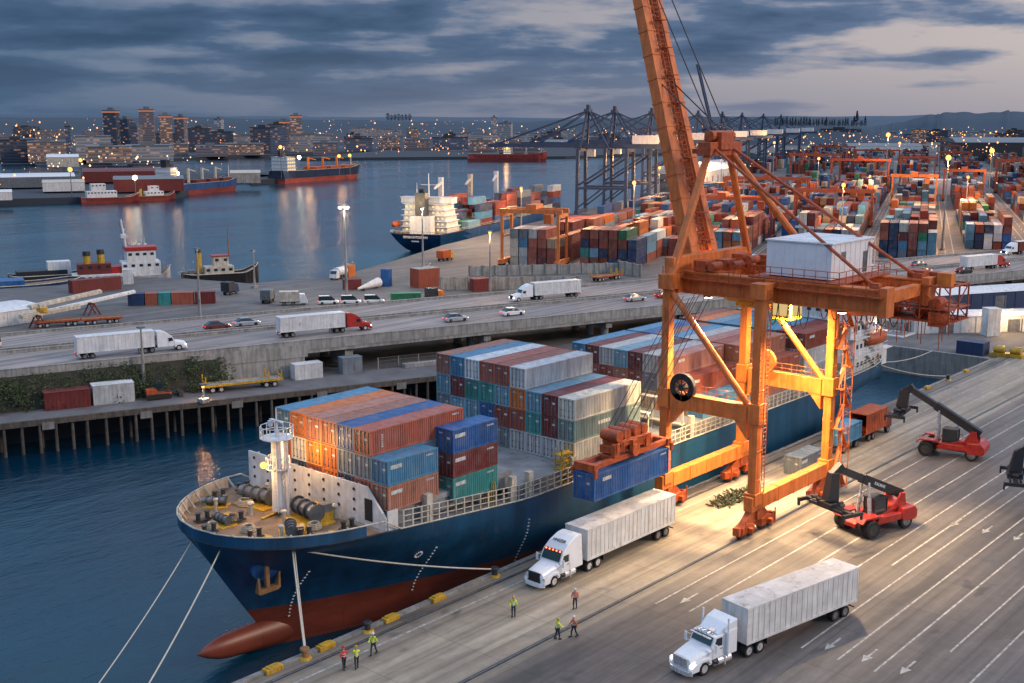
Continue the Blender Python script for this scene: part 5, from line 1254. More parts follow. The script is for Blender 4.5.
    for j in range(6): a = j / 5 * math.pi / 2; rs.append([(.05 + .135 * math.cos(a) * math.cos(b), .115 * math.cos(a) * math.sin(b), 1.735 + .13 * math.sin(a)) for b in [i * math.pi / 8 for i in range(16)]])
    m_.loft([[(.06 + .165 * math.cos(b), .135 * math.sin(b), 1.73) for b in [i * math.pi / 8 for i in range(16)]]] + rs); m_.build('helmet', M[helmet], t, smooth=True)
    m_ = MB(); m_.box((.145, 0, 1.655), (.03, .022, .035)); m_.box((.135, -.032, 1.69), (.015, .02, .012)); m_.box((.135, .032, 1.69), (.015, .02, .012)); m_.box((.135, 0, 1.615), (.012, .045, .01)); m_.build('face', M['skin'], t)
    return t
person('person in red overalls and helmet walking beside a workmate near the bow', 51.3, 61.9, R(70), M['hivis_r'], 'red', .16)
person('person in yellow jacket raising both hands to the helmet beside the red workmate', 52.0, 61.3, R(60), M['hivis_y'], 'yellow', .12, (.8, .8))
person('person in yellow jacket walking alone behind the pair near the bow', 54.4, 62.1, R(200), M['hivis_y'], 'white', .2)
person('person in yellow jacket and dark trousers standing alone in front of the white truck', 66.6, 58.6, R(220), M['hivis_y'], 'yellow', .03, (.1, -.1))
person('person in orange jacket standing next to the white truck with hands low', 71.2, 55.8, R(210), M['hivis_o'], 'white', .05, (.1, .1))
person('person in yellow jacket facing a workmate on the open quay', 65.7, 53.2, R(-20), M['hivis_y'], 'yellow', .1, (.4, .2))
person('person in orange jacket walking next to a yellow jacketed workmate on the open quay', 66.9, 52.5, R(160), M['hivis_o'], 'white', .17)

# ------------------------------------------------------------------ highway on its bridge
def road_mat():
    m, nt, p, N, L = nodes('highway_surface')
    v = coord(nt, (1, 1, 1), rot=-RA)
    tr = noise(nt, coord(nt, (.01, 1.1, 1), rot=-RA), 1, 4, .6); a = noise(nt, coord(nt, (.06, .06, 1)), 1, 6, .65)
    c = mix(nt, 'MULTIPLY', 1, (.31, .265, .245, 1), ramp(nt, tr, [(.35, g(.5)), (.62, g(1.15))])); c = mix(nt, 'MULTIPLY', .8, c, ramp(nt, a, [(.3, g(.65)), (.7, g(1.15))]))
    L.new(c, p.inputs['Base Color']); p.inputs['Roughness'].default_value = .7; return m
rm = road_mat()
def strip(s0, s1, n0, n1, z0, z1, mb=None, mat_i=0):
    mb = mb or MB(); mb.flat([RD(s0, n0)[:2], RD(s1, n0)[:2], RD(s1, n1)[:2], RD(s0, n1)[:2]], z0, z1, mat_i); return mb
struct('highway', strip(-160, 700, 0, 14.2, 4.2, 5.2), rm); struct('highway', strip(-160, 700, 16.6, 30.5, 4.2, 5.205), rm)
t = thing('highway_bridge', 'long grey concrete highway bridge with parapets and piers running behind the moored ship', 'bridge', RD(0, 0, 0))
BO = Vector([-c for c in RD(0, 0, 0)])
def bp(mb, name, mat=None, **k):
    o = mb.build(name, mat or M['concrete_l'], t, **k); o.location = BO; return o
for n, w_ in ((-.35, .35), (14.2, .3), (16.3, .3), (30.5, .35)):
    mb = strip(-160, 700, n, n + w_, 4.0, 5.6); strip(-160, 700, n - .08, n + w_ + .08, 5.6, 5.7, mb); bp(mb, 'parapet')
bp(strip(40, 700, -.25, .15, 3.45, 4.1), 'edge_girder'); bp(strip(40, 700, 13.9, 14.4, 3.45, 4.1), 'edge_girder'); bp(strip(40, 700, 2, 12, 3.2, 4.15), 'deck_box', M['concrete'])
bp(strip(-160, 700, 16.9, 30.3, 3.2, 4.15), 'deck_box', M['concrete'])
for k in range(24):
    sx = 52 + k * 26
    mb = MB()
    for n in (2, 7, 12): q = RD(sx, n, 0); mb.tube(q, (q[0], q[1], 3.0), .75, None, 12)
    mb.bar(RD(sx, .5, 2.7), RD(sx, 13.5, 2.7), 1.4, 1.0); bp(mb, 'pier')
    mb = MB()
    for n in (19, 28): q = RD(sx, n, 0); mb.tube(q, (q[0], q[1], 3.2), .75, None, 12)
    mb.bar(RD(sx, 17.5, 2.7), RD(sx, 29.5, 2.7), 1.4, 1.0); bp(mb, 'pier')
mb = strip(26, 44, -.5, 30, -.1, 4.15); strip(26, 44.5, -.62, .2, 3.0, 5.0, mb); bp(mb, 'abutment')
mb = MB()
for n in (.7, 13.4, 17.1, 29.8):
    strip(-150, 690, n - .08, n + .08, 5.206, 5.214, mb)
for n in (4.6, 9.0, 21.2, 25.6):
    for k in range(60): strip(-150 + k * 12, -146 + k * 12, n - .08, n + .08, 5.208, 5.216, mb)
struct('lane_markings', mb, M['paint_line'])
# embankment with bushes on the landward left part
emb = MB(); emb.loft([[RD(s_, n, z) for n, z in ((-3.2, 0), (-.3, 4.6), (16, 4.6), (30.6, 4.6), (33, 0))] for s_ in range(-160, 31, 10)], closed=False, cap=False)
struct('embankment', emb, mk('embankment_soil', (.045, .042, .028, 1), .95, 0, .5, .5, bump=.6))
leafm = mk('shrub_leaf', (.040, .062, .022, 1), .85, 0, .6, .6)
leafm2 = mk('shrub_leaf_light', (.10, .115, .04, 1), .85, 0, .5, .6)
def leaves(mb, c, r, n, rg, size=.28, sq=.8):
    for _ in range(n):
        a, b = rg.uniform(0, 2 * math.pi), math.acos(rg.uniform(-1, 1)); q = r * rg.uniform(.45, 1.05) ** .6
        p = Vector((c[0] + q * math.sin(b) * math.cos(a), c[1] + q * math.sin(b) * math.sin(a), c[2] + q * sq * math.cos(b)))
        u = Vector((rg.uniform(-1, 1), rg.uniform(-1, 1), rg.uniform(-.6, .6))).normalized() * size * rg.uniform(.6, 1.5); v = u.orthogonal().normalized().lerp(Vector((0, 0, 1)), .3) * size * rg.uniform(.5, 1.1)
        mb.add([p - u, p - v * .6, p + u, p + v], [(0, 1, 2, 3)], 0 if rg.random() < .72 else 1)
r = random.Random(11)
mb = MB()
for _ in range(210):
    k = r.uniform(-40, 31); f = r.random(); n = -4.2 + 3.6 * f; z = .2 + 3.9 * f; h = r.uniform(.7, 1.5)
    leaves(mb, RD(k, n, z + .3), h, 90, r, .17)
tag(mb.build('bushes', [leafm, leafm2]), 'dense dark green bushes growing along the foot of the highway embankment', 'bushes', kind='stuff')
r = random.Random(5)
for i, (s_, n, h) in enumerate([(42, -5.5, 1.4), (60, -4.6, 1.2)]):
    pass

# ------------------------------------------------------------------ the old wharf with its piles
WRZ = -R(20.8)
t = thing('timber_wharf', 'old timber wharf on a row of dark piles below the highway bushes', 'wharf', W(0, 0, 0)); WO = Vector([-c for c in W(0, 0, 0)])
def wp(mb, name, mat, **k): o = mb.build(name, mat, t, **k); o.location = WO; return o
def ws(s0, s1, n0, n1, z0, z1, mb=None): mb = mb or MB(); mb.flat([W(s0, n0)[:2], W(s1, n0)[:2], W(s1, n1)[:2], W(s0, n1)[:2]], z0, z1); return mb
wp(ws(-160, 124, .1, 9.5, -.55, .03), 'deck', mk('wharf_road', (.15, .145, .15, 1), .85, 0, .4, .25, bump=.3))
wp(ws(-160, 124, -.15, .35, -.65, .16), 'kerb_beam', M['timber']); 
fp = MB(); fp.box((0, 0, 0), (1.6, .12, 1.0), WRZ); rep(fp.build('fender_plank', M['concrete'], t), [(*[a + b for a, b in zip(W(-20 + k * 13, -.2)[:2], WO[:2])], -.8) for k in range(11)])
pile = MB(); pile.tube((0, 0, -7), (0, 0, -.5), .24, .2, 9); pile = pile.build('pile', M['timber'], t)
pts = []
rr_ = random.Random(2)
for k in range(72):
    q = W(-34 + k * 2.15 + rr_.uniform(-.3, .3), .1 + (k % 3) * .08); pts.append((q[0] + WO[0], q[1] + WO[1], rr_.uniform(-.1, .1)))
for k in range(26):
    q = W(-30 + k * 6 + rr_.uniform(-.8, .8), 3.0); pts.append((q[0] + WO[0], q[1] + WO[1], 0))
rep(pile, pts)
mb = ws(-34, 124, 6.8, 7.4, -7, -.6); wp(mb, 'bulkhead', M['black'])
# fence between bridge and wharf
t = thing('wire_fence', 'low wire fence with pale posts along the wharf road below the bridge', 'fence', W(60, 9.6, 0)); FO = Vector([-c for c in W(60, 9.6, 0)])
mb = MB()
for k in range(9): a = W(58 + k * 3.6, 9.8, 0); mb.bar(a, (a[0], a[1], 1.9), .12)
mb.build('post', M['concrete_l'], t).location = FO
mb = MB()
for z in (.1, .7, 1.3, 1.85): mb.bar(W(58, 9.8, z), W(87, 9.8, z), .05)
for k in range(60): a = W(58 + k * .49, 9.8, 0); mb.bar(a, (a[0], a[1], 1.85), .025)
mb.build('mesh_panel', M['steel'], t).location = FO
def simple_box(name, label, cat, loc, dims, rz, mat, group=None, extra=None, roof=None):
    t = thing(name, label, cat, loc, rz, group); mb = MB(); mb.box((0, 0, dims[2] / 2), dims); 
    for k in range(int(dims[0] / .6)): 
        for s in (-1, 1): mb.box((-dims[0] / 2 + .4 + k * .6, s * dims[1] / 2, dims[2] / 2), (.1, .06, dims[2] - .3))
    mb.build('body', mat, t)
    mb = MB(); mb.box((0, 0, dims[2] + .04), (dims[0] + .1, dims[1] + .1, .08)); mb.build('roof', roof or mat, t)
    mb = MB()
    for s in (-1, 1): mb.box((dims[0] / 2 + .02, s * dims[1] * .24, dims[2] / 2), (.05, dims[1] * .42, dims[2] - .25))
    mb.build('door', roof or mat, t)
    if extra: extra(t)
    return t
WR = -R(20.8)
cm_ = lambda nm: mk('paint_' + nm.replace(' ', '_'), (*COL[nm], 1), .6, 0, .3, .6, .35, .15)
cmat = {k: cm_(k) for k in ('dark red', 'pale grey', 'brick red', 'navy', 'teal', 'rust red', 'royal blue', 'green', 'white', 'slate grey', 'orange', 'cream', 'sky blue')}
simple_box('shipping_container', 'dull red container lying beside the bushes on the old wharf road', 'container', W(9.3, 6.2, .05), (6.1, 2.4, 2.5), WR, cmat['dark red'])
simple_box('shipping_container', 'pale grey container next to the dull red one on the old wharf road', 'container', W(15.6, 6.4, .05), (5.7, 2.4, 2.8), WR, cmat['pale grey'], roof=cmat['white'])
def flatbed(label, loc, rz, L_=12, deck='yellow', posts=True, group=None):
    t = thing('flatbed_trailer', label, 'trailer', loc, rz, group); mb = MB(); mb.box((0, 0, 1.1), (L_, 2.4, .22)); 
    mb.build('deck', M['wood'] if deck == 'wood' else M['concrete_l'], t)
    mb = MB(); 
    for s in (-1, 1): mb.box((0, s * 1.15, 1.12), (L_, .16, .34))
    mb.box((0, -.4, .85), (L_ - 1, .15, .35)); mb.box((0, .4, .85), (L_ - 1, .15, .35)); 
    mb.build('side_rail', M['yellow'] if deck != 'wood' else M['redorange'], t)
    if posts:
        for x in (-L_ / 2 + .2, L_ / 2 - 2.2, L_ / 2 - .2): mb = MB(); mb.bar((x, -1.1, 1.1), (x, -1.1, 2.6), .18); mb.bar((x, 1.1, 1.1), (x, 1.1, 2.6), .18); mb.bar((x, -1.1, 1.6), (x, 1.1, 1.6), .14); mb.build('stanchion', M['yellow'], t)
    for x in (-L_ / 2 + 1.2, -L_ / 2 + 2.5, L_ / 2 - 2.6, L_ / 2 - 1.3):
        for s in (-1, 1): wheel(t, x, s * .95, .45, .3, 'chrome', s)
    return t
flatbed('yellow railed flatbed trailer standing empty on the old wharf road', W(34.5, 6.0, .04), WR, 12)
t = thing('tracked_loader', 'small dark tracked loader with an orange engine cover on the old wharf road', 'machine', W(21.8, 5.6, .04), WR)
mb = MB(); 
for s in (-1, 1): mb.prism([(-1.6, .1), (-1.9, .45), (-1.5, .8), (1.5, .8), (1.9, .45), (1.6, .1)], s * .7, s * 1.15)
mb.build('track', M['rubber'], t)
mb = MB(); mb.prism([(-1.7, .6), (-1.7, 1.5), (-.3, 1.6), (0, .9), (1.9, .9), (1.9, .6)], -.65, .65); mb.build('body', M['redorange'], t, bevel=.05)
mb = MB(); mb.b2((-.4, -.5, 1.5), (.7, .5, 2.3)); mb.build('cab', M['glass'], t); mb = MB(); mb.bar((.9, -.5, 1.1), (3.0, -.5, .6), .18); mb.bar((.9, .5, 1.1), (3.0, .5, .6), .18); mb.box((3.2, 0, .45), (.6, 2.0, .7)); mb.build('bucket_arm', M['darksteel'], t)
simple_box('site_cabin', 'white site cabin standing against the bridge abutment', 'cabin', RD(43.5, -2.6, 0), (4.6, 2.2, 2.4), RA, cmat['white'])
simple_box('site_cabin', 'grey site cabin beside the white cabin below the bridge', 'cabin', RD(51, -2.4, 0), (3.4, 2.0, 2.6), RA, cmat['slate grey'])
mb = MB(); mb.box((0, 0, .35), (16, 1.2, .7)); o = mb.build('concrete_kerb', M['concrete_l'], None, bevel=.04); o.location = W(70, 8.6, .03); o.rotation_euler = (0, 0, WR); tag(o, 'long pale concrete kerb in front of the wire fence below the bridge', 'kerb')
# stuff on the far end of the basin
simple_box('site_cabin', 'dark blue cabin at the end of the dock basin', 'cabin', (202.4, 70.5, 0), (3.4, 4.6, 2.2), 0, cmat['navy'])
for x, y, lab in ((203.5, 66.2, 'yellow mooring winch beside the dark blue cabin'), (204, 63.6, 'yellow mooring winch nearest the painted quay lanes by the basin'), (201.8, 92.5, 'yellow mooring winch at the far corner of the basin')):
    t = thing('mooring_winch', lab, 'winch', (x, y, 0)); mb = MB(); mb.box((0, 0, .3), (2.2, 2.6, .6)); mb.box((.6, 0, 1.0), (.8, 1.2, 1.3)); mb.build('base', M['yellow'], t); mb = MB(); mb.tube((-.3, -.9, 1.1), (-.3, .9, 1.1), .55, None, 12); mb.build('drum', M['yellow'], t)
t = thing('mobile_gangway', 'pale wheeled gangway tower standing near the basin end wall', 'gangway', (211.5, 88, 0)); mb = MB()
for a in (-1.5, 1.5):
    for b in (-1.5, 1.5): mb.bar((a, b, 0), (a, b, 5.2), .2)
for z in (.2, 2.6, 5.2): mb.box((0, 0, z), (3.4, 3.4, .15))
mb.bar((-1.5, -1.5, 0), (1.5, -1.5, 5), .12); mb.build('frame', M['concrete_l'], t); mb = MB(); mb.box((0, 0, .1), (6, 4.5, .2)); mb.build('base', M['white'], t)
# long pale sheds / trailers under the highway at the right
def longshed(label, a, b, w_, h, mat, end, sidew=None):
    a, b = Vector(a), Vector(b); rz = math.atan2(b.y - a.y, b.x - a.x); L_ = (b - a).length
    t = thing('warehouse_shed', label, 'shed', (a.x, a.y, 0), rz); mb = MB(); mb.b2((0, -w_ / 2, 0), (L_, w_ / 2, h * .8)); 
    for k in range(int(L_ / 3)): mb.b2((k * 3 + .5, w_ / 2, .1), (k * 3 + .7, w_ / 2 + .08, h * .8)); mb.b2((k * 3 + .5, -w_ / 2 - .08, .1), (k * 3 + .7, -w_ / 2, h * .8))
    mb.build('wall', end, t)
    mb = MB(); mb.loft([[(x, -w_ / 2 - .2, h * .8), (x, -w_ * .3, h * .95), (x, 0, h), (x, w_ * .3, h * .95), (x, w_ / 2 + .2, h * .8)] for x in (-.2, L_ + .2)], closed=True); mb.build('roof', mat, t)
    st_ = max(14, L_ / 8); mb = MB(); mb.b2((0, -w_ / 2 - .06, 0), (3, -w_ / 2 - .02, h * .62)); rep(mb.build('door', M['steel'], t), [(5 + k * st_, 0, 0) for k in range(max(1, int((L_ - 6) / st_)))])
    mb = MB(); mb.b2((-.06, -w_ * .25, 0), (-.02, w_ * .25, h * .6)); mb.build('door', M['steel'], t)
    return t
longshed('low pale roofed shed behind the basin, the farther of the two', (240, 97), (297, 66), 7, 4.6, M['white'], cmat['navy'])
longshed('low pale roofed shed behind the basin, the nearer one with a lit wall', (216, 88), (258, 50), 5.5, 4.0, M['white'], M['dirtywhite'])
lamp('shed_lamp', (226, 72, 5), 2600, (1, .62, .28), .4); lamp('shed_lamp', (222, 62, 6), 2600, (1, .6, .25), .4)
simple_box('site_cabin', 'small white cabin between the two low sheds near the basin', 'cabin', (222.5, 74.5, 0), (2.6, 2.4, 5.2), R(-40), cmat['white'])

# ------------------------------------------------------------------ lamp posts
def lamppost(label, x, y, h, mat='lampwarm', arms=1, power=0, col=(1, .62, .28), lit=True, group='tall lamp posts of the port', head=.55):
    t = thing('lamp_post', label, 'lamp post', (x, y, 0), 0, group); mb = MB(); mb.tube((0, 0, 0), (0, 0, h), .28 + h * .004, .12, 8); mb.box((0, 0, .3), (1.3, 1.3, .6)); mb.build('pole', M['concrete_l'], t)
    for k in range(arms):
        a = k * 2 * math.pi / max(arms, 1) + .6; dx, dy = math.cos(a) * (.9 if arms > 1 else .0), math.sin(a) * (.9 if arms > 1 else 0)
        mb = MB(); mb.bar((0, 0, h - .1), (dx, dy, h + .1), .12); mb.box((dx, dy, h + .25), (.9, .9, .25)); mb.build('lamp_housing', M['steel'], t)
        mb = MB(); mb.sphere((dx, dy, h - .02), head * .6, 8, 5); mb.build('lamp', M[mat] if lit else M['white'], t)
    if power: lamp('lamp_light', (x, y, h - .5 - head * .62 - .35), power, col, .3)
    return t
lamppost('tall lit lamp post rising beside the parked white vans', 167.2, 197.1, 21.5, 'lampwhite', 3, 15000, (1, .78, .5), head=.6)
lamppost('unlit white lamp post on the far carriageway edge ahead of the white truck', 127.1, 194.2, 15.5, lit=False, head=.5)
lamppost('lit lamp post standing behind the white truck on the far carriageway', 191.8, 175.9, 15.5, 'lampwarm', 1, 9000, head=.6)
lamppost('lamp post with a pale floodlight at the stern of the second ship', 222.7, 229.6, 16.5, 'lampwhite', 2, 9000, (1, .8, .55), head=.4)
lamppost('short thin lamp post at the water edge left of the tall lit one', 167.8, 232.2, 9, lit=False)
lamppost('thin lamp post in front of the dull red container on the wharf', *W(20.5, 8.8)[:2], 10, lit=False, head=.3)

lamppost('low lit lamp at the very edge of the old wharf near the flatbed trailer', *W(27.2, .1)[:2], 2.4, 'lampwarm', 1, 1500, (1, .5, .2), head=.4)  # added lamp, there only for the warm reflection in the water
# ------------------------------------------------------------------ open apron beyond the highway
AP_ = random.Random(4)
simple_box('shipping_container', 'long brownish red container stack lying beside the ferry landing', 'container', (139.5, 257, 0), (12, 2.6, 3.0), R(-6), cmat['dark red'])
for i, (px, py, L_, cn, lab) in enumerate([(134.4, 229.9, 3.4, 'navy', 'navy container at the near end of the row by the black tug'), (137.0, 227.9, 2.6, 'brick red', 'small red container second in the row by the black tug'), (139.2, 226.2, 2.6, 'teal', 'teal container third in the row by the black tug'), (142.3, 223.8, 4.6, 'brick red', 'red container fourth in the row by the black tug'), (146.1, 220.8, 4.4, 'dark red', 'dark red container at the far end of the row by the black tug')]):
    simple_box('shipping_container', lab, 'container', (px, py, 0), (L_, 2.5, 2.6), R(-38), cmat[cn])
flatbed('long orange brown flatbed trailer beside the fallen crane boom, the nearer one', (109.5, 217.5, 0), R(-22), 9, 'wood', False)
flatbed('long orange brown flatbed trailer ahead of the other one in the yard', (117, 213.8, 0), R(-22), 8, 'wood', False)
# crane boom sections and white roofed hall at far left
def lattice(label, p, q, w_, mat):
    p, q = Vector(p), Vector(q); d = q - p; n = max(4, int(d.length / w_)); sd = d.normalized().cross(Vector((0, 0, 1))) * w_ / 2; up = Vector((0, 0, w_ / 2)); mb = MB()
    cs = [sd + up, sd - up, -sd - up, -sd + up]
    for c in cs: mb.bar(p + c, q + c, .16)
    for k in range(n):
        a, b = p + d * k / n, p + d * (k + 1) / n
        for i in range(4): mb.bar(a + cs[i], b + cs[(i + 1) % 4], .09)
    o = mb.build('crane_boom_section', mat); return tag(o, label, 'crane part')
def slab_boom(label, p, q, w_, h, mat):
    mb = MB(); mb.bar(p, q, w_, h); mb.bar(Vector(p) + Vector((0, 0, h * .62)), Vector(q) + Vector((0, 0, h * .62)), w_ * .5, h * .3); return tag(mb.build('crane_boom_section', mat, bevel=.1), label, 'crane part')
slab_boom('long cream crane boom section lying highest on the pile near the barge', (108, 226, 3.0), (127, 232, 3.6), 1.3, .7, M['cream'])
slab_boom('short cream crane boom section lying over the flatbed trailers', (103, 219.5, 2.4), (115.5, 220, 3.0), 1.6, .8, M['cream'])
slab_boom('white crane boom section resting on red trestles', (112, 224, 2.2), (134, 230, 3.0), 1.1, .6, M['white'])
t = thing('crane_carriage', 'round yellow crane turntable lying on the boom pile', 'crane part', (107.5, 219.5, 2.9)); mb = MB(); mb.tube((0, 0, 0), (0, 0, .9), 1.1, None, 16); mb.build('turntable', M['yellow'], t); mb = MB(); mb.box((0, 0, 1.2), (1.2, 1, .7)); mb.build('cabin', M['cream'], t)
for i, (x, y, lab) in enumerate(((121, 225, 'red trestle under the white boom section'), (106, 218.5, 'dark red trestle at the end of the short cream boom'))):
    t = thing('trestle', lab, 'trestle', (x, y, 0)); mb = MB()
    for s in (-1, 1): mb.bar((s * 1.4, -1, 0), (0, -1, 2.4), .25); mb.bar((s * 1.4, 1, 0), (0, 1, 2.4), .25)
    mb.bar((0, -1.3, 2.4), (0, 1.3, 2.4), .4); mb.build('frame', M['darkred'], t)
longshed('white roofed hall at the very edge beside the dark blue barge', (84, 229), (110, 232), 12, 3.6, M['white'], M['dirtywhite'])
# vehicles and things near the lit lamp post
def small_truck(label, loc, rz, cabm, boxm, L_=5, tank=False):
    t = thing('delivery_truck', label, 'truck', loc, rz); mb = MB()
    if tank: mb.tube((-L_, 0, 1.9), (0, 0, 1.9), 1.15, None, 14)
    else: mb.b2((-L_, -1.15, .9), (0, 1.15, 3.1))
    mb.build('cargo_box', boxm, t); mb = MB(); mb.prism([(.15, .5), (.15, 2.5), (1.3, 2.5), (1.75, 1.5), (1.95, .5)], -1.05, 1.05); mb.build('cab', cabm, t, bevel=.05)
    mb = MB(); mb.add([(1.38, -.9, 2.35), (1.38, .9, 2.35), (1.76, .9, 1.55), (1.76, -.9, 1.55)], [(0, 1, 2, 3)]); mb.build('windscreen', M['glass'], t)
    mb = MB(); mb.b2((-L_, -.4, .6), (1.4, .4, .85)); mb.build('chassis', M['darksteel'], t)
    for x in (-L_ + 1, -1.2, 1.0):
        for s in (-1, 1): wheel(t, x, s * .85, .42, .3, 'steel', s)
    return t
small_truck('white tanker truck with orange end parked at the water edge', (191.5, 229.5, 0), R(200), M['white'], M['white'], 7.5, True)
simple_box('shipping_container', 'small orange red container behind the white tanker truck', 'container', (197, 231.5, 0), (3.6, 2.6, 3), R(20), cmat['orange'])
small_truck('white and cream box truck, the nearest of the parked row by the lamp post', (158.5, 203.2, 0), R(-38), M['white'], M['cream'], 4.2)
car('parked white van second in the row by the lit lamp post', (163.6, 199.2, 0), R(-38), M['truckwhite'], 'white vans parked by the lamp post', van=True)
car('parked white van third in the row by the lit lamp post', (167.4, 196.0, 0), R(-38), M['truckwhite'], 'white vans parked by the lamp post', van=True)
car('parked white van last in the row beside the green container', (171.3, 192.6, 0), R(-38), M['truckwhite'], 'white vans parked by the lamp post', van=True)
simple_box('shipping_container', 'bright green container beside the last parked white van', 'container', (176.2, 187.4, 0), (6.6, 2.4, 2.2), R(-36), cmat['green'])
simple_box('shipping_container', 'tall blue container standing beside the white tarpaulin cone', 'container', (191.5, 210.5, 0), (1.8, 2.2, 4.2), R(20), cmat['royal blue'])
simple_box('shipping_container', 'red container next to the brown open shed', 'container', (201, 187.5, 0), (4.4, 2.6, 3.0), R(-25), cmat['dark red'])
simple_box('site_shed', 'brown square shed between the blue and the red container', 'shed', (197.5, 203, 0), (6.2, 4, 4.6), R(-10), cmat['rust red'], roof=M['concrete_l'])
simple_box('shipping_container', 'short dark red container under the lit lamp post', 'container', (182.5, 213, 0), (4.2, 2.4, 2.4), R(-30), cmat['dark red'])
t = thing('wind_blade_cover', 'long pale cone wrapped in tarpaulin lying near the blue container', 'load', (180.5, 208.5, 0)); mb = MB(); mb.tube((0, 0, .7), (8.2, 1.8, 1.3), .25, 1.2, 12); mb.build('tarpaulin', M['dirtywhite'], t); mb = MB(); mb.box((2, .5, .25), (.4, 1.2, .5)); mb.box((7, 1.6, .15), (.4, 1.8, .3)); mb.build('cradle', M['darksteel'], t)
small_truck('small orange terminal tractor between the green and red containers', (182.5, 184, 0), R(-25), M['orange2'], M['darksteel'], 2.4)
small_truck('orange truck parked on the quay below the second ship', (241, 238, 0), R(15), M['yellow'], M['redorange'], 4.6)
small_truck('dark small truck alone on the open apron beyond the container row', (156.5, 211.5, 0), R(40), M['darksteel'], M['steel'], 3.2)
small_truck('dark blue pickup truck at the water edge left of the tanker', (158, 228, 0), R(20), M['navy'], M['darksteel'], 2.4)
# concrete barrier walls
for i, (a, b, h, lab) in enumerate([((196, 196), (219, 172), 3.0, 'grey barrier wall running past the green container'), ((219, 208), (251, 183), 2.6, 'long grey barrier wall in front of the first yard stacks'), ((251, 183), (247, 173), 3.2, 'short pale barrier wall at the end of the long grey one'), ((202, 208), (218, 222), 2.4, 'low grey barrier wall beside the brown square shed')]):
    t = thing('barrier_wall', lab, 'wall', (a[0], a[1], 0)); mb = MB(); d = Vector((b[0] - a[0], b[1] - a[1], 0)); mb.bar((0, 0, h / 2), (d.x, d.y, h / 2), .4, h); mb.build('panel', M['concrete_l'], t); mb = MB(); n = int(d.length / 3.2)
    for k in range(n + 1): p = d * k / n; mb.box((p.x, p.y, h / 2 + .1), (.6, .6, h + .2))
    mb.build('post', M['concrete'], t)
flatbed('dark red flatbed trailer behind the white truck on the far carriageway', (217, 183, 0), R(-20), 13, 'wood', False); flatbed('dark red flatbed trailer at the end of the long barrier wall', (237, 176.5, 0), R(-5), 10, 'wood', True)

# ------------------------------------------------------------------ container yard
def color_attr_mat(name, rough=.6, emis=0):
    m, nt, p, N, L = nodes(name); at = N.new('ShaderNodeVertexColor'); at.layer_name = 'tint'
    c = at.outputs[0]
    n_ = noise(nt, coord(nt, (.4, .4, 1.2)), 1, 5, .7); c = mix(nt, 'MULTIPLY', .8, c, ramp(nt, n_, [(.3, g(.55)), (.65, g(1.1))]))
    L.new(c, p.inputs['Base Color']); p.inputs['Roughness'].default_value = rough
    if emis: L.new(at.outputs[0], p.inputs['Emission Color']); p.inputs['Emission Strength'].default_value = emis
    return m
tint_m = color_attr_mat('container_paint_tinted', .75)
def tinted(name, mb, cols, mat, per):
    """mb built of equal primitives with `per` corners each; one colour per primitive"""
    me = mb.mesh(name, mat); a = me.color_attributes.new('tint', 'FLOAT_COLOR', 'CORNER'); buf = []
    for c in cols: buf += [c[0], c[1], c[2], 1.0] * per
    a.data.foreach_set('color', buf); o = bpy.data.objects.new(name, me); C.objects.link(o); return o
yr = random.Random(21)
YPOOL = ['rust red'] * 9 + ['dark red'] * 9 + ['brick red'] * 7 + ['salmon brown'] * 2 + ['orange'] * 3 + ['light blue'] * 2 + ['sky blue'] * 4 + ['royal blue'] * 3 + ['navy'] * 8 + ['teal', 'green', 'pale grey', 'pale grey', 'slate grey', 'slate grey', 'slate grey', 'white', 'cream', 'tan']
ym = container_mesh(12.1, 2.44, 2.58, 30).mesh('shipping_container', M['container'])
dm_ = door_mesh(2.44, 2.58)
for v_, f_ in ((dm_.v, dm_.f),):
    full = container_mesh(12.1, 2.44, 2.58, 30).add(v_, f_); ym = full.mesh('shipping_container', M['container'])
#        name, b0, columns, a0, rows, max tiers, description
BL = [('C', -3, 6, 362, 34, 4, 'block left of the lit lane'), ('D', -25.5, 5, 396, 30, 4, 'block right of the lit lane'),
      ('E', -62, 9, 452, 28, 3, 'rightmost yard block'), ('B', 21, 9, 392, 32, 4, 'block behind the white machinery house'),
      ('A', 52, 10, 345, 30, 4, 'block behind the orange boom'), ('Z', 97.5, 5, 306, 9, 4, 'block under the nearest gantry'),
      ('K', 75.5, 6, 311, 9, 4, 'block beside the nearest gantry'), ('Q', 84, 12, 455, 20, 3, 'block below the blue cranes')]
cand = []
for nm, b0, nc, a0, nr, mt, desc in BL:
    ph = yr.random() * 9
    for r_ in range(nr):
        if nm in 'CDEAB' and r_ in (11, 12, 22): continue
        for c_ in range(nc):
            h = mt * (.72 + .34 * math.sin(r_ * .8 + ph) * math.cos(c_ * .7 + ph)) + yr.uniform(-.9, .8)
            h = max(0 if r_ else 2, min(mt, round(h)))
            if r_ == 0 and nm in 'CKZ': h = mt if 0 < c_ < nc else mt - 1
            for k in range(h):
                a = a0 + r_ * 13.2 + (yr.uniform(-.15, .15)); b = b0 + c_ * 2.75
                lastc = yr.choice(YPOOL) if (not cand or yr.random() < .6) else cand[-1][8]
                cand.append((a, b, k, h, r_, c_, nm, desc, lastc))
def vis(q):
    a, b, k, h, r_, c_, nm, d, col = q; x, y, z = Y(a, b, k * 2.6); dist = math.hypot(x, y)
    bx = math.degrees(HEAD - math.atan2(y, x)); inside = -25 < bx < 26
    exposed = (k >= h - 1) + (r_ == 0) * 1.2 + (c_ == 0) * .4
    return (exposed > 0) * inside * (1 + .25 * exposed) * 1e4 / dist ** 1.2
cand.sort(key=vis, reverse=True)
NIND = 172
ORDB = ORD
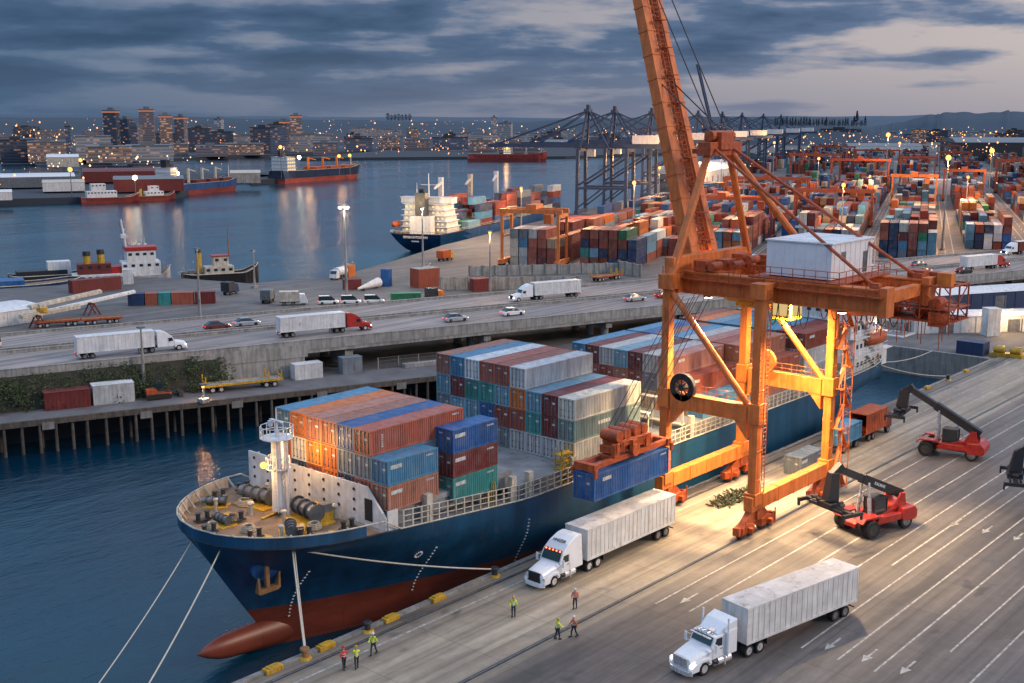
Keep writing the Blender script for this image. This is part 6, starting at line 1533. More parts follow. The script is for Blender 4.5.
for q in cand[:NIND]:
    a, b, k, h, r_, c_, nm, d, cn = q
    o = bpy.data.objects.new('shipping_container', ym); C.objects.link(o); o.location = Y(a, b, k * 2.6 + .05); o.rotation_euler = (0, 0, YA)
    c = COL[cn]; j = yr.uniform(.55, .95); o.color = (c[0] * j, c[1] * j, c[2] * j, 1)
    tag(o, f'{cn} container, {ORD[k + 1]} tier, {ORD[c_ + 1]} column, {ORD[r_ + 1]} row, {d}', 'container', 'containers in the yard behind the highway')
mb = MB(); cols = []
for q in cand[NIND:]:
    a, b, k, h, r_, c_, nm, d, cn = q; x, y, z = Y(a + 6.05, b, k * 2.6 + 1.3 + .05)
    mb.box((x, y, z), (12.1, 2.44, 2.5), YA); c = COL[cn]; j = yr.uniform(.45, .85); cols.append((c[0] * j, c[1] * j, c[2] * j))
# the far end of the yard, block after block
for a0 in range(760, 1750, 90):
    for b0 in range(-400, 130, 40):
        if a0 < 860 and -100 < b0 < 125: continue
        for r_ in range(5):
            for c_ in range(9):
                h = yr.choice((0, 1, 2, 3, 3, 4))
                if not h: continue
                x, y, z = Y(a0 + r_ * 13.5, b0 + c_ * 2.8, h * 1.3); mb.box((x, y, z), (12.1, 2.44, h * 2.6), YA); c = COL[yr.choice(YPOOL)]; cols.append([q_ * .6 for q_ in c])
for a0, b0, nr, nc in ((520, -92, 18, 9), (470, -140, 12, 10), (520, -190, 14, 10), (600, -245, 12, 10), (430, -120, 2, 4)):
    for r_ in range(nr):
        for c_ in range(nc):
            h = yr.choice((0, 1, 2, 3)); 
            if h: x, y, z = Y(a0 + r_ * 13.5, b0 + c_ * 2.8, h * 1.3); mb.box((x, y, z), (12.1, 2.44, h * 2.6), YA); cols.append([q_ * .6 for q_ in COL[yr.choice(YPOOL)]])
tag(tinted('distant_containers', mb, cols, tint_m, 24), kind='stuff')
# yard lanes
mb = MB()
def yl(a0, a1, b, w_=.25, dash=False):
    if dash:
        a = a0
        while a < a1: yl(a, a + 5, b, w_); a += 12
        return
    mb.flat([Y(a0, b - w_ / 2)[:2], Y(a1, b - w_ / 2)[:2], Y(a1, b + w_ / 2)[:2], Y(a0, b + w_ / 2)[:2]], .01, .03)
for b in (-4.8, -7.2, -9.6, 15.5, 18.6, -28.6, -33, -38, 50 - 1.5, 47.5): yl(330, 1100, b)
for b in (-35.5, -31, 17.2, -66): yl(330, 1100, b, .3, True)
struct('lane_markings', mb, M['paint_line'])

M['gantryred'] = mk('gantry_red', (.30, .055, .02, 1), .6, 0, .4, .5)
def gantry(label, a, b0, b1, h, mat='gantryred', group='rubber tyred gantry cranes over the container blocks'):
    t = thing('yard_gantry', label, 'crane', Y(a, (b0 + b1) / 2), YA, group); w_ = (b1 - b0) / 2
    for s in (-1, 1):
        for e in (-4, 4): mb = MB(); mb.bar((e, s * w_, .9), (e, s * w_, h), .7); mb.build('leg', M[mat], t)
        mb = MB(); mb.b2((-6, s * w_ - .6, .9), (6, s * w_ + .6, 2.1)); mb.b2((-4, s * w_ - .4, h - 1), (4, s * w_ + .4, h)); mb.b2((-4, s * w_ - .2, h * .55), (4, s * w_ + .2, h * .55 + .5)); mb.build('sill_beam', M[mat], t)
        mb = MB(); 
        for x in (-5, -3, 3, 5): mb.tube((x, s * w_ - .5, .8), (x, s * w_ + .5, .8), .8, None, 10)
        mb.build('wheel_set', M['rubber'], t)
    for e in (-3.2, 3.2): mb = MB(); mb.b2((e - .5, -w_ - .9, h), (e + .5, w_ + .9, h + 1.2)); mb.build('main_beam', M[mat], t)
    mb = MB(); mb.b2((-3.2, -1.5, h + 1.2), (3.2, 1.5, h + 2.4)); mb.b2((-1.2, -w_ + 3, h - 3), (1.2, -w_ + 5.2, h - .4)); mb.build('trolley', M[mat], t)
    return t
gantry('orange gantry standing over the stack nearest the second ship', 307, 94.5, 111, 15, 'orange')
gantry('orange gantry spanning the block between the two lit lanes', 592, -5, 15, 14, 'orange')
gantry('red gantry spanning the block behind the red trailer truck', 640, -28, -9, 15)
gantry('red gantry in front of the stacks behind the crane boom', 398, 48, 82, 14)
gantry('red gantry between the boom and the machinery house', 520, 48, 84, 15)
gantry('red gantry standing behind the white machinery house', 470, 19, 48, 13)
for i, (a, b0, b1) in enumerate(((700, 20, 52), (760, -5, 15), (800, 54, 86), (720, -66, -38), (900, -28, -9), (940, 20, 52), (1060, 60, 92), (1150, -28, -9))):
    gantry('far red gantry, one of many alike at the back of the yard', a, b0, b1, 18, group='far red gantries at the back of the yard')

# ------------------------------------------------------------------ blue ship-to-shore cranes
M['ststeel'] = mk('crane_steel_blue', (.035, .06, .12, 1), .6, 0, .3, .2)
def sts(label, a, raised=False, group='blue ship to shore cranes along the far berth', b=130, k=1.0, col='ststeel', house='white'):
    t = thing('harbour_crane', label, 'crane', Y(a, b), YA, group); m = M[col]
    for y in (-12, 13):
        for x in (-8, 8): mb = MB(); mb.bar((x, y, 1), (x * .86, y, 33), 1.5); mb.build('leg', m, t)
        mb = MB(); mb.b2((-9.5, y - .9, 1.2), (9.5, y + .9, 3)); mb.b2((-8, y - .6, 32), (8, y + .6, 33.6)); mb.build('sill_beam', m, t)
    mb = MB()
    for x in (-7.6, 7.6): mb.bar((x, -12, 14), (x, 13, 14), 1.3); mb.bar((x, -12, 31), (x, 13, 15), .9); mb.bar((x, 13, 4), (x, 0, 14), .7)
    mb.build('portal_brace', m, t)
    mb = MB()
    for x in (-3.2, 3.2): mb.b2((x - .7, -32, 33.6), (x + .7, 16, 35.8))
    for q in range(12): mb.b2((-3, -31.5 + q * 4, 34), (3, -31 + q * 4, 34.6))
    mb.build('rear_girder', m, t)
    mb = MB()
    if raised:
        d = Vector((0, .26, .966))
        for x in (-3.2, 3.2): mb.bar((x, 16, 35), Vector((x, 16, 35)) + d * 60, 1.4, 2)
        for q in range(15): p = Vector((0, 16, 35)) + d * (4 * q + 2); mb.bar(p - Vector((3, 0, 0)), p + Vector((3, 0, 0)), .6)
    else:
        for x in (-3.2, 3.2): mb.b2((x - .6, 16, 33.9), (x + .6, 62, 35.6))
        for q in range(12): mb.b2((-3, 17 + q * 4, 34), (3, 17.5 + q * 4, 34.6))
    mb.build('boom', m, t)
    mb = MB()
    for x in (-6.4, 6.4): mb.bar((x, 12, 33), (x * .3, 10, 52), 1.0); mb.bar((x, -3, 33), (x * .3, 9, 52), .8)
    mb.b2((-3.2, 8.6, 51.4), (3.2, 11.2, 53)); mb.b2((-1.5, 9, 53), (1.5, 10.5, 55)); mb.build('apex_frame', m, t)
    for x in (-2, 2):
        mb = MB(); mb.bar((x, 10, 52), (x, -29, 35.6), .45); mb.bar((x, 10, 52), (x, -12, 35.6), .4)
        if not raised: mb.bar((x, 10, 52), (x, 36, 35.6), .45); mb.bar((x, 10, 52), (x, 58, 35.6), .45)
        mb.build('stay', m, t)
    mb = MB(); mb.b2((-4.2, -27, 35.9), (4.2, -14, 40)); mb.build('machinery_house', M[house], t)
    mb = MB(); mb.b2((-1.5, 6, 29.5), (1.5, 10, 33)); mb.build('trolley_cab', M['white'], t)
    t.scale = (.86, .86, .86); return t
for a, lab in ((486, 'blue harbour crane nearest the second ship'), (531, 'second blue harbour crane from the second ship'), (608, 'third blue harbour crane from the second ship, half behind the orange boom')): sts(lab, a)
sts('blue harbour crane with its boom raised steeply behind the orange boom', 832, True)
for a in (740, 925, 1050, 1180): sts('far blue harbour crane in the row right of the orange boom', a, group='far blue harbour cranes')
# white halls below the cranes
longshed('long white hall behind the blue cranes and the orange boom', Y(640, 132)[:2], Y(760, 128)[:2], 34, 16, M['white'], M['dirtywhite'])
longshed('wide pale hall beyond the end of the yard', Y(1400, 90)[:2], Y(1420, 10)[:2], 40, 16, M['steel'], M['dirtywhite'])
longshed('dark long hall at the back of the yard behind the far gantries', Y(1330, -20)[:2], Y(1380, -260)[:2], 70, 24, M['steel'], M['darksteel'])
longshed('pale low hall behind the right side gantries', Y(1200, -260)[:2], Y(1220, -350)[:2], 40, 10, M['white'], M['steel'])
simple_box('site_office', 'white office block standing in the middle of the yard lane', 'office', Y(700, -4), (16, 22, 8), YA, M['white'])

# lit masts in the yard
for (x, y, h, pw, hd, lab) in ((364.1, 138.8, 29, 26000, 1.25, 'very bright lit mast standing in the lit lane between the two blocks'), (376, 179, 18.6, 14000, 1.0, 'lit mast just behind the white machinery house'), (518, 260, 22.7, 20000, 1.0, 'lit mast left of the one behind the machinery house'),
        (594, 205, 26, 24000, 1.7, 'lit mast among the rightmost yard blocks'), (457, 166, 18.9, 14000, .8, 'smaller lit mast beyond the very bright one in the lane'), (628, 274, 33, 40000, 1.7, 'tall orange lit mast beyond the gantry left of the lane'), (870, 370, 24, 26000, 1.4, 'far lit mast behind the row of red gantries'), (960, 330, 17, 26000, 1.3, 'far lit mast over the right hand blocks'),
        (572, 258, 12.6, 12000, .8, 'short lit mast inside the lane left of the orange gantry'), (500, 290, 19.3, 22000, .9, 'lit mast behind the stays of the orange crane'), Y(380, 92)[:2] + (20, 12000, .9, 'lit mast between the stacks near the first orange gantry'), Y(510, 112)[:2] + (20, 18000, .9, 'lit mast under the blue harbour cranes'),
        Y(640, 106)[:2] + (22, 22000, 1.0, 'lit mast behind the orange boom'), Y(820, 100)[:2] + (26, 24000, 1.2, 'lit mast between the far blue cranes'), Y(1050, -140)[:2] + (34, 34000, 1.6, 'tall lit mast behind the far right blocks'), Y(420, 146)[:2] + (15, 12000, .8, 'lit mast on the quay beside the second ship')):
    lamppost(lab, x, y, h, 'lampwarm', 1, pw * 2.2, (1, .50, .18), head=hd * 1.2)
for a, b, p in ((345, 100, 9000), (330, 120, 9000), (350, 68, 6000), (480, -7, 9000), (560, -7, 9000), (500, -33, 12000), (420, 17, 9000), (560, 130, 16000), (700, 120, 20000), (540, -22, 12000), (400, 60, 9000), (470, 95, 12000)):
    lamp('yard_flood', Y(a, b, 22), p * 3.0, (1, .52, .2), 1.2)
# faint glints of lamps over the yard and the city
glint_o = glow('distant_lamp_glint', (1, .40, .13, 1), 3.2, False); glint_w = glow('distant_lamp_glint_pale', (1, .74, .45, 1), 2.2, False)
lr = random.Random(8)
def glints(name, n, fn, size, mat):
    mb = MB()
    for _ in range(n):
        x, y, z = fn(); s_ = size * (.35 + 1.1 * lr.random() ** 3) * math.hypot(x, y) / 1000
        mb.add([(x - s_, y, z), (x, y - s_, z), (x + s_, y, z), (x, y + s_, z), (x, y, z + s_), (x, y, z - s_)], [(0, 1, 4), (1, 2, 4), (2, 3, 4), (3, 0, 4), (1, 0, 5), (2, 1, 5), (3, 2, 5), (0, 3, 5)])
    tag(mb.build(name, mat), kind='stuff')
def polar(b0, b1, d0, d1, z0, z1):
    def f():
        a = HEAD - R(lr.uniform(b0, b1)); d = lr.uniform(d0 ** .5, d1 ** .5) ** 2; return (math.cos(a) * d, math.sin(a) * d, lr.uniform(z0, z1))
    return f
glints('yard_lamp_glow', 285, lambda: Y(lr.uniform(600, 1700), lr.uniform(-420, 140), lr.uniform(8, 28)), 0.60, glint_o)
glints('yard_lamp_glow', 137, lambda: Y(lr.uniform(700, 1700), lr.uniform(-420, 140), lr.uniform(6, 24)), 0.48, glint_w)
glints('city_lights', 200, polar(-27, 2, 1750, 3600, 2, 22), 0.68, glint_o)
glints('city_lights', 156, polar(-27, 6, 1750, 4300, 3, 26), 0.56, glint_w)
glints('city_lights', 123, polar(-27, 0, 3600, 5000, 14, 50), 0.60, glint_o)
glints('city_lights', 200, polar(2, 26, 1900, 4300, 2, 30), 0.64, glint_o)
glints('city_lights', 95, polar(2, 26, 1900, 3200, 2, 30), 0.64, glint_w)
glints('waterfront_lights', 56, polar(-25, -14, 930, 1250, 3, 11), 0.80, glint_w)
glints('waterfront_lights', 20, polar(-25, -17, 720, 1000, 3, 11), 1.04, glint_o)
glints('waterfront_lights', 61, polar(-14, 0, 1330, 1900, 2, 10), 0.80, glint_o)

glints('city_lights', 294, polar(-27, 3, 1450, 2100, 2, 16), .55, glint_o)
glints('city_lights', 182, polar(4, 26, 1500, 2300, 4, 26), .55, glint_o)
# ------------------------------------------------------------------ ships further off
def ship_hull(t, L_, B_, D_, mat, bow=10., bulw=1.2, zdf=None, parent_rz=0, low=False, name='hull'):
    """hull with bow towards +x, origin at the waterline amidships end (stern) x=0"""
    mb = MB(); rg = []
    for i in range(21):
        u = i / 20; x = u * L_; tip = min(1, max(0, (L_ - x) / bow)); wd = B_ / 2 * (1 - (1 - tip) ** 2.4) ** .6 if tip > 0 else 0; st = min(1, .72 + x / (L_ * .12) * .28)
        sheer = D_ + bulw * max(0, (u - .78) / .22) ** 1.5 * 1.6 + .4 * max(0, (.12 - u) / .12)
        wl_ = wd * (.9 if tip > .6 else .9 * tip / .6 + .02)
        pts = [(x - (1 - tip) * bow * .18, wl_, -1.2), (x, wl_ + (wd - wl_) * .4, D_ * .35), (x, max(wd, .06) * st, sheer)]
        rg.append([(a, -b, c) for a, b, c in pts[::-1]] + pts)
    mb.loft(rg, closed=False, cap=False); mb.add(rg[0], [tuple(range(6))]); o = mb.build(name, mat, t, smooth=False)
    mb = MB(); mb.loft([[(r_[0][0], r_[0][1] * .97, r_[0][2] - .5), (r_[-1][0], r_[-1][1] * .97, r_[-1][2] - .5)] for r_ in rg], closed=False, cap=False); mb.build('deck', M['fdeck'], t)
    mb = MB(); mb.path([r_[0] for r_ in rg], .12, 4); mb.path([r_[-1] for r_ in rg], .12, 4); mb.build('rail', M['cream'], t); return rg
WZ = -4.6
hull2 = hull_mat('second_ship_hull', (.008, .07, .20, 1), (.15, .03, .02, 1), -30)
v0 = Y(361, 164); t2 = thing('container_ship', 'second container ship with blue stern and lit white superstructure berthed by the yard', 'container ship', (v0[0], v0[1], WZ), YA)
# stern view
mb = MB(); rg = []
for i in range(25):
    u = i / 24; x = u * 150; e = min(1, .82 + x / 30 * .18); wd = 11.5 * e * min(1, max(.05, (150 - x) / 26)) ** .5
    rg.append([(x + (3.5 * (1 - k / 4) ** 1.6 if i < 1 else 3.5 * (1 - k / 4) ** 1.6 * max(0, 1 - u * 6)) + 5 * (1 - k / 4) * (1 if i < 3 else 0) , -wd * (.35 + .65 * (k / 4) ** .45 if i < 4 else .96), -1 + k / 4 * 7.8) for k in range(5)][::-1] + [(x + 3.5 * (1 - k / 4) ** 1.6 * max(0, 1 - u * 6) + 5 * (1 - k / 4) * (1 if i < 3 else 0), wd * (.35 + .65 * (k / 4) ** .45 if i < 4 else .96), -1 + k / 4 * 7.8) for k in range(5)])
mb.loft(rg, closed=False, cap=False); mb.add(rg[0], [tuple(range(10))]); mb.build('hull', hull2, t2)
mb = MB(); mb.loft([[(r_[0][0], r_[0][1], 6.5), (r_[-1][0], r_[-1][1], 6.5)] for r_ in rg], closed=False, cap=False); mb.build('deck', M['fdeck'], t2)
mb = MB(); 
for z in (.5, 1.0): mb.path([(r_[0][0], r_[0][1], 6.8 + z) for r_ in rg], .07, 4); mb.path([(r_[-1][0], r_[-1][1], 6.8 + z) for r_ in rg], .07, 4)
mb.path([(0, rg[0][0][1], 7.6), (0, rg[0][-1][1], 7.6)], .1, 4)
for k in range(12): mb.bar((0, -9 + k * 1.6, 6.8), (0, -9 + k * 1.6, 7.6), .12)
mb.build('railing', M['cream'], t2)
text_mb('SEVEN INTEGRAN', 1.15, M['white'], t2, (-.12, 0, 5.6), (R(90), 0, R(-90)), 'ship_name', .03); text_mb('PANAMA', .7, M['white'], t2, (-.1, 0, 4.2), (R(90), 0, R(-90)), 'home_port', .03)
acc2 = MB(); 
for k in range(5): acc2.b2((8, -8.6 + k * .3, 6.6 + k * 2.0), (19 - k * .5, 8.6 - k * .3, 8.5 + k * 2.0)); acc2.b2((7.0, -9.2 + k * .3, 8.45 + k * 2.0), (19.4 - k * .5, 9.2 - k * .3, 8.6 + k * 2.0))
acc2.b2((10, -9.8, 16.7), (14, 9.8, 18.6)); acc2.b2((9.6, -10, 18.6), (14.4, 10, 18.8)); a2 = acc2.build('superstructure', M['white'], t2)
wn = MB(); wn.box((0, 0, 0), (.1, .7, .6)); rep(wn.build('window', M['winlit'], a2), [(7.96, -6.8 + j * 1.7, 7.6 + k * 2.0) for k in range(5) for j in range(9) if not 3 <= j <= 5])
wn = MB(); wn.box((0, 0, 0), (.8, .1, .6)); rep(wn.build('window', M['winlit'], a2), [(9.5 + j * 2.2, -8.64 + k * .3, 7.6 + k * 2.0) for k in range(5) for j in range(4)])
mb = MB(); mb.b2((4.2, -1.9, 12.5), (7.4, 1.9, 20.5)); mb.b2((4.6, -1.5, 6.6), (7, 1.5, 12.5)); mb.build('funnel', mk('funnel_dark', (.05, .055, .06, 1), .5), t2).name = 'funnel'
mb = MB(); 
for k in range(3): mb.tube((5 + k * .8, -1.2 + k, 20.5), (5 + k * .8, -1.2 + k, 21.8), .45, None, 8)
mb.build('exhaust_pipe', M['black'], t2)
mb = MB(); mb.b2((3, -4.4, 6.5), (6.8, 3.4, 12.6)); mb.build('deckhouse', M['white'], t2)
mb = MB(); mb.tube((12, 0, 18.8), (12, 0, 27), .3, .12, 8); mb.bar((12, -3, 23), (12, 3, 23), .2); mb.tube((13, 5, 18.8), (13, 5, 23.5), .15, .08, 6); mb.build('radar_mast', M['white'], t2)
mb = MB(); mb.loft([[(2 + x, 9.3 + y * w_, 9.6 + z * w_) for y, z in ((-1, 0), (-.7, -.9), (.7, -.9), (1, 0), (.6, .9), (-.6, .9))] for x, w_ in ((0, .3), (1, 1.1), (4.5, 1.1), (6, .3))]); mb.build('lifeboat', M['redorange'], t2)
for x in (44, 74, 104):
    mb = MB(); mb.bar((x, 9, 6.6), (x, 9, 24), 1.6); mb.bar((x, 9, 22), (x - 20, 3, 27 - 6), .9, 1.1, 0, .5, .6); mb.build('deck_crane', M['white'] if x != 74 else M['salmonp'] if 'salmonp' in M else M['cream'], t2)
r = random.Random(31)
for j, x0 in enumerate((22, 34.5, 50, 62.5, 80, 92.5, 109, 121.5)):
    for c_ in range(8):
        h = r.choice((2, 3, 3, 4)) if j > 0 else r.choice((1, 2, 3))
        for k in range(h):
            if not (k == h - 1 or c_ == 0 or j == 0): continue
            cn = r.choice(YPOOL); o = bpy.data.objects.new('shipping_container', ym); C.objects.link(o); q = Y(361 + x0, 164 - 9.6 + c_ * 2.75); o.location = (q[0], q[1], WZ + 6.9 + k * 2.6); o.rotation_euler = (0, 0, YA); o.color = (*COL[cn], 1)
            tag(o, f'{cn} container, {ORD[k + 1]} tier, {ORD[c_ + 1]} column, bay {["one","two","three","four","five","six","seven","eight"][j]} of second ship', 'container', 'containers on the second ship')
            if j > 3 and c_ > 3: bpy.data.objects.remove(o)
lamp('ship_lamp', Y(355, 168, 12), 7000, (1, .72, .4), .5); lamp('ship_lamp', Y(362, 146, 16), 9000, (1, .72, .4), .5); lamp('ship_lamp', Y(386, 150, 16), 12000, (1, .6, .3), .5)

def cargo(label, stern, bow, B_, D_, hull, house_at, deckload='red', group=None, lamps=True, scale=1):
    s_, b_ = Vector(stern), Vector(bow); L_ = (b_ - s_).length; rz = math.atan2(b_.y - s_.y, b_.x - s_.x)
    t = thing('cargo_ship', label, 'ship', (s_.x, s_.y, WZ), rz, group); ship_hull(t, L_, B_, D_, hull, L_ * .12, 2.2)
    mb = MB(); x0 = L_ * house_at
    for k in range(4): mb.b2((x0, -B_ * .42, D_ + k * 2.6 - .4), (x0 + L_ * .10 - k * .6, B_ * .42, D_ + 2.3 + k * 2.6)); mb.b2((x0 - .4, -B_ * .46, D_ + k * 2.6 + 2.2), (x0 + L_ * .105 - k * .6, B_ * .46, D_ + 2.4 + k * 2.6))
    h_ = mb.build('superstructure', M['white'], t)
    wn = MB(); wn.box((0, 0, 0), (1.3, .2, 1.0)); rep(wn.build('window', M['winlit'] if lamps else M['glass'], h_), [(x0 + 1.5 + j * (L_ * .1 - 3) / 3, -B_ * .42 - .05, D_ + 1 + k * 2.6) for k in range(4) for j in range(4)])
    mb = MB(); mb.b2((x0 + 1, -2, D_ + 10), (x0 + 5, 2, D_ + 15)); mb.build('funnel', M['black'], t)
    mb = MB(); mb.tube((x0 + 6, 0, D_ + 10), (x0 + 6, 0, D_ + 18), .4, .15, 6); mb.tube((L_ * .93, 0, D_ + 2), (L_ * .93, 0, D_ + 10), .4, .15, 6); mb.build('mast', M['white'], t)
    for k in range(3):
        x = L_ * (.38 + .18 * k) if house_at < .5 else L_ * (.2 + .18 * k)
        mb = MB(); mb.bar((x, 0, D_), (x, 0, D_ + 9), 1.3); mb.bar((x, 0, D_ + 8.5), (x + L_ * .09, 0, D_ + 7), .7); mb.build('deck_crane', M['cream'] if deckload != 'orange' else M['orange2'], t)
        mb = MB(); mb.b2((x + 2, -B_ * .36, D_ - .4), (x + L_ * .15, B_ * .36, D_ + 1.8)); mb.build('hatch_cover', M['darkred'] if deckload == 'red' else M['redorange'], t)
    return t
hb1 = hull_mat('cargo_hull_blue', (.03, .08, .22, 1), (.25, .045, .03, 1), 3.0); hb2 = hull_mat('cargo_hull_dark', (.02, .035, .07, 1), (.42, .075, .04, 1), 3.4); hb3 = hull_mat('cargo_hull_red', (.26, .03, .025, 1), (.2, .03, .02, 1), 3.0)
cargo('blue cargo ship with red deck moored off the shed peninsula', (384, 624), (458, 652), 13, 7, hb1, .06)
cargo('dark hulled ship with red boot-topping and glowing orange deck lights at the pier', (527, 697), (628, 724), 17, 9, hb2, .04, 'orange')
cargo('long red ship lying at the far shore left of the blue cranes', (985, 938), (1045, 868), 16, 8, hb3, .45, 'red')
for q, p in (((532, 696, 22), 5000), ((560, 700, 20), 3500), ((600, 708, 18), 3000), ((395, 622, 12), 1500), ((348, 598, 9), 1800), ((1010, 900, 14), 8000)): lamp('ship_lamp', q, p, (1, .55, .24), 1.0)
for q, m_ in (((528, 692, 22), 'lampwarm'), ((590, 700, 14), 'lampwarm'), ((606, 706, 14), 'lampwarm'), ((1006, 895, 10), 'lampwarm'), ((322, 612, 14), 'lampwarm'), ((408, 760, 14), 'lampwarm'), ((352, 596, 9), 'lampwhite'), ((398, 625, 9), 'lampwhite'), ((548, 696, 14), 'lampwhite')):
    t = thing('lamp_post', {(322, 612, 14): 'short orange lit lamp post on the shed peninsula shore', (408, 760, 14): 'yellowish lit lamp post behind the shed peninsula'}.get(q, 'lit lamp post standing on the far quays among the ships'), 'lamp post', (q[0], q[1], -1), 0, None if q[0] in (322, 408) else 'lit lamp posts on the far quays'); mb = MB(); mb.tube((0, 0, 0), (0, 0, q[2]), .3, .2, 6); mb.build('pole', M['steel'], t); mb = MB(); mb.sphere((0, 0, q[2] + 1), 1.3, 8, 5); mb.build('lamp', M[m_], t)
# ------------------------------------------------------------------ tugs and small craft
def tug(label, stern, bow, B_, D_, hull, funn, parts, name='tugboat'):
    s_, b_ = Vector(stern), Vector(bow); L_ = (b_ - s_).length; rz = math.atan2(b_.y - s_.y, b_.x - s_.x)
    t = thing(name, label, 'tug', (s_.x, s_.y, WZ), rz); ship_hull(t, L_, B_, D_, hull, L_ * .3, 1.4)
    for nm, lo, hi, m_ in parts:
        mb = MB(); mb.b2((lo[0] * L_, lo[1] * B_, D_ - .5 + lo[2]), (hi[0] * L_, hi[1] * B_, D_ - .5 + hi[2])); o = mb.build(nm, M[m_], t, bevel=.08)
        if nm in ('deckhouse', 'wheelhouse'):
            n_ = max(2, int((hi[0] - lo[0]) * L_ / 1.7)); wn = MB(); wn.box((0, 0, 0), (.9, .1, .7))
            rep(wn.build('window', M['glass'], o), [(lo[0] * L_ + .9 + k * ((hi[0] - lo[0]) * L_ - 1.8) / max(1, n_ - 1), s2 * ((hi[1] if s2 > 0 else -lo[1]) * B_ + .02), D_ - .5 + hi[2] - .9) for k in range(n_) for s2 in (-1, 1)])
    for x, y, h, r_ in funn: mb = MB(); mb.tube((x * L_, y * B_, D_), (x * L_, y * B_, D_ + h), r_, r_ * .92, 12); f = mb.build('funnel', M['yellow'], t); mb = MB(); mb.tube((x * L_, y * B_, D_ + h), (x * L_, y * B_, D_ + h * 1.18), r_ * 1.02, r_ * .9, 12); mb.build('funnel_top', M['black'], f)
    return t
hk = hull_mat('tug_hull_black', (.012, .012, .016, 1), (.15, .03, .02, 1), .6); hwb = hull_mat('ferry_hull', (.5, .5, .5, 1), (.2, .03, .02, 1), 1.4)
tb = tug('black hulled tug with yellow funnel and cream wheelhouse at the shore', (170.5, 268), (189, 259.5), 6.2, 4.6, hk, ((.22, 0, 5.6, .85),), [('deckhouse', (.28, -.34, 0), (.66, .34, 2.4), 'cream'), ('wheelhouse', (.4, -.26, 2.4), (.6, .26, 5.0), 'cream'), ('wheelhouse_roof', (.38, -.3, 5.0), (.62, .3, 5.3), 'red'), ('towing_winch', (.08, -.15, 0), (.16, .15, 1.6), 'steel')])
mb = MB(); mb.tube((12.5, 0, 9), (12.5, 0, 17.5), .2, .08, 6); mb.bar((12.5, -1.5, 13), (12.5, 1.5, 13), .12); mb.bar((12.5, 0, 16), (22, 0, 6), .05); mb.build('mast', M['wood'], tb)
tw = tug('white salvage tug with red roof and tall white mast beside the black tug', (160, 283.5), (173, 277.5), 7.5, 4.0, hwb, (), [('deckhouse', (.1, -.42, 0), (.8, .42, 4.2), 'white'), ('wheelhouse', (.2, -.4, 4.2), (.72, .4, 7.2), 'white'), ('wheelhouse_roof', (.18, -.43, 7.2), (.75, .43, 8.2), 'red')])
mb = MB(); mb.tube((3.4, 0, 8), (2.2, 0, 19), .38, .18, 8); mb.box((2.6, 0, 14.5), (1.4, 2.0, 1.0)); mb.box((2.8, 0, 16.2), (.5, 2.4, .2)); mb.build('mast', M['white'], tw)
for k in range(3):
    mb = MB(); mb.tube((4.5 + k * 1.6, -1, 11.2), (4.5 + k * 1.6, -1, 13.2), .1, .05, 6); mb.build('antenna', M['white'], tw); mb = MB(); mb.sphere((5 + k * 1.6, 1, 12.0), .35); mb.build('radome', M['white'], tw)
tf = tug('old ferry with red upper deck, white bulwark and two yellow funnels', (149, 288.5), (165, 281), 6.5, 3.2, hwb, ((.28, -.18, 6.6, 1.0), (.48, -.18, 6.9, 1.0)), [('deckhouse', (.06, -.5, 0), (.96, .5, 2.2), 'white'), ('wheelhouse', (.14, -.4, 2.2), (.62, .4, 5.0), 'darkred'), ('upper_deck', (.62, -.38, 2.2), (.9, .38, 4.0), 'red')], 'ferry')
for i, (a, b, w_, h, m_, lab) in enumerate([((96, 300), (148, 279), 9, 2.0, 'navy', 'long low dark blue barge moored at the far left quay'), ((138, 299), (156, 292), 6, 2.4, 'black', 'black workboat between the blue barge and the ferry'), ((112, 305), (128, 299), 5, 1.2, 'darkred', 'small rust red pontoon behind the blue barge')]):
    s_, b_ = Vector(a), Vector(b); t = thing('barge', lab, 'barge', (s_.x, s_.y, WZ), math.atan2(b_.y - s_.y, b_.x - s_.x)); ship_hull(t, (b_ - s_).length, w_, 3.6 + h * .4, M[m_], 5, .6)
    mb = MB(); L_ = (b_ - s_).length; mb.b2((L_ * .1, -w_ * .4, 4), (L_ * .75, w_ * .4, 4.6 + h * .5)); mb.build('cargo_cover', M['blue'] if i == 0 else M[m_], t)
    if i == 1: mb = MB(); mb.b2((L_ * .5, -2, 4), (L_ * .8, 2, 8)); mb.build('wheelhouse', M['white'], t)
simple_box('site_cabin', 'white kiosk at the end of the ferry landing', 'cabin', (151.5, 262.5, 0), (2.4, 2.4, 3.6), R(-30), cmat['white'])
tug('small red tug with white deckhouse at the shed peninsula', (322, 603), (352, 592), 9, 3.4, hb3, ((.2, 0, 4, .8),), [('deckhouse', (.1, -.4, 0), (.6, .4, 4), 'white'), ('wheelhouse', (.18, -.34, 4), (.42, .34, 8), 'white')])
tug('second small red tug right behind the first at the shed peninsula', (352, 600), (376, 594), 8, 3.0, hb3, ((.2, 0, 4, .8),), [('deckhouse', (.3, -.4, 0), (.7, .4, 3), 'white'), ('wheelhouse', (.4, -.34, 3), (.6, .34, 6), 'white')])

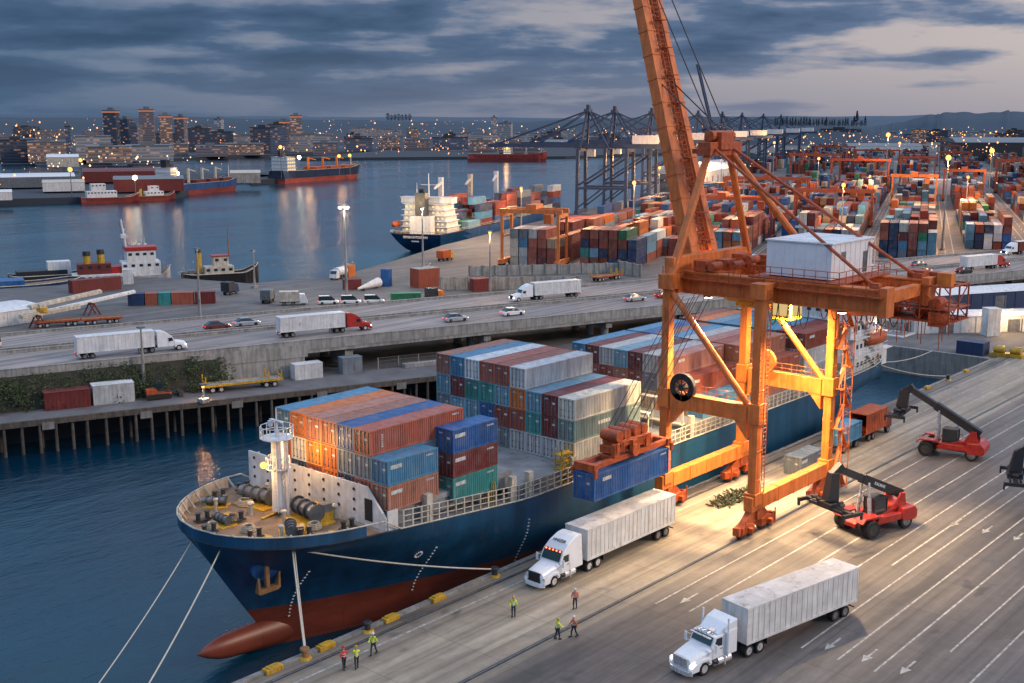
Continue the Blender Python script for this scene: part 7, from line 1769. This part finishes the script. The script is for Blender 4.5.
# ------------------------------------------------------------------ city and industry on the far shore
cr = random.Random(17)
def city_mat(name, col, lit=.35, sx=.3, sz=.3, tone=(1, .46, .20, 1), es=.24):
    m, nt, p, N, L = nodes(name); v = coord(nt, (sx, sx, sz)); 
    fl = N.new('ShaderNodeVectorMath'); fl.operation = 'FLOOR'; L.new(v, fl.inputs[0]); wn = N.new('ShaderNodeTexWhiteNoise'); wn.noise_dimensions = '3D'; L.new(fl.outputs[0], wn.inputs[0])
    f = ramp(nt, wn.outputs[0], [(1 - lit - .01, g(0)), (1 - lit + .01, g(1))]); fr = N.new('ShaderNodeVectorMath'); fr.operation = 'FRACTION'; L.new(v, fr.inputs[0]); s3 = N.new('ShaderNodeSeparateXYZ'); L.new(fr.outputs[0], s3.inputs[0])
    win = ramp(nt, s3.outputs[2], [(.30, g(0)), (.34, g(1)), (.74, g(1)), (.78, g(0))])
    e = mix(nt, 'MULTIPLY', 1, f, win); L.new(mix(nt, 'MIX', win, col, tuple(c * .6 for c in col[:3]) + (1,)), p.inputs['Base Color']); p.inputs['Roughness'].default_value = .7
    L.new(mix(nt, 'MULTIPLY', 1, e, tone), p.inputs['Emission Color']); p.inputs['Emission Strength'].default_value = es; m.cycles.emission_sampling = 'NONE'; return m
cms = [city_mat('city_wall_grey', (.10, .125, .18, 1), .18), city_mat('city_wall_tan', (.17, .15, .17, 1), .22), city_mat('city_wall_dark', (.05, .065, .10, 1), .2), city_mat('city_wall_pale', (.30, .30, .32, 1), .2), city_mat('city_wall_lit', (.22, .17, .16, 1), .38, es=.42)]  # bluish, low-contrast walls: distance haze painted into the colours
def at_(px, d): a = HEAD + math.atan((512 - px) / 1170.7); return (math.cos(a) * d, math.sin(a) * d)
def tower(px, d, wpx, top_y, mat, label, group=None, name='tower_block', cap=True):
    x, y = at_(px, d); w_ = wpx * d / 1190; h = 40 + (122 - top_y) * d / 1190
    t = thing(name, label, 'building', (x, y, -1), HEAD + cr.uniform(-.4, .4), group); mb = MB(); mb.b2((-w_ / 2, -w_ / 2, 0), (w_ / 2, w_ / 2, h)); mb.build('wall', mat, t)
    mb = MB(); mb.b2((-w_ / 2 - .6, -w_ / 2 - .6, h), (w_ / 2 + .6, w_ / 2 + .6, h + 1.6)); mb.b2((-w_ * .2, -w_ * .2, h + 1.6), (w_ * .25, w_ * .2, h + 5)); mb.build('roof', M['steel'], t)
    if cap: mb = MB(); mb.b2((-w_ / 2 - .7, -w_ / 2 - .7, h - 2.5), (w_ / 2 + .7, w_ / 2 + .7, h - .5)); mb.build('lit_crown', M['crown'], t)
    return t
M['crown'] = glow('lit_tower_crown', (1, .40, .25, 1), .45, False)
for px, d, w_, ty, k, lab in ((111.5, 1800, 12, 111, 2, 'tall slim tower at the left end of the skyline with a red lit top'), (147, 1800, 13.5, 110, 1, 'tallest pale tower of the skyline with a lit crown'), (165.5, 1850, 11, 115.5, 4, 'warm lit tower third in the skyline'), (181, 1850, 9.5, 117, 1, 'narrow warm lit tower fourth in the skyline'), (296, 1900, 11, 115.5, 4, 'lone tower with a red lit top above the white flats'), (283, 1900, 12, 121, 1, 'tan block leaning against the lone lit tower')):
    tower(px, d, w_, ty, cms[k], lab)
for px, d, w_, ty, k, lab in ((67.5, 1500, 5, 125, 0, 'slim grey silo tower behind the lit waterfront'), (126, 1900, 11, 119, 2, 'dark block between the two tallest towers'), (136, 1750, 8, 126, 1, 'short tan block beside the tallest tower'), (199, 1900, 11, 127, 2, 'dark wide block right of the skyline towers'), (206, 2000, 9, 126, 3, 'grey block right of the skyline towers'), (219, 2100, 7, 119, 3, 'thin white chimney tower on the far shore'), (494, 2300, 6, 117.5, 3, 'grey silo tower left of the white elevator'), (506, 2200, 12, 123, 3, 'white grain elevator on the far shore, left half'), (489, 2000, 17, 134, 3, 'low white elevator building beside the silos')):
    tower(px, d, w_, ty, cms[k], lab, cap=False)
def block(px0, px1, d, y0, k, depth=40):
    x, y = at_((px0 + px1) / 2, d); w_ = (px1 - px0) * d / 1190; h = 40 + (122 - y0) * d / 1190
    t = thing('city_building', 'low city building with rows of lit windows on the far shore', 'building', (x, y, -1), HEAD - R(90) - math.atan(((px0 + px1) / 2 - 512) / 1170.7) , 'low lit buildings along the far shore'); mb = MB(); mb.b2((-w_ / 2, 0, 0), (w_ / 2, depth, h)); mb.build('wall', cms[k], t)
    mb = MB(); mb.b2((-w_ / 2 - .5, -.5, h), (w_ / 2 + .5, depth, h + 1.2)); mb.b2((-w_ * .2, 4, h + 1.2), (w_ * .1, 14, h + 4)); mb.build('roof', M['darksteel'] if k in (0, 2) else M['steel'], t)
for a in ((76, 108, 1350, 135, 3), (0, 30, 1350, 138, 2), (28, 62, 1300, 140, 4), (86, 128, 1250, 145, 4), (126, 170, 1300, 144, 3), (170, 186, 1500, 143, 4), (188, 210, 1700, 128, 2), (211, 232, 1700, 131, 2), (232, 262, 1750, 135, 3), (250, 275, 1600, 127, 2), (268, 286, 1600, 124, 0), (289, 330, 1650, 134, 3), (312, 337, 1500, 142, 1), (225, 262, 1500, 143, 4), (195, 226, 1450, 145, 1),
          (345, 372, 1700, 138, 0), (378, 400, 1800, 138, 4), (404, 430, 1750, 139, 1), (432, 468, 1800, 137, 0), (470, 492, 1650, 140, 4), (495, 540, 1700, 142, 1), (512, 540, 2300, 136, 3), (545, 575, 2000, 139, 0), (590, 640, 2000, 137, 1)): block(*a)
for k in range(46):
    px = cr.uniform(-20, 660); d = cr.uniform(1850, 3400); y0 = cr.uniform(126, 134) if d > 2600 else cr.uniform(129, 138); block(px, px + cr.uniform(8, 28), d, y0, cr.choice((0, 1, 2, 2, 3, 4)))
for k in range(26):
    px = cr.uniform(690, 1040); d = cr.uniform(2000, 3000); block(px, px + cr.uniform(12, 40), d, cr.uniform(128, 135), cr.choice((0, 1, 2, 3, 4)))
# sheds on the near peninsula
def pshed(px0, px1, d, y0, roofm, wallm, lab, depth=40):
    a, b = at_(px0, d), at_(px1, d); h = 40 - (y0 - 122) * d / 1190; longshed(lab, b, a, depth, h + 1, roofm, wallm)
pshed(-10, 70, 800, 171, M['white'], M['steel'], 'long grey warehouse with a pale roof on the left peninsula'); pshed(38, 80, 740, 177.5, M['cream'], M['dirtywhite'], 'cream warehouse in front of the long grey one', 22)
pshed(80, 172, 850, 167, M['darkred'], M['darkred'], 'long dark red shed behind the peninsula ships'); pshed(110, 180, 720, 175, M['steel'], M['darkred'], 'grey roofed low shed between the dark red one and the ships', 18)
pshed(-20, 6, 665, 186, M['white'], M['dirtywhite'], 'small white shed at the left end of the peninsula', 16); pshed(228, 258, 800, 170.5, M['cream'], M['concrete_l'], 'pale low shed on the pier behind the dark ship', 16)
pshed(44, 76, 1150, 153, M['white'], M['winwall'] if 'winwall' in M else M['cream'], 'white tent roofed terminal on the lit waterfront', 40)
pshed(545, 600, 2000, 140, M['steel'], M['dirtywhite'], 'long grey hall on the far shore behind the blue cranes', 50)
# trees on the skyline
def conifer(x, y, h, lab, rg_, broad=False):
    t = thing('fir_tree' if not broad else 'broad_tree', lab, 'tree', (x, y, 0), 0, 'firs along the ridge at the back of the yard' if not broad else 'dark trees standing out above the far hills')
    mb = MB(); mb.tube((0, 0, 0), (0, 0, h * .9), h * .02, h * .006, 6); mb.build('trunk', M['timber'], t); mb = MB()
    for k in range(150):
        f = rg_.random() ** .8; z = h * (.12 + .88 * f); rr2 = h * (.22 * (1 - f) + .015) * rg_.uniform(.4, 1.1) if not broad else h * .38 * math.sqrt(max(.05, 1 - (2 * f - 1) ** 2)) * rg_.uniform(.3, 1)
        a = rg_.uniform(0, 6.28); p = Vector((math.cos(a) * rr2, math.sin(a) * rr2, z)); u = Vector((math.cos(a), math.sin(a), -.35)) * h * .05; v = Vector((-math.sin(a), math.cos(a), .1)) * h * .045
        mb.add([p - u, p - v, p + u, p + v], [(0, 1, 2, 3)], 0); mb.add([p + Vector((0, 0, h * .03)), p - v, p - Vector((0, 0, h * .04)), p + v], [(0, 1, 2, 3)], 0)
    mb.build('crown', M['firleaf'], t); return t
M['firleaf'] = mk('fir_needles', (.030, .050, .072, 1), .95, 0, .5, .05)  # needles tinted blue to carry the distance haze
tr_ = random.Random(13)
for k in range(34):
    px = 776 + k * 2.7 + tr_.uniform(-1.2, 1.2); x, y = at_(px, 2100 + tr_.uniform(-120, 120)); pass
    h = tr_.uniform(11, 18) if k != 30 else 26; conifer(x, y, h, 'dark fir in the long row on the ridge behind the yard', tr_).location.z = 32
for k in range(7): x, y = at_(388 + k * 3.6, 5000); conifer(x, y, 30 + tr_.uniform(-4, 6), 'dark round crowned tree clump standing above the far hills', tr_, True).location.z = 44
